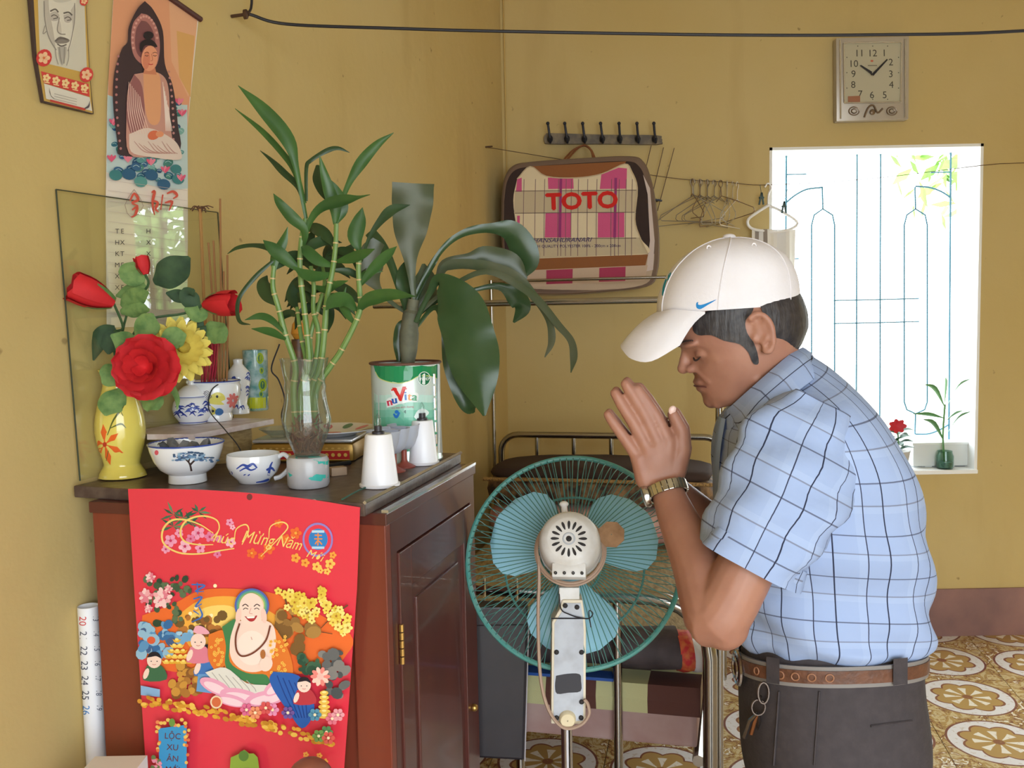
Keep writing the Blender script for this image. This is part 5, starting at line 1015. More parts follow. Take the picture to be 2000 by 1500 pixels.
for i in range(8): y0 = 430 + i * 80; c = [(190, 222, 212), (156, 208, 190), (130, 198, 174), (112, 190, 162), (96, 180, 148), (82, 170, 134), (70, 160, 122), (60, 150, 112)][i]; p.poly(N([(xl, y0), (330, y0 + 18), (510, y0 + 26), (690, y0 + 20), (xr, y0), (xr, 1070), (xl, 1070)]), c)
p.poly(N([(165, 118), (330, 130), (510, 134), (690, 132), (852, 122), (852, 275), (800, 256), (740, 245), (650, 250), (560, 300), (450, 325), (330, 310), (230, 270), (185, 200)]), (36, 138, 86))
p.stroke(N([(185, 200), (230, 270), (330, 310), (450, 325), (560, 300), (650, 250), (740, 245), (800, 256), (852, 275)]), 1.6, (206, 216, 130)); q = N([(712, 275)])[0]; p.circ(*q, 12.2, 13.8, (226, 236, 230), 20); p.circ(*q, 11, 12.6, (30, 112, 76), 20); p.text('nuti', q[0], q[1], 11, (244, 248, 246), -2, .25)
p.poly(N(cat2([(310, 590), (305, 510), (340, 480), (370, 470), (352, 400), (430, 362), (530, 358), (545, 400), (600, 420), (648, 440), (640, 520), (560, 525), (480, 545), (440, 550), (380, 575), (310, 590)], 3)), (232, 236, 234))
def nl(s, x, y, size, c, rot, b=.9):
    q = N([(x, y)])[0]
    for dx, dy in ((-b, 0), (b, 0), (0, 0)): p.text(s, q[0] + dx, q[1] + dy, size, c, rot)
nl('n', 340, 530, 22, (206, 60, 90), -12); nl('u', 392, 508, 22, (50, 96, 180), -10); nl('V', 452, 452, 40, (216, 50, 46), -6, 1.6); nl('i', 512, 466, 25, (50, 110, 190), -4); nl('t', 556, 472, 22, (232, 150, 60), 4); nl('a', 608, 474, 23, (60, 150, 100), 6)
p.stroke(N([(360, 400), (420, 385)]), 3, (216, 50, 46), 0); p.stroke(N([(480, 380), (525, 385)]), 3, (216, 50, 46), 0)
q = N([(480, 585)])[0]; p.text('sua bot dinh duong', q[0], q[1], 5.5, (196, 110, 120), -4); q = N([(505, 636)])[0]; p.text('4', q[0], q[1], 10, (70, 90, 90))
p.stroke(N([(385, 655), (415, 690), (448, 640)]), [3, 6, 3], (50, 120, 200)); q = N([(418, 635)])[0]; p.circ(*q, 4, 3.6, (50, 120, 200), 10); p.poly(N(cat2([(600, 690), (640, 620), (700, 600), (760, 640), (720, 690), (640, 720), (600, 690)], 3)), (224, 238, 236))
p.poly(N([(xr, 118), (905, 100), (905, 1080), (xr, 1080)]), (166, 172, 172)); p.build('tin_print', tn, GLAZE)
mb = MB(); a_ = math.radians(-32)
for k in range(7): z0 = .012 + k * (ht - .03) / 7; mb.tube([tcn + Vector(((RTN + .001) * math.cos(a_), (RTN + .001) * math.sin(a_), z0)), tcn + Vector(((RTN + .001) * math.cos(a_), (RTN + .001) * math.sin(a_), z0 + (ht - .03) / 7 * .8))], .0028, 6)
part('seam', mb, ALU, tn, kind='stuff')
LD = mat('dracaena_leaf', (48, 72, 40), .26, noise=(10, (62, 84, 52), .7)); LD2 = mat('dracaena_leaf_dull', (66, 78, 52), .35, noise=(9, (96, 98, 80), .8))
dr = thing('dracaena', 'broad-leaved dracaena growing out of the milk tin', 'plant', tcn + EZ * (ht - .019))
mb = MB(); mb.tube(catmull([tcn + EZ * (ht - .022), Py(797, 704, yt), Py(799, 650, yt), Py(804, 612, yt), Py(808, 585, yt)], 5), [.014] * 6 + [.016, .018, .019, .020, .02] + [.018] * 5 + [.012] * 5, 12); part('stem', mb, mat('dracaena_stem', (108, 108, 88), .7, noise=(30, (72, 74, 62), .8)), dr)
mb = solid_of([(.001, ht - .017), (.02, ht - .015), (RTN - .004, ht - .0185), (RTN - .004, ht - .0195), (.001, ht - .0195)], tcn, 24); single('potting_soil', mb, mat('soil', (74, 56, 44), .95, bump=(80, .6)), 'dark soil filling the top of the milk tin', 'soil', loc=tcn + EZ * (ht - .0195))
for pts, w, y0, y1, m_, tw in [
    ([(810, 590), (802, 515), (802, 456), (806, 406), (808, 358)], [8, 22, 62, 78, 82], 0, -.04, LD2, .1),
    ([(812, 630), (838, 575), (858, 548), (892, 592), (914, 658), (930, 729), (946, 812)], [9, 12, 30, 92, 104, 92, 6], -.02, -.14, LD, .15),
    ([(812, 640), (850, 600), (880, 640), (898, 720), (915, 790), (926, 806)], [7, 12, 40, 60, 36, 4], 0, -.05, LD, -.2),
    ([(810, 582), (840, 523), (873, 477), (915, 452), (966, 446), (1003, 456), (1029, 506), (1024, 542)], [8, 9, 11, 15, 22, 46, 50, 6], 0, .06, LD, .2),
    ([(816, 600), (852, 548), (869, 515), (915, 502), (949, 498), (999, 515), (1029, 544)], [7, 10, 18, 16, 36, 42, 4], 0, .02, LD2, -.1),
    ([(818, 606), (856, 546), (877, 519), (936, 519), (999, 540), (1045, 582), (1071, 624), (1077, 666), (1064, 698)], [7, 9, 20, 22, 28, 18, 14, 15, 2], 0, -.10, LD2, .35),
    ([(819, 610), (880, 560), (950, 530), (1020, 560), (1060, 596), (1090, 634), (1115, 664), (1121, 695), (1115, 728)], [7, 9, 12, 18, 16, 15, 14, 16, 2], -.01, -.14, LD2, -.3),
    ([(818, 615), (860, 585), (915, 569), (974, 559), (1008, 582), (1020, 603), (1003, 630)], [6, 7, 8, 14, 36, 32, 4], .02, .09, LD, 0),
    ([(800, 615), (764, 590), (738, 562), (722, 530), (730, 495), (742, 472)], [7, 9, 14, 50, 52, 30], .02, .04, LD2, .2),
    ([(798, 620), (781, 565), (762, 511), (742, 478), (722, 452)], [8, 14, 16, 24, 22], .01, .06, LD, 0),
    ([(793, 626), (782, 640), (779, 672), (780, 706)], [10, 20, 22, 10], .02, .02, LD, 0), ([(815, 612), (829, 575), (832, 540), (827, 515)], [16, 52, 40, 6], .02, .04, LD2, .3),
    ([(800, 600), (790, 560), (792, 530), (800, 505)], [10, 30, 28, 6], .015, .04, LD, .3), ([(808, 600), (826, 550), (848, 510), (860, 490)], [8, 12, 12, 6], .01, .03, LD, 0)]:
    vleaf(dr, pts, w, (yt + y0, yt + y1), m_, .10, tw, 6)
# ---- artificial flowers, each stem its own thing
GLF = mat('fabric_leaf', (120, 150, 86), .75, noise=(60, (80, 118, 66), .9), bump=(70, .5)); GLD = mat('fabric_leaf_dark', (62, 88, 60), .7, noise=(40, (40, 62, 46), .8)); STG = mat('plastic_stem', (58, 88, 52), .6)
RROSE = mat('red_fabric_petal', (208, 38, 44), .7, noise=(30, (176, 24, 34), .6)); YEL = mat('yellow_fabric_petal', (224, 208, 100), .7, noise=(30, (206, 180, 74), .7))
vm = vc + EZ * .19; YV = vc.y
def petal_mesh(name, L, Wd, cup, m, ruff=.0, tipw=.55):
    rows = []
    for i in range(7):
        t = i / 6; w = Wd * (math.sin(PI * min(1, t * .62 + .12)) ** .8) * (1 if t < .85 else tipw + (1 - tipw) * (1 - t) / .15); rows.append([Vector((w * u, L * t, cup * (t ** 1.6) * L + .35 * cup * w * u * u * 3 + ruff * L * math.sin(u * 7 + t * 4) * t)) for u in (-.5, -.25, 0, .25, .5)])
    mb = MB(); mb.loft(rows, closed=False, cap=False); return mb.mesh(name, m, Vector((0, 0, 0)), True, 80, 0)
def frame(c, n, roll=0):
    z = Vector(n).normalized(); x = z.orthogonal().normalized(); y = z.cross(x); M = Matrix((x, y, z)).transposed().to_4x4(); return Matrix.Translation(c) @ M @ Matrix.Rotation(roll, 4, 'Z')
PO = petal_mesh('petal', .060, .060, .18, RROSE, .10); PM = petal_mesh('petal', .047, .050, .60, RROSE, .10); PIn = petal_mesh('petal', .030, .034, 1.3, RROSE, .06)
BUDP = petal_mesh('petal', .076, .052, .20, RROSE, .02, .8); CH1 = petal_mesh('petal', .062, .020, .15, YEL, .02, .4); CH2 = petal_mesh('petal', .044, .018, .5, YEL, .02, .4)
def flower_thing(name, label, cat, head, path, lf, stem=STG):
    o = thing(name, label, cat, vm, 'artificial flowers in the yellow vase')
    mb = MB(); mb.tube(catmull([vm - EZ * .06 + Vector((random.uniform(-.01, .01), 0, 0)), vm + EZ * .01] + path + [head], 5), .0024, 6); part('stem', mb, stem, o)
    for pts, w, d0, d1, dk, tw in lf: vleaf(o, pts, w, (YV + d0, YV + d1), GLD if dk else GLF, .16, tw)
    return o
def local(o, M): return Matrix.Translation(-Vector(o.location)) @ M
# open rose
hd = Py(290, 718, YV - .075); o = flower_thing('open_rose', 'fully open red fabric rose facing into the room', 'artificial flower', hd + Vector((0, .03, 0)), [vm + Vector((.01, -.02, .03))], [
    ([(262, 700), (250, 676), (238, 664), (216, 654)], [10, 44, 40, 4], -.03, -.06, 0, .2), ([(288, 672), (284, 650), (290, 628), (298, 612)], [12, 44, 42, 4], -.04, -.05, 0, -.1), ([(315, 672), (332, 664), (350, 658), (364, 654)], [12, 42, 40, 4], -.05, -.04, 0, .2),
    ([(240, 760), (226, 778), (212, 794), (206, 812)], [14, 46, 44, 4], -.03, -.06, 0, .1), ([(245, 745), (222, 735), (206, 728), (194, 726)], [12, 42, 40, 4], -.03, -.05, 0, .2), ([(272, 770), (288, 778), (302, 788), (310, 800)], [12, 40, 38, 4], -.04, -.06, 0, .0)])
fr = Vector((.12, -1, .12)).normalized()
for i in range(8): inst('petal', PO, local(o, frame(hd, fr, i * PI / 4) @ Matrix.Rotation(.06 * (i % 2), 4, 'X')), o)
for i in range(7): inst('petal', PM, local(o, frame(hd - fr * -.008, fr, i * 2 * PI / 7 + .3)), o)
for i in range(5): inst('petal', PIn, local(o, frame(hd + fr * .012, fr, i * 2 * PI / 5)), o)
for i in range(3): inst('petal', PIn, local(o, frame(hd + fr * .016, fr, i * 2 * PI / 3 + .5) @ Matrix.Scale(.62, 4)), o)
# rose buds
def bud(label, base, tip, path, lf, sc=1.0, sep=True):
    b, t = base, tip; ax_ = (t - b); L = ax_.length; o = flower_thing('rose_bud', label, 'artificial flower', b, path, lf); z = ax_.normalized(); x = z.cross(Vector((0, 1, 0))).normalized(); y = z.cross(x)
    for k in range(6):
        a = k * PI / 3; rows = []; off = .0 if k % 2 else .0025
        for i in range(8):
            t_ = i / 7; R_ = L * (.30 * math.sin(PI * min(.62, .12 + t_ * .55)) + off / L + (.05 if k % 2 == 0 else .0) * t_); rows.append([b + z * (L * t_ * (1 - .10 * abs(u) * t_)) + (x * math.cos(a + u) + y * math.sin(a + u)) * R_ for u in (-.75, -.4, 0, .4, .75)])
        mb = MB(); mb.loft(rows, closed=False, cap=False); part('petal', mb, RROSE, o, angle=80)
    if sep:
        for k in range(3):
            a = k * 2.1 + .5; mb = MB(); rows = []
            for i in range(6): t_ = i / 5; R_ = L * .32 * math.sin(PI * min(.6, .12 + t_ * .4)) + .002; rows.append([b + z * L * .62 * t_ + (x * math.cos(a + u) + y * math.sin(a + u)) * R_ for u in (-.42 * (1 - t_), 0, .42 * (1 - t_))])
            mb.loft(rows, closed=False, cap=False); part('sepal', mb, GLF, o, angle=80)
    return o
bud('large half-open red rose bud leaning towards the bare wall', Py(222, 592, YV - .03), Py(136, 556, YV - .07), [vm + Vector((-.005, 0, .08)), Py(240, 640, YV - .01)], [([(238, 600), (252, 588), (270, 578), (290, 570)], [10, 36, 34, 4], .0, -.03, 0, .1), ([(235, 610), (252, 606), (272, 604), (292, 606)], [10, 30, 28, 4], .0, -.02, 0, .0), ([(225, 640), (205, 650), (190, 670), (182, 704)], [10, 34, 34, 4], .0, .0, 1, .2), ([(236, 650), (222, 660), (214, 676), (212, 692)], [10, 34, 30, 4], .0, -.02, 1, .0)])
bud('red rose bud leaning towards the incense sticks', Py(400, 594, YV + .02), Py(460, 592, YV + .0), [vm + Vector((.05, 0, .10)), Py(360, 612, YV + .02)], [([(390, 604), (376, 590), (366, 575), (380, 566)], [10, 34, 30, 4], .02, .0, 1, .0), ([(372, 585), (356, 580), (340, 576), (324, 572)], [8, 24, 24, 4], .02, .02, 1, .0), ([(392, 616), (382, 636), (388, 650), (396, 662)], [10, 36, 34, 4], .03, .02, 1, .2), ([(405, 630), (416, 644), (428, 655), (440, 668)], [12, 44, 40, 6], .03, .01, 0, .2), ([(402, 604), (394, 612), (380, 612), (360, 602)], [8, 30, 30, 4], .02, .0, 0, .0)])
bud('small red rose bud at the very top of the bouquet', Py(284, 536, YV + .0), Py(274, 500, YV + .0), [vm + Vector((.02, .01, .12)), Py(288, 560, YV)], [([(284, 545), (266, 540), (252, 530), (262, 512)], [12, 40, 38, 4], .0, -.01, 0, .1), ([(300, 552), (318, 545), (345, 525), (370, 502)], [12, 52, 56, 6], .0, -.02, 1, .15), ([(284, 556), (268, 566), (248, 572), (226, 578)], [10, 34, 32, 4], .0, .0, 0, .2)], sep=False)
# yellow chrysanthemum
hy = Py(352, 682, YV - .005); o = flower_thing('chrysanthemum', 'large yellow fabric chrysanthemum half hidden behind the rose', 'artificial flower', hy, [vm + Vector((.03, .0, .02))], [([(330, 740), (338, 760), (346, 780), (346, 800)], [6, 12, 10, 2], .0, -.02, 0, .2)])
fy = Vector((.55, -.8, .12))
for i in range(16): inst('petal', CH1, local(o, frame(hy, fy, i * PI / 8) @ Matrix.Rotation(-.25 + .12 * (i % 2), 4, 'X')), o)
for i in range(14): inst('petal', CH1, local(o, frame(hy, fy, i * PI / 7 + .2) @ Matrix.Rotation(.25, 4, 'X') @ Matrix.Scale(.9, 4)), o)
for i in range(12): inst('petal', CH2, local(o, frame(hy, fy, i * PI / 6) @ Matrix.Rotation(.35, 4, 'X')), o)
for i in range(8): inst('petal', CH2, local(o, frame(hy, fy, i * PI / 4) @ Matrix.Rotation(.8, 4, 'X') @ Matrix.Scale(.7, 4)), o)

# ================================================================ PEDESTAL FAN (seen from behind)
mo = Py(1111, 1052, 1.665); gc = Py(1119, 1093, 1.835); AXF = (gc - mo).normalized(); XF = AXF.cross(EZ).normalized(); XF = XF if XF.x > 0 else -XF; YF = AXF.cross(XF); YF = YF if YF.z > 0 else -YF
MF = Matrix((XF, YF, AXF)).transposed(); RG = .2155
px_pole = Py(1107, 1450, 1.73); fan = thing('pedestal_fan', 'old pedestal fan with teal guard and blue blades, turned away', 'fan', (px_pole.x, px_pole.y, 0)); FO = Vector((px_pole.x, px_pole.y, 0))
TEAL = mat('teal_paint', (74, 146, 138), .45, noise=(60, (120, 150, 140), .5)); TEALW = mat('teal_wire', (84, 138, 132), .45, .2)
def fl3(x, y, z): return gc + MF @ Vector((x, y, z))
mb = MB(); mb.tube([fl3(RG * math.cos(a * PI / 48), RG * math.sin(a * PI / 48), 0) for a in range(96)], .0052, 8, closed=True); rim = part('guard_rim', mb, TEAL, fan)
for r, z in ((.062, -.062), (.145, .058), (.055, .075)):
    mb = MB(); mb.tube([fl3(r * math.cos(a * PI / 36), r * math.sin(a * PI / 36), z) for a in range(72)], .0026, 6, closed=True); part('guard_ring', mb, TEALW, fan)
mw = MB(); mw.tube(catmull([Vector(q) for q in [(.062, 0, -.062), (.12, 0, -.058), (.185, 0, -.040), (RG, 0, -.002)]], 4), .0009, 4); wr = mw.mesh('guard_wire', TEALW, Vector((0, 0, 0)), True, 60, 0)
mw = MB(); mw.tube(catmull([Vector(q) for q in [(.055, 0, .075), (.12, 0, .066), (.185, 0, .042), (RG, 0, .002)]], 4), .0008, 4); wf = mw.mesh('guard_wire', TEALW, Vector((0, 0, 0)), True, 60, 0)
base = Matrix.Translation(gc - FO) @ MF.to_4x4()
for k in range(96): inst('guard_wire', wr, base @ Matrix.Rotation(2 * PI * k / 96, 4, 'Z'), fan)
for k in range(72): inst('guard_wire', wf, base @ Matrix.Rotation(2 * PI * (k + .5) / 72, 4, 'Z'), fan)
BLD = mat('fan_blade_blue', (150, 202, 222), .35, coat=.2)
for a0 in (150, 32, 270):
    rows = []
    for r, s in ((.022, 30), (.04, 30), (.065, 36), (.095, 41), (.125, 42), (.15, 38), (.168, 30), (.180, 17), (.184, 6)):
        rows.append([fl3(r * math.cos(math.radians(a0 + s * u)), r * math.sin(math.radians(a0 + s * u)), .018 + .020 * u * s / 42 + .010 * u * u) for u in (-1, -.75, -.5, -.25, 0, .25, .5, .75, 1)])
    mb = MB(); mb.loft(rows, closed=False, cap=False); part('blade', mb, BLD, fan, angle=80)
mb = MB(); mb.lathe([(.001, .0), (.03, .0), (.036, .006), (.036, .03), (.02, .045), (.001, .048)], 24, gc, M=MF); part('hub', mb, BLD, fan)
CREAM = mat('fan_cream_paint', (228, 226, 224), .45, noise=(28, (196, 188, 178), .6)); GREYP = mat('fan_grey_plate', (188, 192, 200), .5, noise=(40, (160, 160, 166), .6))
def ml(x, y, z): return mo + MF @ Vector((x, y, z))
mb = MB(); mb.lathe([(.001, .0), (.038, .0), (.041, .002), (.050, .008), (.056, .020), (.058, .036), (.058, .072), (.060, .074), (.060, .084), (.058, .086), (.050, .11), (.03, .12), (.001, .12)], 40, mo, M=MF); mot = part('motor_housing', mb, CREAM, fan)
DRK = mat('vent_dark', (44, 40, 40), .7)
sl = MB(); sl.add([Vector((.018 + .016 * i / 8, (.0018 + .0016 * i / 8) * (math.sin(PI * min(1, (i + .6) / 8.6)) ** .5) * sg, 0)) for sg in (1, -1) for i in range(9)][:9] + [Vector((.018 + .016 * i / 8, -(.0018 + .0016 * i / 8) * (math.sin(PI * min(1, (i + .6) / 8.6)) ** .5), 0)) for i in range(8, -1, -1)], [list(range(18))]); slm = sl.mesh('vent_slot', DRK, Vector((0, 0, 0)), False, 40, 0)
for k in range(16): inst('vent_slot', slm, Matrix.Translation(ml(0, 0, -.0006) - FO) @ MF.to_4x4() @ Matrix.Rotation(2 * PI * k / 16, 4, 'Z'), mot)
mb = MB(); mb.lathe([(.001, -.004), (.004, -.003), (.0055, 0), (.001, 0)], 12, mo, M=MF); part('screw', mb, DRK, mot)
mb = MB(); mb.lathe([(.009, -.0015), (.011, -.0015), (.012, 0)], 20, mo, M=MF); part('centre_ring', mb, GREYP, mot)
mb = MB(); mb.box(ml(.0, -.056, .022), (.062, .026, .03), MF); part('motor_bracket', mb, CREAM, fan, bevel=.003)
for k in range(4): mb = MB(); mb.lathe([(.001, -.003), (.003, -.002), (.003, 0)], 10, ml(-.024 + k * .016, -.062, .006), M=MF); part('bracket_screw', mb, DRK, fan)
mb = MB(); mb.tube([ml(-.01, .056, .05), ml(-.012, .076, .05)], .006, 10); mb.ell(ml(-.012, .078, .05), (.009, .009, .006), 8); part('oscillation_knob', mb, CREAM, fan)
mb = MB(); mb.lathe([(.001, 0), (.026, 0), (.026, .002), (.001, .002)], 8, ml(.078, .02, .05), M=MF @ Matrix.Rotation(.35, 3, 'Z')); part('brown_paper', mb, mat('old_brown_paper', (168, 130, 96), .8, noise=(50, (130, 96, 66), .8)), fan, smooth=False)
CORD = mat('fan_cord', (170, 142, 122), .55)
for dz, dr in ((.058, .0), (.066, .003)):
    mb = MB(); mb.tube([ml((.063 + dr) * math.cos(a * PI / 24), (.063 + dr) * math.sin(a * PI / 24) - .008, dz) for a in range(48)], .0032, 6, closed=True); part('cord_loop', mb, CORD, fan)
YC = 1.715
mb = MB(); mb.tube(catmull([ml(-.06, -.02, .06)] + [Py(x, y, YC - .015) for x, y in [(1053, 1130), (1051, 1200), (1053, 1290), (1060, 1350), (1076, 1395), (1102, 1422), (1134, 1416), (1150, 1396), (1148, 1376), (1141, 1366)]], 6), .0033, 6); part('power_cord', mb, CORD, fan)
# neck, control box, pole, base
def quad(pts, Y, d): return [Py(x, y, Y) for x, y in pts], Vector((0, d, 0))
mb = MB(); q, d = quad([(1092, 1148), (1132, 1148), (1132, 1182), (1092, 1182)], YC + .005, .022); mb.prism(q, d); part('neck_yoke', mb, CREAM, fan, smooth=False, bevel=.002)
mb = MB(); q, d = quad([(1078, 1215), (1094, 1188), (1098, 1172), (1138, 1172), (1142, 1200), (1145, 1230), (1144, 1415), (1076, 1414)], YC, .045); mb.prism(q, d); part('control_box', mb, mat('fan_cream_box', (224, 212, 188), .5), fan, smooth=False, bevel=.003)
mb = MB(); q, d = quad([(1083, 1218), (1098, 1194), (1101, 1178), (1134, 1178), (1138, 1204), (1140, 1232), (1139, 1408), (1081, 1407)], YC - .0015, .003); mb.prism(q, d); bp_ = part('back_plate', mb, GREYP, fan, smooth=False)
for x, y in ((1087, 1274), (1136, 1274), (1136, 1371), (1087, 1402), (1135, 1402), (1104, 1183), (1127, 1186)):
    mb = MB(); mb.ell(Py(x, y, YC - .003), (.0048, .003, .0048), 8); part('screw', mb, DRK, bp_)
mb = MB(); q, d = quad(cat2([(1086, 1320), (1110, 1316), (1132, 1317), (1135, 1330), (1134, 1350), (1110, 1353), (1088, 1355), (1084, 1340), (1086, 1320)], 3), YC - .0022, .001); mb.prism(q, d); part('black_label', mb, mat('label_black', (50, 48, 54), .5), bp_, smooth=False)
mb = MB(); mb.lathe([(.001, -.012), (.013, -.012), (.0155, -.009), (.0165, 0), (.001, 0)], 24, Py(1108, 1403, YC - .001), M=Matrix(((1, 0, 0), (0, 0, 1), (0, -1, 0)))); part('switch_knob', mb, mat('aged_cream', (222, 206, 170), .5), bp_)
mb = MB(); mb.tube(catmull([Py(x, y, YC - .006) for x, y in [(1092, 1160), (1096, 1190), (1112, 1200), (1130, 1206), (1150, 1208), (1158, 1198), (1150, 1194), (1154, 1225)]], 5), .0012, 5); part('tie_wire', mb, BLACK, fan)
mb = MB(); mb.tube([Py(1077, 1208, YC - .004), Py(1152, 1208, YC - .004)], .0012, 5); part('tie_wire', mb, BLACK, fan)
CHR = mat('chrome_tube', (196, 196, 204), .16, 1.0); STL = mat('stainless_tube', (170, 166, 160), .2, 1.0)
zb_ = Py(1108, 1412, 1.735).z
mb = MB(); mb.tube([FO + EZ * .03, Vector((FO.x, FO.y, zb_ + .02))], .011, 16); part('pole', mb, CHR, fan)
mb = MB(); mb.lathe([(.001, .001), (.17, .001), (.172, .012), (.10, .022), (.03, .03), (.02, .06), (.012, .06)], 36, FO); part('base', mb, mat('fan_base_paint', (110, 150, 150), .5), fan)

# ================================================================ BED
BA = math.radians(14); BX = Vector((math.cos(BA), -math.sin(BA), 0)); BY = Vector((math.sin(BA), math.cos(BA), 0)); NR = Vector((.43, 2.0, 0)); BW, BL = .88, 1.55
def bp(u, v, z): return NR - BX * (BW * (1 - u)) + BY * (BL * v) + EZ * z
bed = thing('steel_bed', 'narrow stainless steel tube bed with arched ends and net poles', 'bed', bp(.5, .5, 0))
def arch(v, ztop, rad, r, nm, bars, rb_):
    P = [bp(0, v, 0), bp(0, v, ztop - rad)]
    for k in range(1, 7): a = k / 6 * PI / 2; P.append(bp(0, v, ztop - rad) + BX * rad * (1 - math.cos(a)) + EZ * rad * math.sin(a))
    for k in range(7): a = k / 6 * PI / 2; P.append(bp(1, v, ztop - rad) - BX * rad * (1 - math.sin(a)) + EZ * rad * math.cos(a))
    P.append(bp(1, v, 0)); mb = MB(); mb.tube(P, r, 14); part(nm, mb, STL, bed)
    mb = MB(); mb.tube([bp(0, v, .20), bp(1, v, .20)], r * .7, 10); part('cross_rail', mb, STL, bed)
    for u in bars: mb = MB(); mb.tube([bp(u, v, .20), bp(u, v, ztop)], rb_, 10); part('upright_bar', mb, STL, bed)
arch(0, Py(1150, 1165, 2.05).z, .13, .0165, 'footboard_arch', (.22, .5, .765), .0105); arch(1, Py(1080, 850, 3.66).z, .07, .013, 'headboard_arch', (.17, .34, .51, .68, .84), .0085)
for u in (.03, .97):
    mb = MB(); mb.tube([bp(u, 0, .43), bp(u, 1, .43)], .014, 8); part('side_rail', mb, STL, bed)
zA = Py(1100, 589, 2.06).z; zB_ = Py(1150, 546, 3.68).z
pn = Py(1405, 1000, 2.02); mb = MB(); mb.tube([Vector((pn.x, pn.y, .15)), Vector((pn.x, pn.y, zA + .01))], .0085, 12); part('net_pole', mb, STL, bed)
pl_ = Py(803, 640, 2.185); mb = MB(); mb.tube([Vector((pl_.x, pl_.y, .15)), Vector((pl_.x, pl_.y, zA))], .0085, 12); part('net_pole', mb, STL, bed)
mb = MB(); mb.tube([Vector((Py(730, 598, 2.205).x, 2.205, zA)), Vector((pn.x + .02, pn.y, zA))], .0075, 12); part('net_rail', mb, STL, bed)
pf = Py(962, 700, 3.70); mb = MB(); mb.tube([Vector((pf.x, pf.y, .15)), Vector((pf.x, pf.y, zB_ + .005))], .0078, 10); part('net_pole', mb, STL, bed)
fr_ = bp(1, 1, 0) + BX * .02 + BY * .03; mb = MB(); mb.tube([fr_ + EZ * .15, fr_ + EZ * (zB_ + .005)], .0078, 10); part('net_pole', mb, STL, bed)
mb = MB(); mb.tube([Vector((pf.x, pf.y, zB_)), fr_ + EZ * zB_], .0058, 10); part('net_rail', mb, STL, bed)
MB_ = Matrix((BX, BY, EZ)).transposed()
def bbox(mb, u0, u1, v0, v1, z0, z1, col=None): c = bp((u0 + u1) / 2, (v0 + v1) / 2, (z0 + z1) / 2); return mb.box(c, ((u1 - u0) * BW, (v1 - v0) * BL, z1 - z0), MB_, col)
mb = MB(); bbox(mb, .04, .965, .02, .98, .445, .525); part('bed_base', mb, mat('pinkish_ticking', (176, 148, 142), .85, noise=(8, (150, 110, 106), .7)), bed, smooth=False, bevel=.006)
# quilt with brown and cream squares, straw mat on it
mb = MB(); ncol = 7
for i in range(ncol):
    for j in range(3): u0 = .03 + i * .945 / ncol; u1 = u0 + .945 / ncol; mb.loft([[bp(u0, .012 + j * .05, .592), bp(u1, .012 + j * .05, .592)], [bp(u0, .012 + (j + 1) * .05, .594), bp(u1, .012 + (j + 1) * .05, .594)]], closed=False, cap=False, col=(92, 60, 54) if (i + (j > 0)) % 2 == 0 else (190, 186, 140))
    mb.loft([[bp(u0, .008, .526), bp(u1, .008, .526)], [bp(u0, .004, .56), bp(u1, .004, .56)], [bp(u0, .012, .592), bp(u1, .012, .592)]], closed=False, cap=False, col=(92, 60, 54) if i % 2 == 0 else (190, 186, 140))
bbox(mb, .03, .975, .016, .975, .526, .590, (150, 128, 104))
single('checked_quilt', mb, CLOTHP, 'folded quilt of brown and pale green squares on the bed', 'quilt', smooth=False)
MAT = mat('straw_mat', (176, 158, 122), .8, noise=(120, (132, 116, 86), .9, (1, .25, 1)), bump=(160, .6, (1, .3, 1)))
mb = MB(); bbox(mb, .05, .96, .10, .96, .5955, .601); single('straw_mat', mb, MAT, 'woven straw mat spread over the bed', 'mat', smooth=False)
def soft(mb, c, d, M, e=4., n=20, m=12, col=None, sag=0.):
    rings = []
    for i in range(m + 1):
        t = -PI / 2 + PI * i / m; cz, sz = math.cos(t), math.sin(t); pz = math.copysign(abs(sz) ** (2 / e), sz); rr_ = abs(cz) ** (2 / e); ring = []
        for k in range(n):
            a = 2 * PI * k / n; x = math.copysign(abs(math.cos(a)) ** (2 / e), math.cos(a)) * rr_; y = math.copysign(abs(math.sin(a)) ** (2 / e), math.sin(a)) * rr_
            ring.append(Vector(c) + M @ Vector((x * d[0] / 2, y * d[1] / 2, pz * d[2] / 2 - sag * x * x * (pz + 1))))
        rings.append(ring)
    return mb.loft(rings, col=col)
pw = thing('pillow', 'pale pink floral pillow at the head of the bed', 'pillow', bp(.5, .86, .601)); zp = .675
mb = MB(); soft(mb, bp(.48, .86, zp), (.82, .36, .145), MB_, 3.2); part('cover', mb, mat('pink_pillowcase', (206, 176, 162), .85, noise=(14, (196, 128, 128), .8)), pw, angle=80)
p = Print(wrap(mb.bvh()), grid=8)
for x, y in ((1380, 990), (1350, 1010), (975, 985), (1010, 1000), (1060, 985)): p.stroke([(x - 18, y + 8), (x - 4, y - 6), (x + 10, y + 4)], 4, (150, 170, 120)); p.circ(x + 12, y - 4, 7, 6, (206, 130, 120), 10)
p.build('floral_print', pw, CLOTHP)
BRO = mat('brown_gold_brocade', (50, 36, 32), .7, noise=(30, (160, 124, 84), .75)); BRD = mat('dark_brown_plush', (62, 46, 40), .9)
bl = thing('folded_blanket', 'thick folded brown blanket with gold pattern on the pillow', 'blanket', bp(.5, .86, .748))
mb = MB(); soft(mb, bp(.5, .86, .795), (.84, .34, .095), MB_, 5.); part('lower_fold', mb, BRO, bl, angle=80)
mb = MB(); soft(mb, bp(.5, .87, .862), (.82, .33, .060), MB_, 5., sag=.008); part('upper_fold', mb, BRD, bl, angle=80)
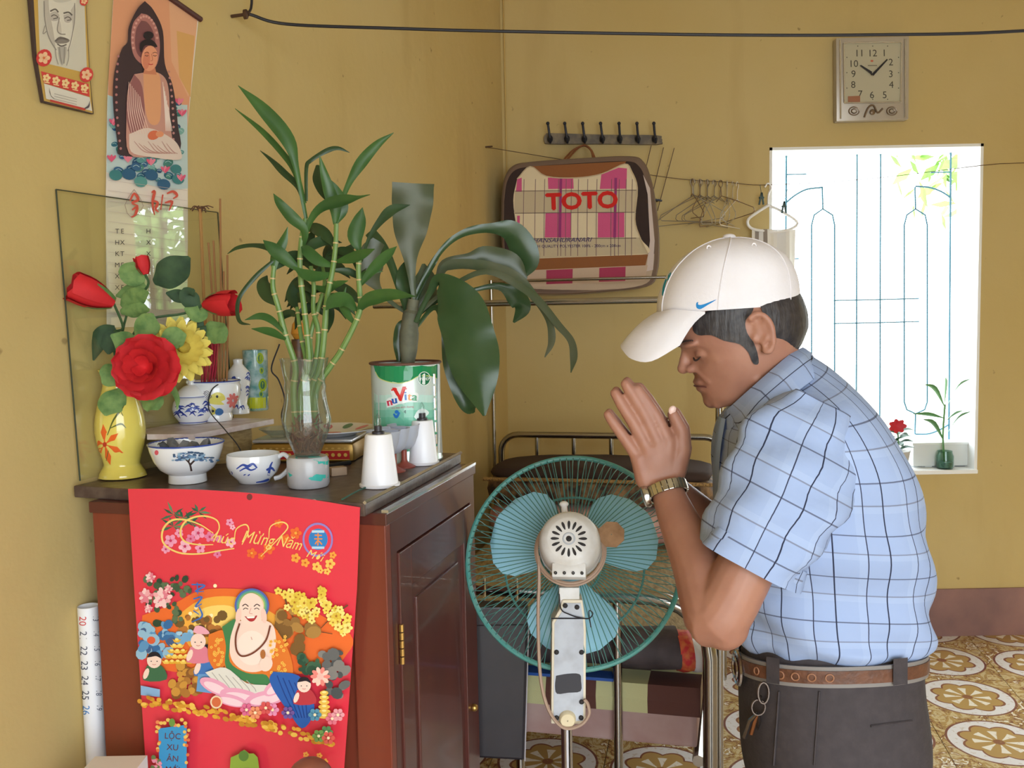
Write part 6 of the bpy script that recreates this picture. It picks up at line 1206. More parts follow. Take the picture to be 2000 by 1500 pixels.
mb = MB(); mb.tube(catmull([bp(.03, .76, .838), bp(.3, .757, .842), bp(.6, .757, .842), bp(.97, .76, .838)], 8), .007, 8); part('gold_piping', mb, mat('gold_piping', (176, 140, 84), .6, noise=(200, (90, 64, 40), 1.)), bl)
# rolled dark jacket and blue folder near the foot
Yj = 2.21; jk = thing('rolled_jacket', 'rolled dark jacket with red cuff and white lining on the bed', 'jacket', Py(1200, 1300, Yj))
jk.location.z = .602
def roll(x0, x1, r0_, r1_, col, nm, m_, yo=0., n=9):
    rings = []; zc = .600 + max(r0_, r1_)
    for i in range(n):
        t = i / (n - 1); c = bp(1 - (NR.x - (x0 + (x1 - x0) * t - 1000) / F * 2.1) / (BW * BX.x), .062, 0); c.z = .605 + (r0_ + (r1_ - r0_) * t) * .62 + yo; r = r0_ + (r1_ - r0_) * t
        rings.append([c + Vector((0, math.cos(a) * r * .9, math.sin(a) * r * .62)) * (1 + .07 * math.sin(3 * a + i * 1.3)) for a in [2 * PI * k / 18 for k in range(18)]])
    mb = MB(); mb.loft(rings); part(nm, mb, m_, jk, angle=80)
roll(985, 1302, .070, .076, None, 'jacket_roll', mat('dark_jacket', (50, 42, 44), .7, noise=(10, (96, 84, 88), .7), bump=(24, .6))); roll(1300, 1328, .075, .070, None, 'red_cuff', mat('red_cuff', (196, 48, 52), .7, noise=(60, (220, 150, 70), .6)), n=4); roll(1326, 1364, .062, .046, None, 'white_lining', mat('white_lining', (216, 216, 222), .7, bump=(20, .8)), n=5)
a, b = bp(.42, .004, .5965), bp(.755, .004, .5965); mb = MB(); mb.prism([a, b, b + Vector((0, .045, 0)), a + Vector((0, .045, 0))], EZ * .007); single('blue_folder', mb, mat('blue_plastic', (44, 84, 160), .35), 'thin blue folder lying on the quilt under the jacket', 'folder', smooth=False)
# dark bag hanging on the footboard
Yh = 2.02; hb = thing('document_bag', 'flat dark leather bag hanging from the bed footboard', 'bag', Py(972, 1488, Yh)); LEA = mat('dark_leather', (34, 29, 35), .4, noise=(14, (48, 38, 42), .6), coat=.15)
mb = MB(); mb.prism([Py(x, y, Yh) for x, y in [(922, 1206), (1032, 1202), (1024, 1486), (918, 1480)]], (0, .045, 0)); part('body', mb, LEA, hb, smooth=False, bevel=.006)
mb = MB(); mb.prism([Py(x, y, Yh - .002) for x, y in [(920, 1186), (1031, 1186), (1032, 1222), (921, 1224)]], (0, .05, 0)); part('flap', mb, LEA, hb, smooth=False, bevel=.004)
mb = MB(); mb.tube([Py(1033, 1204, Yh - .001), Py(1025, 1486, Yh - .001)], .0016, 6); part('edge_piping', mb, mat('pale_piping', (186, 182, 190), .4), hb)
for x in (945, 1010):
    c0 = Py(x, 1190, Yh + .02); zr = Py(1150, 1165, 2.05).z; yr = NR.y + (NR.x - c0.x) * math.tan(BA); mb = MB(); mb.tube(catmull([c0, Vector((c0.x, yr - .03, zr - .01)), Vector((c0.x, yr - .012, zr + .022)), Vector((c0.x, yr + .012, zr + .022)), Vector((c0.x, yr + .024, zr - .02))], 5), .004, 6); part('hook', mb, CHR, hb)

# ================================================================ THE MAN
YM = 1.40
def M_(px, py, dy=0.): return Py(px, py, YM + dy)
man = thing('person', 'man in white cap and blue checked shirt with palms pressed together', 'person', (M_(1620, 1300).x, YM, 0))
SKIN = mat('tanned_skin', (164, 116, 95), .5, noise=(20, (142, 94, 77), .6), bump=(70, .12), sss=.08)
HT = math.radians(20); E0 = M_(1457, 655)                     # ear canal, head tilted forward
HX = Vector((-math.cos(HT), 0, -math.sin(HT))); HZ = Vector((-math.sin(HT), 0, math.cos(HT))); HY = Vector((0, -1, 0))
def hd_(x, y, z): return E0 + HX * x + HY * y + HZ * z
MH = Matrix((HX, HY, HZ)).transposed()
body = MB()
prof = [(-.092, .060, .035, .012), (-.088, .078, .016, .030), (-.08, .089, -.012, .044), (-.07, .0935, -.036, .052), (-.055, .0935, -.056, .060), (-.04, .0935, -.070, .066), (-.02, .093, -.085, .072), (0, .0945, -.091, .0755), (.02, .0995, -.094, .077), (.04, .0985, -.095, .077), (.07, .092, -.092, .074), (.10, .075, -.080, .063), (.12, .050, -.058, .046), (.132, .02, -.03, .022), (.135, .005, -.012, .006)]
zs_ = [p_[0] for p_ in prof]; rings = []; NZ = 46
for i in range(NZ + 1):
    z = zs_[0] + (zs_[-1] - zs_[0]) * i / NZ; xf, xb, w = (float(np.interp(z, zs_, [p_[k] for p_ in prof])) for k in (1, 2, 3)); cx = (xf * .46 + xb * .54); ring = []
    for k in range(48):
        a = 2 * PI * k / 48; ca, sa = math.cos(a), math.sin(a)
        x = cx + (xf - cx) * math.copysign(abs(ca) ** .82, ca) if ca > 0 else cx + (cx - xb) * ca
        y = w * math.copysign(abs(sa) ** .92, sa)
        if ca > 0:
            for sy in (-1, 1):
                x -= .0125 * math.exp(-((y - sy * .032) / .016) ** 2 - ((z - .002) / .013) ** 2)          # eye sockets
                x -= .006 * math.exp(-((y - sy * .044) / .014) ** 2 - ((z + .045) / .02) ** 2)             # hollow cheeks
        ring.append(hd_(x, y, z))
    rings.append(ring)
body.loft(rings)
body.cap(hd_(.088, 0, .020), hd_(.103, 0, -.006), .0062, .0082); body.ell(hd_(.1055, 0, -.0125), (.0105, .010, .0095), 10, MH)
for s in (-1, 1):
    body.ell(hd_(.0965, s * .0125, -.0165), (.0095, .0068, .007), 8, MH); body.ell(hd_(.088, s * .03, .0215), (.0135, .023, .0065), 10, MH)
    body.ell(hd_(.0785, s * .032, .003), (.0095, .0140, .0080), 10, MH); body.ell(hd_(.045, s * .050, -.014), (.026, .0125, .014), 10, MH)
    body.cap(hd_(.092, s * .017, -.018), hd_(.083, s * .031, -.042), .0042, .0035)
body.ell(hd_(.0915, 0, -.0395), (.0085, .021, .0052), 10, MH); body.ell(hd_(.0905, 0, -.0505), (.0085, .019, .006), 10, MH); body.ell(hd_(.083, 0, -.074), (.0125, .020, .0125), 10, MH)
body.cap(hd_(.02, .052, -.058), hd_(.078, .018, -.078), .010, .010); body.cap(hd_(.02, -.052, -.058), hd_(.078, -.018, -.078), .010, .010)
for s in (-1, 1):                                               # ears
    eo = [(.010, .036), (.000, .042), (-.014, .038), (-.022, .022), (-.021, .002), (-.014, -.018), (-.004, -.028), (.004, -.022)]
    eo = [(x * .8 - .001, z * .82 - .002) for x, z in eo]; P = catmull([hd_(x, s * (.077 + .009 * (-x * 30 if x < 0 else 0) + .004), z) for x, z in eo], 4); body.tube(P, .0046, 8)
    body.ell(hd_(-.007, s * .078, .005), (.0125, .0045, .023), 10, MH); body.cap(hd_(.0, s * .080, -.010), hd_(-.008, s * .084, -.004), .004, .004); body.cap(hd_(-.010, s * .083, .020), hd_(-.010, s * .083, .0), .0026, .0026); body.ell(hd_(-.001, s * .079, -.021), (.0065, .005, .0065), 8, MH)
    body.ell(hd_(.008, s * .078, .0), (.004, .004, .007), 8, MH)
# neck, inner torso, arms
body.tube(catmull([hd_(-.01, 0, -.01), M_(1486, 728), M_(1520, 775), M_(1560, 830)], 5), [.054, .054, .053, .052, .052, .052, .053, .054, .055, .057, .06, .062, .066, .07, .075, .08], 24)
body.cap(M_(1430, 760, -.03), M_(1478, 800, -.03), .012, .012); body.cap(M_(1570, 870), M_(1620, 1200), .085, .10, 20)
SHN, ELN, WRN = M_(1588, 862, -.175), M_(1402, 1206, -.185), M_(1304, 962, -.028)
SHF, ELF, WRF = M_(1560, 870, .17), M_(1452, 1090, .17), M_(1312, 955, .03)
def limb(pts, rr_, n=18): body.tube(catmull(pts, 6), cat1(rr_, 6), n)
limb([M_(1570, 880, -.05), SHN + Vector((-.005, .05, -.02)), SHN.lerp(ELN, .5) + Vector((0, .006, 0)), ELN + Vector((.004, 0, .004)), ELN.lerp(WRN, .12) + Vector((.0, .0, -.004)), ELN.lerp(WRN, .36) + Vector((.004, 0, 0)), ELN.lerp(WRN, .7), WRN, M_(1297, 940, -.02)], [.04, .034, .038, .041, .042, .040, .031, .025, .026])
body.ell(ELN + Vector((.008, 0, -.010)), (.034, .036, .034), 12)
limb([M_(1560, 870, .05), SHF + Vector((0, -.05, -.02)), SHF.lerp(ELF, .5), ELF, ELF.lerp(WRF, .3), ELF.lerp(WRF, .7), WRF, M_(1300, 936, .02)], [.045, .036, .038, .040, .040, .031, .025, .026])
def hand(s, ox, oy):                                            # s = -1 near hand, +1 far hand
    q = lambda x, y, d: M_(x + ox, y + oy, s * d)
    wr = q(1300, 946, .020); mcp = [(1305, 862), (1285, 866), (1265, 878), (1247, 896)]
    for k, (x, y) in enumerate(mcp): body.cap(wr.lerp(q(x, y, .017), .12), q(x, y, .0165), .0150, .0130); body.cap(q(1302 - k * 14, 925 + k * 4, .018), q(x, y, .017), .0155, .0125)
    body.ell(q(1284, 905, .017), (.036, .0160, .040), 12, Matrix.Rotation(.4, 3, 'Y'))
    for chain, r in (([mcp[0], (1281, 812), (1262, 783), (1246, 760)], .0104), ([mcp[1], (1258, 808), (1238, 776), (1222, 750)], .0107), ([mcp[2], (1236, 824), (1216, 793), (1201, 768)], .0102), ([mcp[3], (1217, 852), (1200, 829), (1187, 810)], .0094)):
        pts = [q(x, y, d) for (x, y), d in zip(chain, (.0170, .0145, .0120, .0102))]
        for (a, b), (ra, rb__) in zip(zip(pts, pts[1:]), ((r * 1.06, r * .98), (r * .98, r * .92), (r * .92, r * .78))): body.cap(a, b, ra, rb__)
    th = [q(1316, 925, .016), q(1331, 880, .015), q(1330, 842, .012), q(1315, 810, .0105)]
    for (a, b), (ra, rb__) in zip(zip(th, th[1:]), ((.0180, .0145), (.0140, .0122), (.0122, .0096))): body.cap(a, b, ra, rb__)
hand(-1, 0, 0); hand(1, 3, -4)
# legs inside the trousers and feet
for s in (-1, 1):
    hp, kn, an = Vector((M_(1618, 1330).x, YM + s * .06, .80)), Vector((M_(1610, 1330).x - .01, YM + s * .09, .46)), Vector((M_(1618, 1330).x + .015, YM + s * .095, .08))
    limb([hp, kn, an], [.05, .045, .034]); body.cap(M_(1620, 1200), hp, .09, .05); body.cap(an + Vector((.02, 0, -.05)), an + Vector((-.15, 0, -.057)), .030, .022)
def remesh(mb, name, m, parent, vox, sm=2, fac=.5, label=None):
    o = part(name, mb, m, parent, smooth=False)
    r = o.modifiers.new('r', 'REMESH'); r.mode = 'VOXEL'; r.voxel_size = vox; r.use_smooth_shade = True
    k = o.modifiers.new('s', 'SMOOTH'); k.factor = fac; k.iterations = sm
    bpy.context.view_layer.update(); dg = bpy.context.evaluated_depsgraph_get(); me = bpy.data.meshes.new_from_object(o.evaluated_get(dg)); o.modifiers.clear(); old = o.data; o.data = me; bpy.data.meshes.remove(old)
    me.materials.clear(); me.materials.append(m); me.polygons.foreach_set('use_smooth', [True] * len(me.polygons)); return tag(o, label)
bodyo = remesh(body, 'body', SKIN, man, .0026, 7, .5)
off = Vector(man.location)
bbvh = BVHTree.FromPolygons([tuple(v.co + off) for v in bodyo.data.vertices], [list(p_.vertices) for p_ in bodyo.data.polygons])
# face details on the near side and far side
LASH = mat('dark_lash', (58, 42, 38), .7); LIPM = mat('lip', (150, 88, 80), .5)
for s in (1, -1):
    mb = MB(); mb.tube(catmull([hd_(.0895, s * .020, -.0005), hd_(.0905, s * .028, -.004), hd_(.088, s * .036, -.004), hd_(.0835, s * .044, -.0005)], 4), [.0007] + [.0014] * 10 + [.0008] * 2, 6); part('eyelashes', mb, LASH, man)
    mb = MB()
    for k in range(16): t_ = k / 15; b_ = hd_(.1025 - .016 * t_ ** 2, s * (.013 + .034 * t_), .022 + .006 * math.sin(t_ * 2.4)); mb.tube([b_, b_ + MH @ Vector((.002, s * .006, .003))], [.0011, .0004], 4)
    part('eyebrow', mb, mat('brow_hair', (52, 42, 40), .8), man, kind='stuff')
mb = MB(); mb.tube(catmull([hd_(.0915, -.022, -.0465), hd_(.098, -.01, -.0448), hd_(.0990, 0, -.0445), hd_(.098, .01, -.0448), hd_(.0915, .022, -.0465), hd_(.088, .027, -.0485)], 4), [.0006] + [.0011] * 18 + [.0008] * 2, 6); part('mouth_line', mb, mat('mouth_dark', (104, 58, 52), .6), man)
mb = MB(); mb.ell(M_(1313, 801, -.0165), (.0055, .0022, .0070), 8, Matrix.Rotation(.5, 3, 'Y')); part('thumb_nail', mb, mat('nail', (222, 188, 176), .25), man)
# hair below the cap
HAIR = mat('black_hair', (40, 36, 38), .5, noise=(90, (74, 68, 66), .6), bump=(160, .5, (1, 1, .2)))
mb = MB(); rings = []
for i in range(13):
    rings.append([])
    for k in range(25):
        a = PI / 2 + .10 + (PI - .20) * k / 24; lo = -.046 + .040 * abs(math.sin(a)) ** 5; hi = .024 + .024 * abs(math.sin(a)); z = lo + (hi - lo) * i / 12
        xf, xb, w = (float(np.interp(z, zs_, [p_[k2] for p_ in prof])) for k2 in (1, 2, 3)); cx = xf * .46 + xb * .54; g = .0055 * math.sin(PI * min(1, i / 12 * .8 + .12)) - .0015 * (i == 0)
        rings[-1].append(hd_(cx + (cx - xb + g) * math.cos(a), (w + g) * math.sin(a), z))
mb.loft(rings, closed=False, cap=False)
part('hair_back', mb, HAIR, man, angle=80)
for s in (1, -1):
    mb = MB(); out_ = cat2([(-.016, .060), (.062, .060), (.080, .046), (.078, .032), (.062, .026), (.048, .012), (.030, .000), (.022, -.016), (.020, -.034), (.012, -.036), (.010, -.012), (.015, .012), (.011, .030), (-.004, .040), (-.016, .060)], 3)[:-1]
    vs = [Vector(q_) for q_ in out_]; n_ = len(vs); ex = [Vector((x * .006, z * .006)) for x in range(-4, 16) for z in range(-8, 12)]
    r_ = delaunay_2d_cdt(vs + ex, [(i, (i + 1) % n_) for i in range(n_)], [list(range(n_))], 1, 1e-5); pts = []
    for q_ in r_[0]:
        h, nn, ii, dd = bbvh.ray_cast(hd_(q_.x, s * .2, q_.y), HY * -s); pts.append((h if h is not None else hd_(q_.x, s * .07, q_.y)) + HY * s * .0022)
    mb.add(pts, [list(f) for f in r_[2]]); part('sideburn', mb, HAIR, man, angle=80)
# ---- cap
CAPW = mat('white_cotton', (222, 218, 222), .8, noise=(10, (202, 194, 194), .5), bump=(220, .15)); CAPB = mat('cap_blue', (44, 140, 186), .6)
rp_ = [((1284, 612), (1556, 594), .0815), ((1285, 590), (1557, 572), .0835), ((1292, 562), (1554, 548), .0845), ((1306, 534), (1545, 522), .0815), ((1326, 510), (1530, 500), .0735), ((1352, 489), (1508, 483), .059), ((1380, 475), (1480, 471), .040), ((1402, 468), (1455, 466), .021), ((1420, 465), (1436, 464.5), .006)]
mb = MB(); rings = []
for (fx, fy), (bx_, by_), w in rp_:
    a, b = M_(fx, fy), M_(bx_, by_); c = (a + b) / 2; ring = []
    for k in range(48): t_ = 2 * PI * k / 48; e_ = .9; ring.append(c + (a - c) * math.copysign(abs(math.cos(t_)) ** e_, math.cos(t_)) + Vector((0, -w * math.copysign(abs(math.sin(t_)) ** e_, math.sin(t_)), 0)))
    rings.append(ring)
dense = []
for k in range(48): dense.append(catmull([r[k] for r in rings], 4))
rings = [[dense[k][i] for k in range(48)] for i in range(len(dense[0]))]
mb.loft(rings, cap0=False); inner = [[p_ + ((rings[-1][0] + rings[0][24]) / 2 - p_).normalized() * .0025 for p_ in r] for r in rings[:2]]; mb.loft([inner[1], inner[0], rings[0]], cap=False)
cap = part('cap', mb, CAPW, man, angle=60); cbv = mb.bvh()
for k in (2, 10, 18, 26, 34, 42): mb = MB(); mb.tube([q_ + (q_ - E0).normalized() * .0004 for q_ in [r[k] for r in rings]], .0011, 5); part('seam', mb, CAPW, cap)
mb = MB(); mb.ell(M_(1424, 463), (.010, .010, .005), 8); part('button', mb, CAPW, cap)
for k in (6, 14): mb = MB(); c = rings[20][k]; mb.lathe([(.0022, 0), (.0034, .001), (.0038, 0)], 10, c, M=Matrix((Vector((1, 0, 0)), Vector((0, 0, 1)), (c - E0).normalized())).transposed()); part('eyelet', mb, CAPW, cap)
br = [(-1., (1377, 608, .076), (1328, 670, .078)), (-.85, (1350, 607, .070), (1272, 701, .070)), (-.55, (1312, 604, .050), (1234, 697, .048)), (-.25, (1288, 609, .02), (1216, 680, .022)), (0, (1284, 608, 0), (1212, 673, 0)), (.25, (1288, 609, -.02), (1216, 680, -.022)), (.55, (1312, 604, -.050), (1234, 697, -.048)), (.85, (1350, 607, -.070), (1272, 701, -.070)), (1., (1377, 608, -.076), (1328, 670, -.078))]
ri = catmull([M_(*b[1]) for b in br], 4); ro = catmull([M_(*b[2]) for b in br], 4); mb = MB(); th_ = Vector((0, 0, .0035))
rows = [[ri[i].lerp(ro[i], t_) + Vector((0, 0, .012 * math.sin(PI * t_) * .5)) for i in range(len(ri))] for t_ in (0, .2, .4, .6, .8, 1)]
mb.loft([[q_ - th_ for q_ in r] for r in rows[::-1]] + rows + [[q_ - th_ for q_ in rows[-1]]], closed=False, cap=False); part('brim', mb, CAPW, cap, angle=60)
Zc = lambda pts: [(1150 + x / 3.572, 440 + y / 3.572) for x, y in pts]
p = Print(wrap(cbv), grid=5); p.poly(Zc(cat2([(748, 556), (752, 540), (764, 536), (762, 550), (776, 556), (810, 548), (892, 517), (830, 556), (786, 582), (766, 584), (752, 574), (748, 556)], 3)), (46, 128, 190)); p.build('swoosh_emblem', cap, CLOTHP)
p = Print(wrap(cbv), grid=5); p.poly(Zc([(548, 322), (578, 318), (574, 347), (560, 386), (548, 386), (554, 352)]), (44, 146, 178)); p.poly(Zc(cat2([(538, 374), (526, 402), (516, 440), (512, 488), (524, 488), (530, 442), (538, 406), (546, 382), (538, 374)], 2)), (44, 146, 178)); p.build('front_letter', cap, CLOTHP)
# ---- shirt
def checkmat():
    m = bpy.data.materials.new('blue_check_cotton'); m.use_nodes = True; nt = m.node_tree; L = nt.links; b = nt.nodes['Principled BSDF']; b.inputs['Roughness'].default_value = .85; b.inputs['Specular IOR Level'].default_value = .15
    uv = nt.nodes.new('ShaderNodeUVMap'); uv.uv_map = 'UVMap'; sp = nt.nodes.new('ShaderNodeSeparateXYZ'); L.new(uv.outputs[0], sp.inputs[0])
    def Mm(op, a, c=None):
        n = nt.nodes.new('ShaderNodeMath'); n.operation = op
        for i, v in enumerate((a, c)):
            if v is None: continue
            if isinstance(v, (int, float)): n.inputs[i].default_value = v
            else: L.new(v, n.inputs[i])
        return n.outputs[0]
    def line(src, per, ph, w): f = Mm('FRACT', Mm('ADD', Mm('DIVIDE', src, per), ph)); return Mm('LESS_THAN', f, w / per)
    cur = (152, 169, 204); cc_ = None
    def lay(col, f, amt=1.):
        nonlocal cc_
        k = nt.nodes.new('ShaderNodeMixRGB'); L.new(Mm('MULTIPLY', f, amt), k.inputs[0]); k.inputs[2].default_value = (*lin(col), 1)
        if cc_ is None: k.inputs[1].default_value = (*lin(cur), 1)
        else: L.new(cc_, k.inputs[1])
        cc_ = k.outputs[0]
    x, y = sp.outputs[0], sp.outputs[1]
    lay((168, 184, 214), line(x, .078, .55, .012), .35); lay((168, 184, 214), line(y, .080, .55, .012), .35)
    lay((96, 104, 128), line(y, .080, .0, .0021)); lay((112, 116, 134), line(y, .080, .42, .0021), .8)
    lay((46, 50, 70), line(x, .078, .0, .0021)); lay((56, 60, 82), line(x, .078, .40, .0016))
    L.new(cc_, b.inputs['Base Color'])
    tc = nt.nodes.new('ShaderNodeTexCoord'); n = nt.nodes.new('ShaderNodeTexNoise'); n.inputs['Scale'].default_value = 22; n.inputs['Detail'].default_value = 3
    bp2 = nt.nodes.new('ShaderNodeBump'); bp2.inputs['Strength'].default_value = .35; bp2.inputs['Distance'].default_value = .008; L.new(tc.outputs['Object'], n.inputs['Vector']); L.new(n.outputs[0], bp2.inputs['Height']); L.new(bp2.outputs[0], b.inputs['Normal']); return m
CHK = checkmat()
def tilt(p_):                                                   # weight on the near leg: that hip rides higher
    w = max(0, min(1, (1.14 - p_.z) / .2)) * max(0, min(1, (p_.z - .35) / .35)); return Vector((p_.x, p_.y, p_.z - .20 * (p_.y - YM) * w))
def cloth_loft(mb, rings, uoff=0., closed=True, thick=True):
    """loft whose UVs are metres of cloth"""
    n = len(rings[0]); vlen = [0.]
    for a, b in zip(rings, rings[1:]): vlen.append(vlen[-1] + sum((p_ - q_).length for p_, q_ in zip(a, b)) / n)
    ref = rings[len(rings) // 2]; ul = [0.]
    for k in range(n if closed else n - 1): ul.append(ul[-1] + (ref[(k + 1) % n] - ref[k]).length)
    o = len(mb.v); mb.v += [Vector(p_) for r in rings for p_ in r]
    for i in range(len(rings) - 1):
        for k in range(n if closed else n - 1):
            j = (k + 1) % n; mb.uv[len(mb.f)] = [(uoff + ul[k], vlen[i]), (uoff + ul[k + 1], vlen[i]), (uoff + ul[k + 1], vlen[i + 1]), (uoff + ul[k], vlen[i + 1])]
            mb.f.append([o + i * n + k, o + i * n + j, o + (i + 1) * n + j, o + (i + 1) * n + k]); mb.c.append(None); mb.mi.append(0)
tr = [((1766, 1276), (1462, 1268), .122), ((1790, 1262), (1448, 1250), .134), ((1799, 1244), (1441, 1232), .138), ((1796, 1212), (1438, 1196), .136), ((1799, 1150), (1428, 1128), .142), ((1791, 1070), (1416, 1045), .155), ((1773, 980), (1406, 965), .178), ((1742, 893), (1404, 895), .190), ((1700, 822), (1410, 845), .190), ((1652, 760), (1424, 822), .165), ((1610, 716), (1440, 806), .112), ((1578, 692), (1446, 796), .072)]
keys = []
for b, f_, w in tr:
    B_, A_ = M_(*b), M_(*f_); keys.append((A_, B_, w))
NK = 64; cols = []
for k in range(NK):
    t_ = 2 * PI * k / NK; ct, st = math.cos(t_), math.sin(t_); e_ = .84
    cols.append(catmull([(A_ + B_) / 2 + (A_ - B_) / 2 * math.copysign(abs(ct) ** e_, ct) + Vector((0, -w * math.copysign(abs(st) ** e_, st), 0)) for A_, B_, w in keys], 6))
rings = [[cols[k][i] for k in range(NK)] for i in range(len(cols[0]))]; nr = len(rings)
for i in range(nr):
    cen = sum(rings[i], Vector()) / NK
    for k in range(NK):
        a = 2 * PI * k / NK; v = i / nr; d_ = (rings[i][k] - cen); d_.z *= .2; d_.normalize()
        w = 1.5 * (.0050 * math.sin(a * 5 + v * 9) * math.exp(-((v - .16) / .16) ** 2) + .0040 * math.sin(v * 34 + a * 3.2 + math.sin(a * 2) * 2) * math.exp(-((v - .42) / .22) ** 2) + .0035 * math.sin(a * 9 + v * 4) * math.exp(-(v / .12) ** 2))
        rings[i][k] += d_ * w
rings = [[tilt(q_) for q_ in r] for r in rings]; shirt = MB(); cloth_loft(shirt, rings, .012)
def sleeve(sh_, el_, s, op):
    ax_ = (el_ - sh_).normalized(); L_ = (el_ - sh_).length; sd = Vector((0, s, 0)); sd = (sd - ax_ * sd.dot(ax_)).normalized(); up = ax_.cross(sd); R_ = []
    for i in range(25):
        t_ = -.20 + i / 24 * (op + .20); r1 = float(np.interp(t_, [-.2, -.05, .1, .35, .6, .9], [.045, .078, .088, .084, .076, .070])); r2 = float(np.interp(t_, [-.2, -.05, .1, .35, .6, .9], [.03, .058, .064, .063, .062, .064])); c = sh_ + ax_ * L_ * t_ + sd * (-.03 if t_ < 0 else -.03 + .03 * min(1, t_ / .3)); ring = []
        for k in range(36):
            a = 2 * PI * k / 36; w = .0042 * math.sin(t_ * 26 + 3 * a) + .0036 * math.sin(a * 5 + t_ * 7); ring.append(c + up * math.cos(a) * (r1 + w) + sd * math.sin(a) * (r2 + w))
        R_.append(ring)
    R_.append([c + (q_ - c) * .955 for q_ in R_[-1]]); R_.append([c - ax_ * .03 + (q_ - c) * .93 for q_ in R_[-2]]); cloth_loft(shirt, R_, .03)
sleeve(SHN, ELN, -1, .70); sleeve(SHF, ELF, 1, .78)
shirto = part('shirt', shirt, CHK, man, angle=70)
# collar: a folded band round the neck
ci = [(1568, 678, 0), (1545, 690, .050), (1500, 728, .070), (1455, 768, .062), (1424, 796, .030), (1414, 806, .004)]
co = [(1606, 726, 0), (1592, 738, .085), (1550, 770, .116), (1502, 812, .116), (1466, 860, .096), (1430, 848, .024)]
mb = MB()
for s in (-1, 1):
    I = catmull([M_(x, y, s * d) for x, y, d in ci], 5); O = catmull([M_(x, y, s * d) for x, y, d in co], 5); n_ = len(I)
    rows = [[I[i] + Vector((0, 0, -.030)) + (O[i] - I[i]) * .05 for i in range(n_)]] + [[I[i].lerp(O[i], t_) + Vector((0, s * .006, .006)) * math.sin(PI * min(1, t_ * 1.1)) for i in range(n_)] for t_ in (0, .1, .35, .65, 1)] + [[O[i] + Vector((0, -s * .003, -.002)) for i in range(n_)]]
    cloth_loft(mb, [list(c) for c in zip(*rows)], .058, closed=False)
part('collar', mb, CHK, shirto, angle=70)
mb = MB(); F_ = catmull([M_(1416, 815), M_(1406, 880), M_(1404, 960), M_(1412, 1040), M_(1426, 1130), M_(1440, 1235)], 6); mb.loft([[q_ + Vector((-.004, -.020, 0)), q_ + Vector((-.006, -.006, 0)), q_ + Vector((-.006, .016, 0)), q_ + Vector((-.003, .020, 0))] for q_ in F_], closed=False, cap=False); part('button_placket', mb, mat('pale_blue_cotton', (166, 190, 226), .85), shirto)
# ---- trousers, belt
TRO = mat('charcoal_trousers', (58, 52, 54), .85, noise=(60, (72, 64, 66), .5), bump=(200, .2))
mb = MB(); kt = [((1766, 1246), (1458, 1250), .120), ((1782, 1290), (1452, 1295), .130), ((1786, 1345), (1450, 1345), .138), ((1792, 1400), (1452, 1400), .146), ((1794, 1450), (1455, 1450), .154), ((1788, 1500), (1462, 1500), .160), ((1778, 1545), (1475, 1545), .166)]
rings = []
cols = []
for k in range(56):
    t_ = 2 * PI * k / 56; e_ = .86; ct, st = math.cos(t_), math.sin(t_); cols.append(catmull([(M_(*b) + M_(*f_)) / 2 + (M_(*f_) - M_(*b)) / 2 * math.copysign(abs(ct) ** e_, ct) + Vector((0, -w * math.copysign(abs(st) ** e_, st), 0)) for b, f_, w in kt], 5))
rings = [[cols[k][i] for k in range(56)] for i in range(len(cols[0]))]
rings = [[tilt(q_) for q_ in r] for r in rings]; mb.loft(rings, cap0=False, cap1=True)
zt_ = M_(1625, 1520).z; xc = M_(1625, 1520).x
for s in (-1, 1):
    R_ = []
    for z, xo, rx, ry in ((zt_ + .05, 0, .112, .080), (zt_ - .08, -.002, .108, .084), (.50, -.006, .085, .078), (.30, .0, .076, .074), (.12, .012, .070, .070), (.045, .014, .070, .070)):
        R_.append([Vector((xc + xo + rx * math.cos(a), YM + s * .090 + ry * math.sin(a), z)) for a in [2 * PI * k / 28 for k in range(28)]])
    mb.loft(R_)
tro = part('trousers', mb, TRO, man, angle=70)
for x in (1522, 1600):
    m2 = MB(); bv_ = mb.bvh(); P = [wrap(bv_)(x - (y - 1360) * .07, y, .0012) for y in range(1350, 1500, 12)]; P = [q_ for q_ in P if q_ is not None]
    if len(P) > 2: m2.tube(P, .0016, 5); part('pleat', m2, TRO, tro)
bvt = mb.bvh(); m2 = MB(); P = [wrap(bvt)(x, 1418 - (x - 1700) * .12, .001) for x in range(1700, 1786, 8)]; P = [q_ for q_ in P if q_ is not None]; m2.tube(P, .0018, 5); part('pocket_welt', m2, TRO, tro)
SHO = mat('black_shoe', (40, 36, 36), .4)
for s in (-1, 1):
    m2 = MB(); R_ = []
    for x, h, w in ((.075, .05, .030), (.05, .075, .036), (-.02, .075, .038), (-.10, .055, .045), (-.16, .042, .042), (-.195, .025, .022)):
        R_.append([Vector((xc + .015 + x, YM + s * .095 + w * math.cos(a), .001 + h * (.5 + .5 * math.sin(a)))) for a in [2 * PI * k / 16 for k in range(16)]])
    m2.loft(R_); part('shoe', m2, SHO, man, angle=60)
BLT = mat('brown_leather_belt', (104, 66, 46), .5, noise=(70, (72, 44, 32), .8), bump=(90, .5)); BEG = mat('grey_belt_edge', (126, 120, 116), .6)
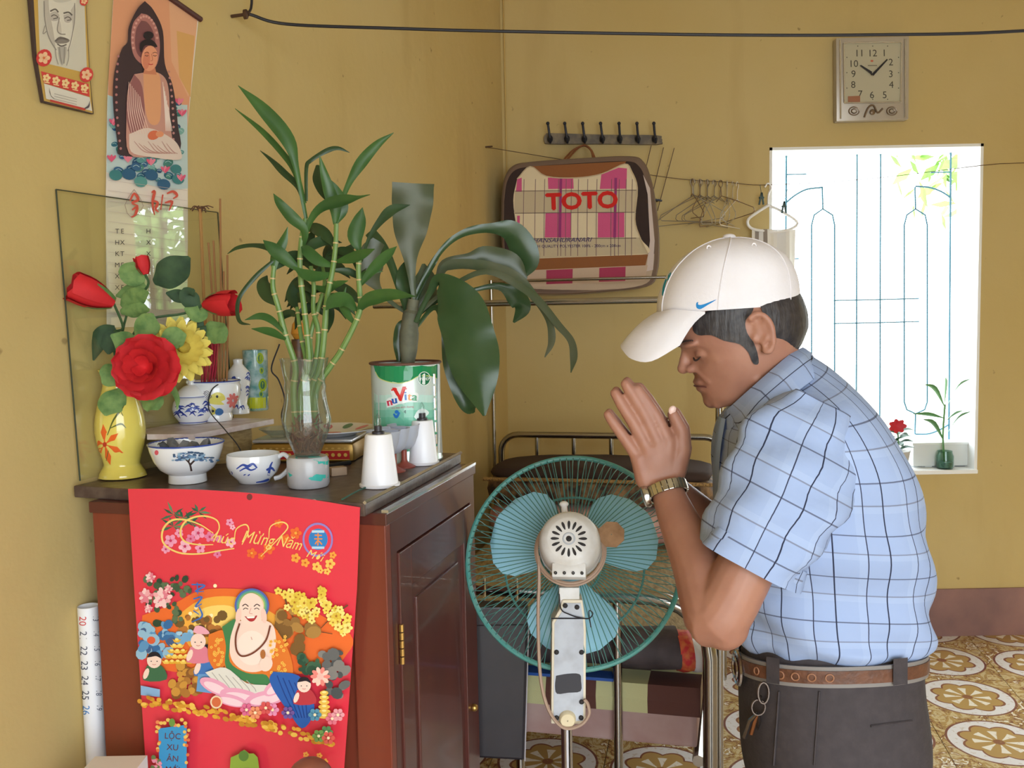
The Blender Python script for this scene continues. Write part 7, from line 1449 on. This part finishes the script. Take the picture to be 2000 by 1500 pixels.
def belt(y0, y1, grow, m, nm, parent):
    mb = MB(); R_ = []
    for t_ in (0, .0, 1, 1.0):
        yy = y0 + (y1 - y0) * t_; inn = len(R_) in (0, 3); b, f_ = M_(1786, yy - 12), M_(1449, yy); c = (b + f_) / 2; g = -.001 if inn else grow
        R_.append([tilt(c + ((f_ - b) / 2 * (1 + g / .13)) * math.copysign(abs(math.cos(a)) ** .86, math.cos(a)) + Vector((0, -(.132 + g) * math.copysign(abs(math.sin(a)) ** .86, math.sin(a)), 0))) for a in [2 * PI * k / 72 for k in range(72)]])
    mb.loft(R_, cap=False); return part(nm, mb, m, parent, angle=30), R_
blt, bR = belt(1276, 1313, .004, BEG, 'belt', man); b2, bR2 = belt(1283, 1306, .0055, BLT, 'leather_strip', blt)
for k in (5, 9, 11, 13, 15):
    q_ = bR2[1][k].lerp(bR2[2][k], .5); t_ = (bR2[1][k + 1] - bR2[1][k - 1]).normalized(); n_ = t_.cross(EZ); n_ = n_ if n_.y < 0 else -n_
    m2 = MB(); m2.tube([q_ + n_ * .0006 + t_ * .0055 * math.cos(a * PI / 8) + EZ * .0055 * math.sin(a * PI / 8) for a in range(16)], .0011, 5, closed=True); part('belt_hole', m2, mat('hole_rim', (150, 104, 76), .5), blt)
for k in (8, 22):
    rows = []
    for h in (-.016, -.004, .008, .5, 1, 1.2):
        r_ = []
        for dk in (-1, 1): a, b = bR2[1][k + dk], bR2[2][k + dk]; q_ = a.lerp(b, h) if h > .1 else a - EZ * h; n_ = Vector((q_.x - M_(1620, 1300).x, q_.y - YM, 0)).normalized(); r_.append(q_ + n_ * .003)
        rows.append(r_)
    m2 = MB(); m2.loft(rows, closed=False, cap=False); part('belt_loop', m2, TRO, tro)
m2 = MB(); q_ = M_(1441, 1304); m2.tube([q_ + Vector((0, .024 * math.cos(a * PI / 16), .024 * math.sin(a * PI / 16))) for a in range(32)], .0042, 8, closed=True); m2.tube([q_ + Vector((-.004, .014 * math.cos(a * PI / 16), .014 * math.sin(a * PI / 16))) for a in range(32)], .003, 8, closed=True); m2.tube([q_ + Vector((-.002, 0, .02)), q_ + Vector((.0, 0, -.02))], .003, 6); part('buckle', m2, CHR, blt)
KC = mat('dark_chrome', (110, 100, 96), .25, .9)
kq = [wrap(bvt)(x, y, .008) or M_(x, y, -.1) for x, y in ((1503, 1345), (1495, 1358), (1489, 1378), (1482, 1404), (1476, 1430), (1470, 1452))]
m2 = MB(); c = (kq[0] + kq[1]) / 2; m2.tube([c + Vector((.008 * math.cos(a * PI / 8), 0, .016 * math.sin(a * PI / 8))) for a in range(16)], .0018, 6, closed=True); kr = part('key_clip', m2, KC, man)
m2 = MB(); c = kq[2]; m2.tube([c + Vector((.010 * math.cos(a * PI / 8), -.002, .012 * math.sin(a * PI / 8))) for a in range(16)], .0015, 6, closed=True); m2.tube([kq[1], kq[2] + EZ * .012], .0022, 6); part('key_ring', m2, KC, kr)
for d_ in (-.006, .0, .007): m2 = MB(); m2.tube([kq[2] - EZ * .010, kq[3] + Vector((d_, -.002, 0)), kq[4] + Vector((d_ * 1.6, -.002, d_))], [.002, .004, .0035], 6); part('key', m2, KC if d_ else mat('brass_key', (150, 96, 60), .35, .8), kr)
# ---- wrist watch
wax = (M_(1297, 940, -.02) - WRN.lerp(ELN, .02)).normalized(); wc = M_(1303, 958, -.027); wx_ = wax.cross(Vector((0, 1, 0))).normalized(); wy_ = wax.cross(wx_)
wt = None; lk = MB(); lk.box((0, 0, 0), (.0042, .0080, .0165)); lkm = lk.mesh('watch_link', mat('watch_steel', (196, 192, 182), .22, 1.), Vector((0, 0, 0)), False, 40, .0010)
m2 = MB(); m2.tube([wc + (wx_ * math.cos(a * PI / 18) * .0295 + wy_ * math.sin(a * PI / 18) * .0285) for a in range(36)], .0018, 6, closed=True); wt = part('watch', m2, MATS['watch_steel'], man)
for k in range(22):
    a = 2 * PI * k / 22; p0_ = wc + (wx_ * math.cos(a) * .0295 + wy_ * math.sin(a) * .0285); n_ = (wx_ * math.cos(a) + wy_ * math.sin(a)).normalized(); t_ = wax.cross(n_)
    inst('watch_link', lkm, Matrix.Translation(p0_ - off) @ Matrix((n_, t_, wax)).transposed().to_4x4(), wt)
off = Vector(man.location); sg = 1 if wx_.x < 0 else -1; n_ = (wx_ * sg).normalized(); m2 = MB(); m2.lathe([(.001, 0), (.0165, 0), (.0175, .003), (.0165, .008), (.014, .009), (.001, .009)], 24, wc + n_ * .029, M=Matrix((wax, n_.cross(wax), n_)).transposed()); part('watch_case', m2, MATS['watch_steel'], wt)
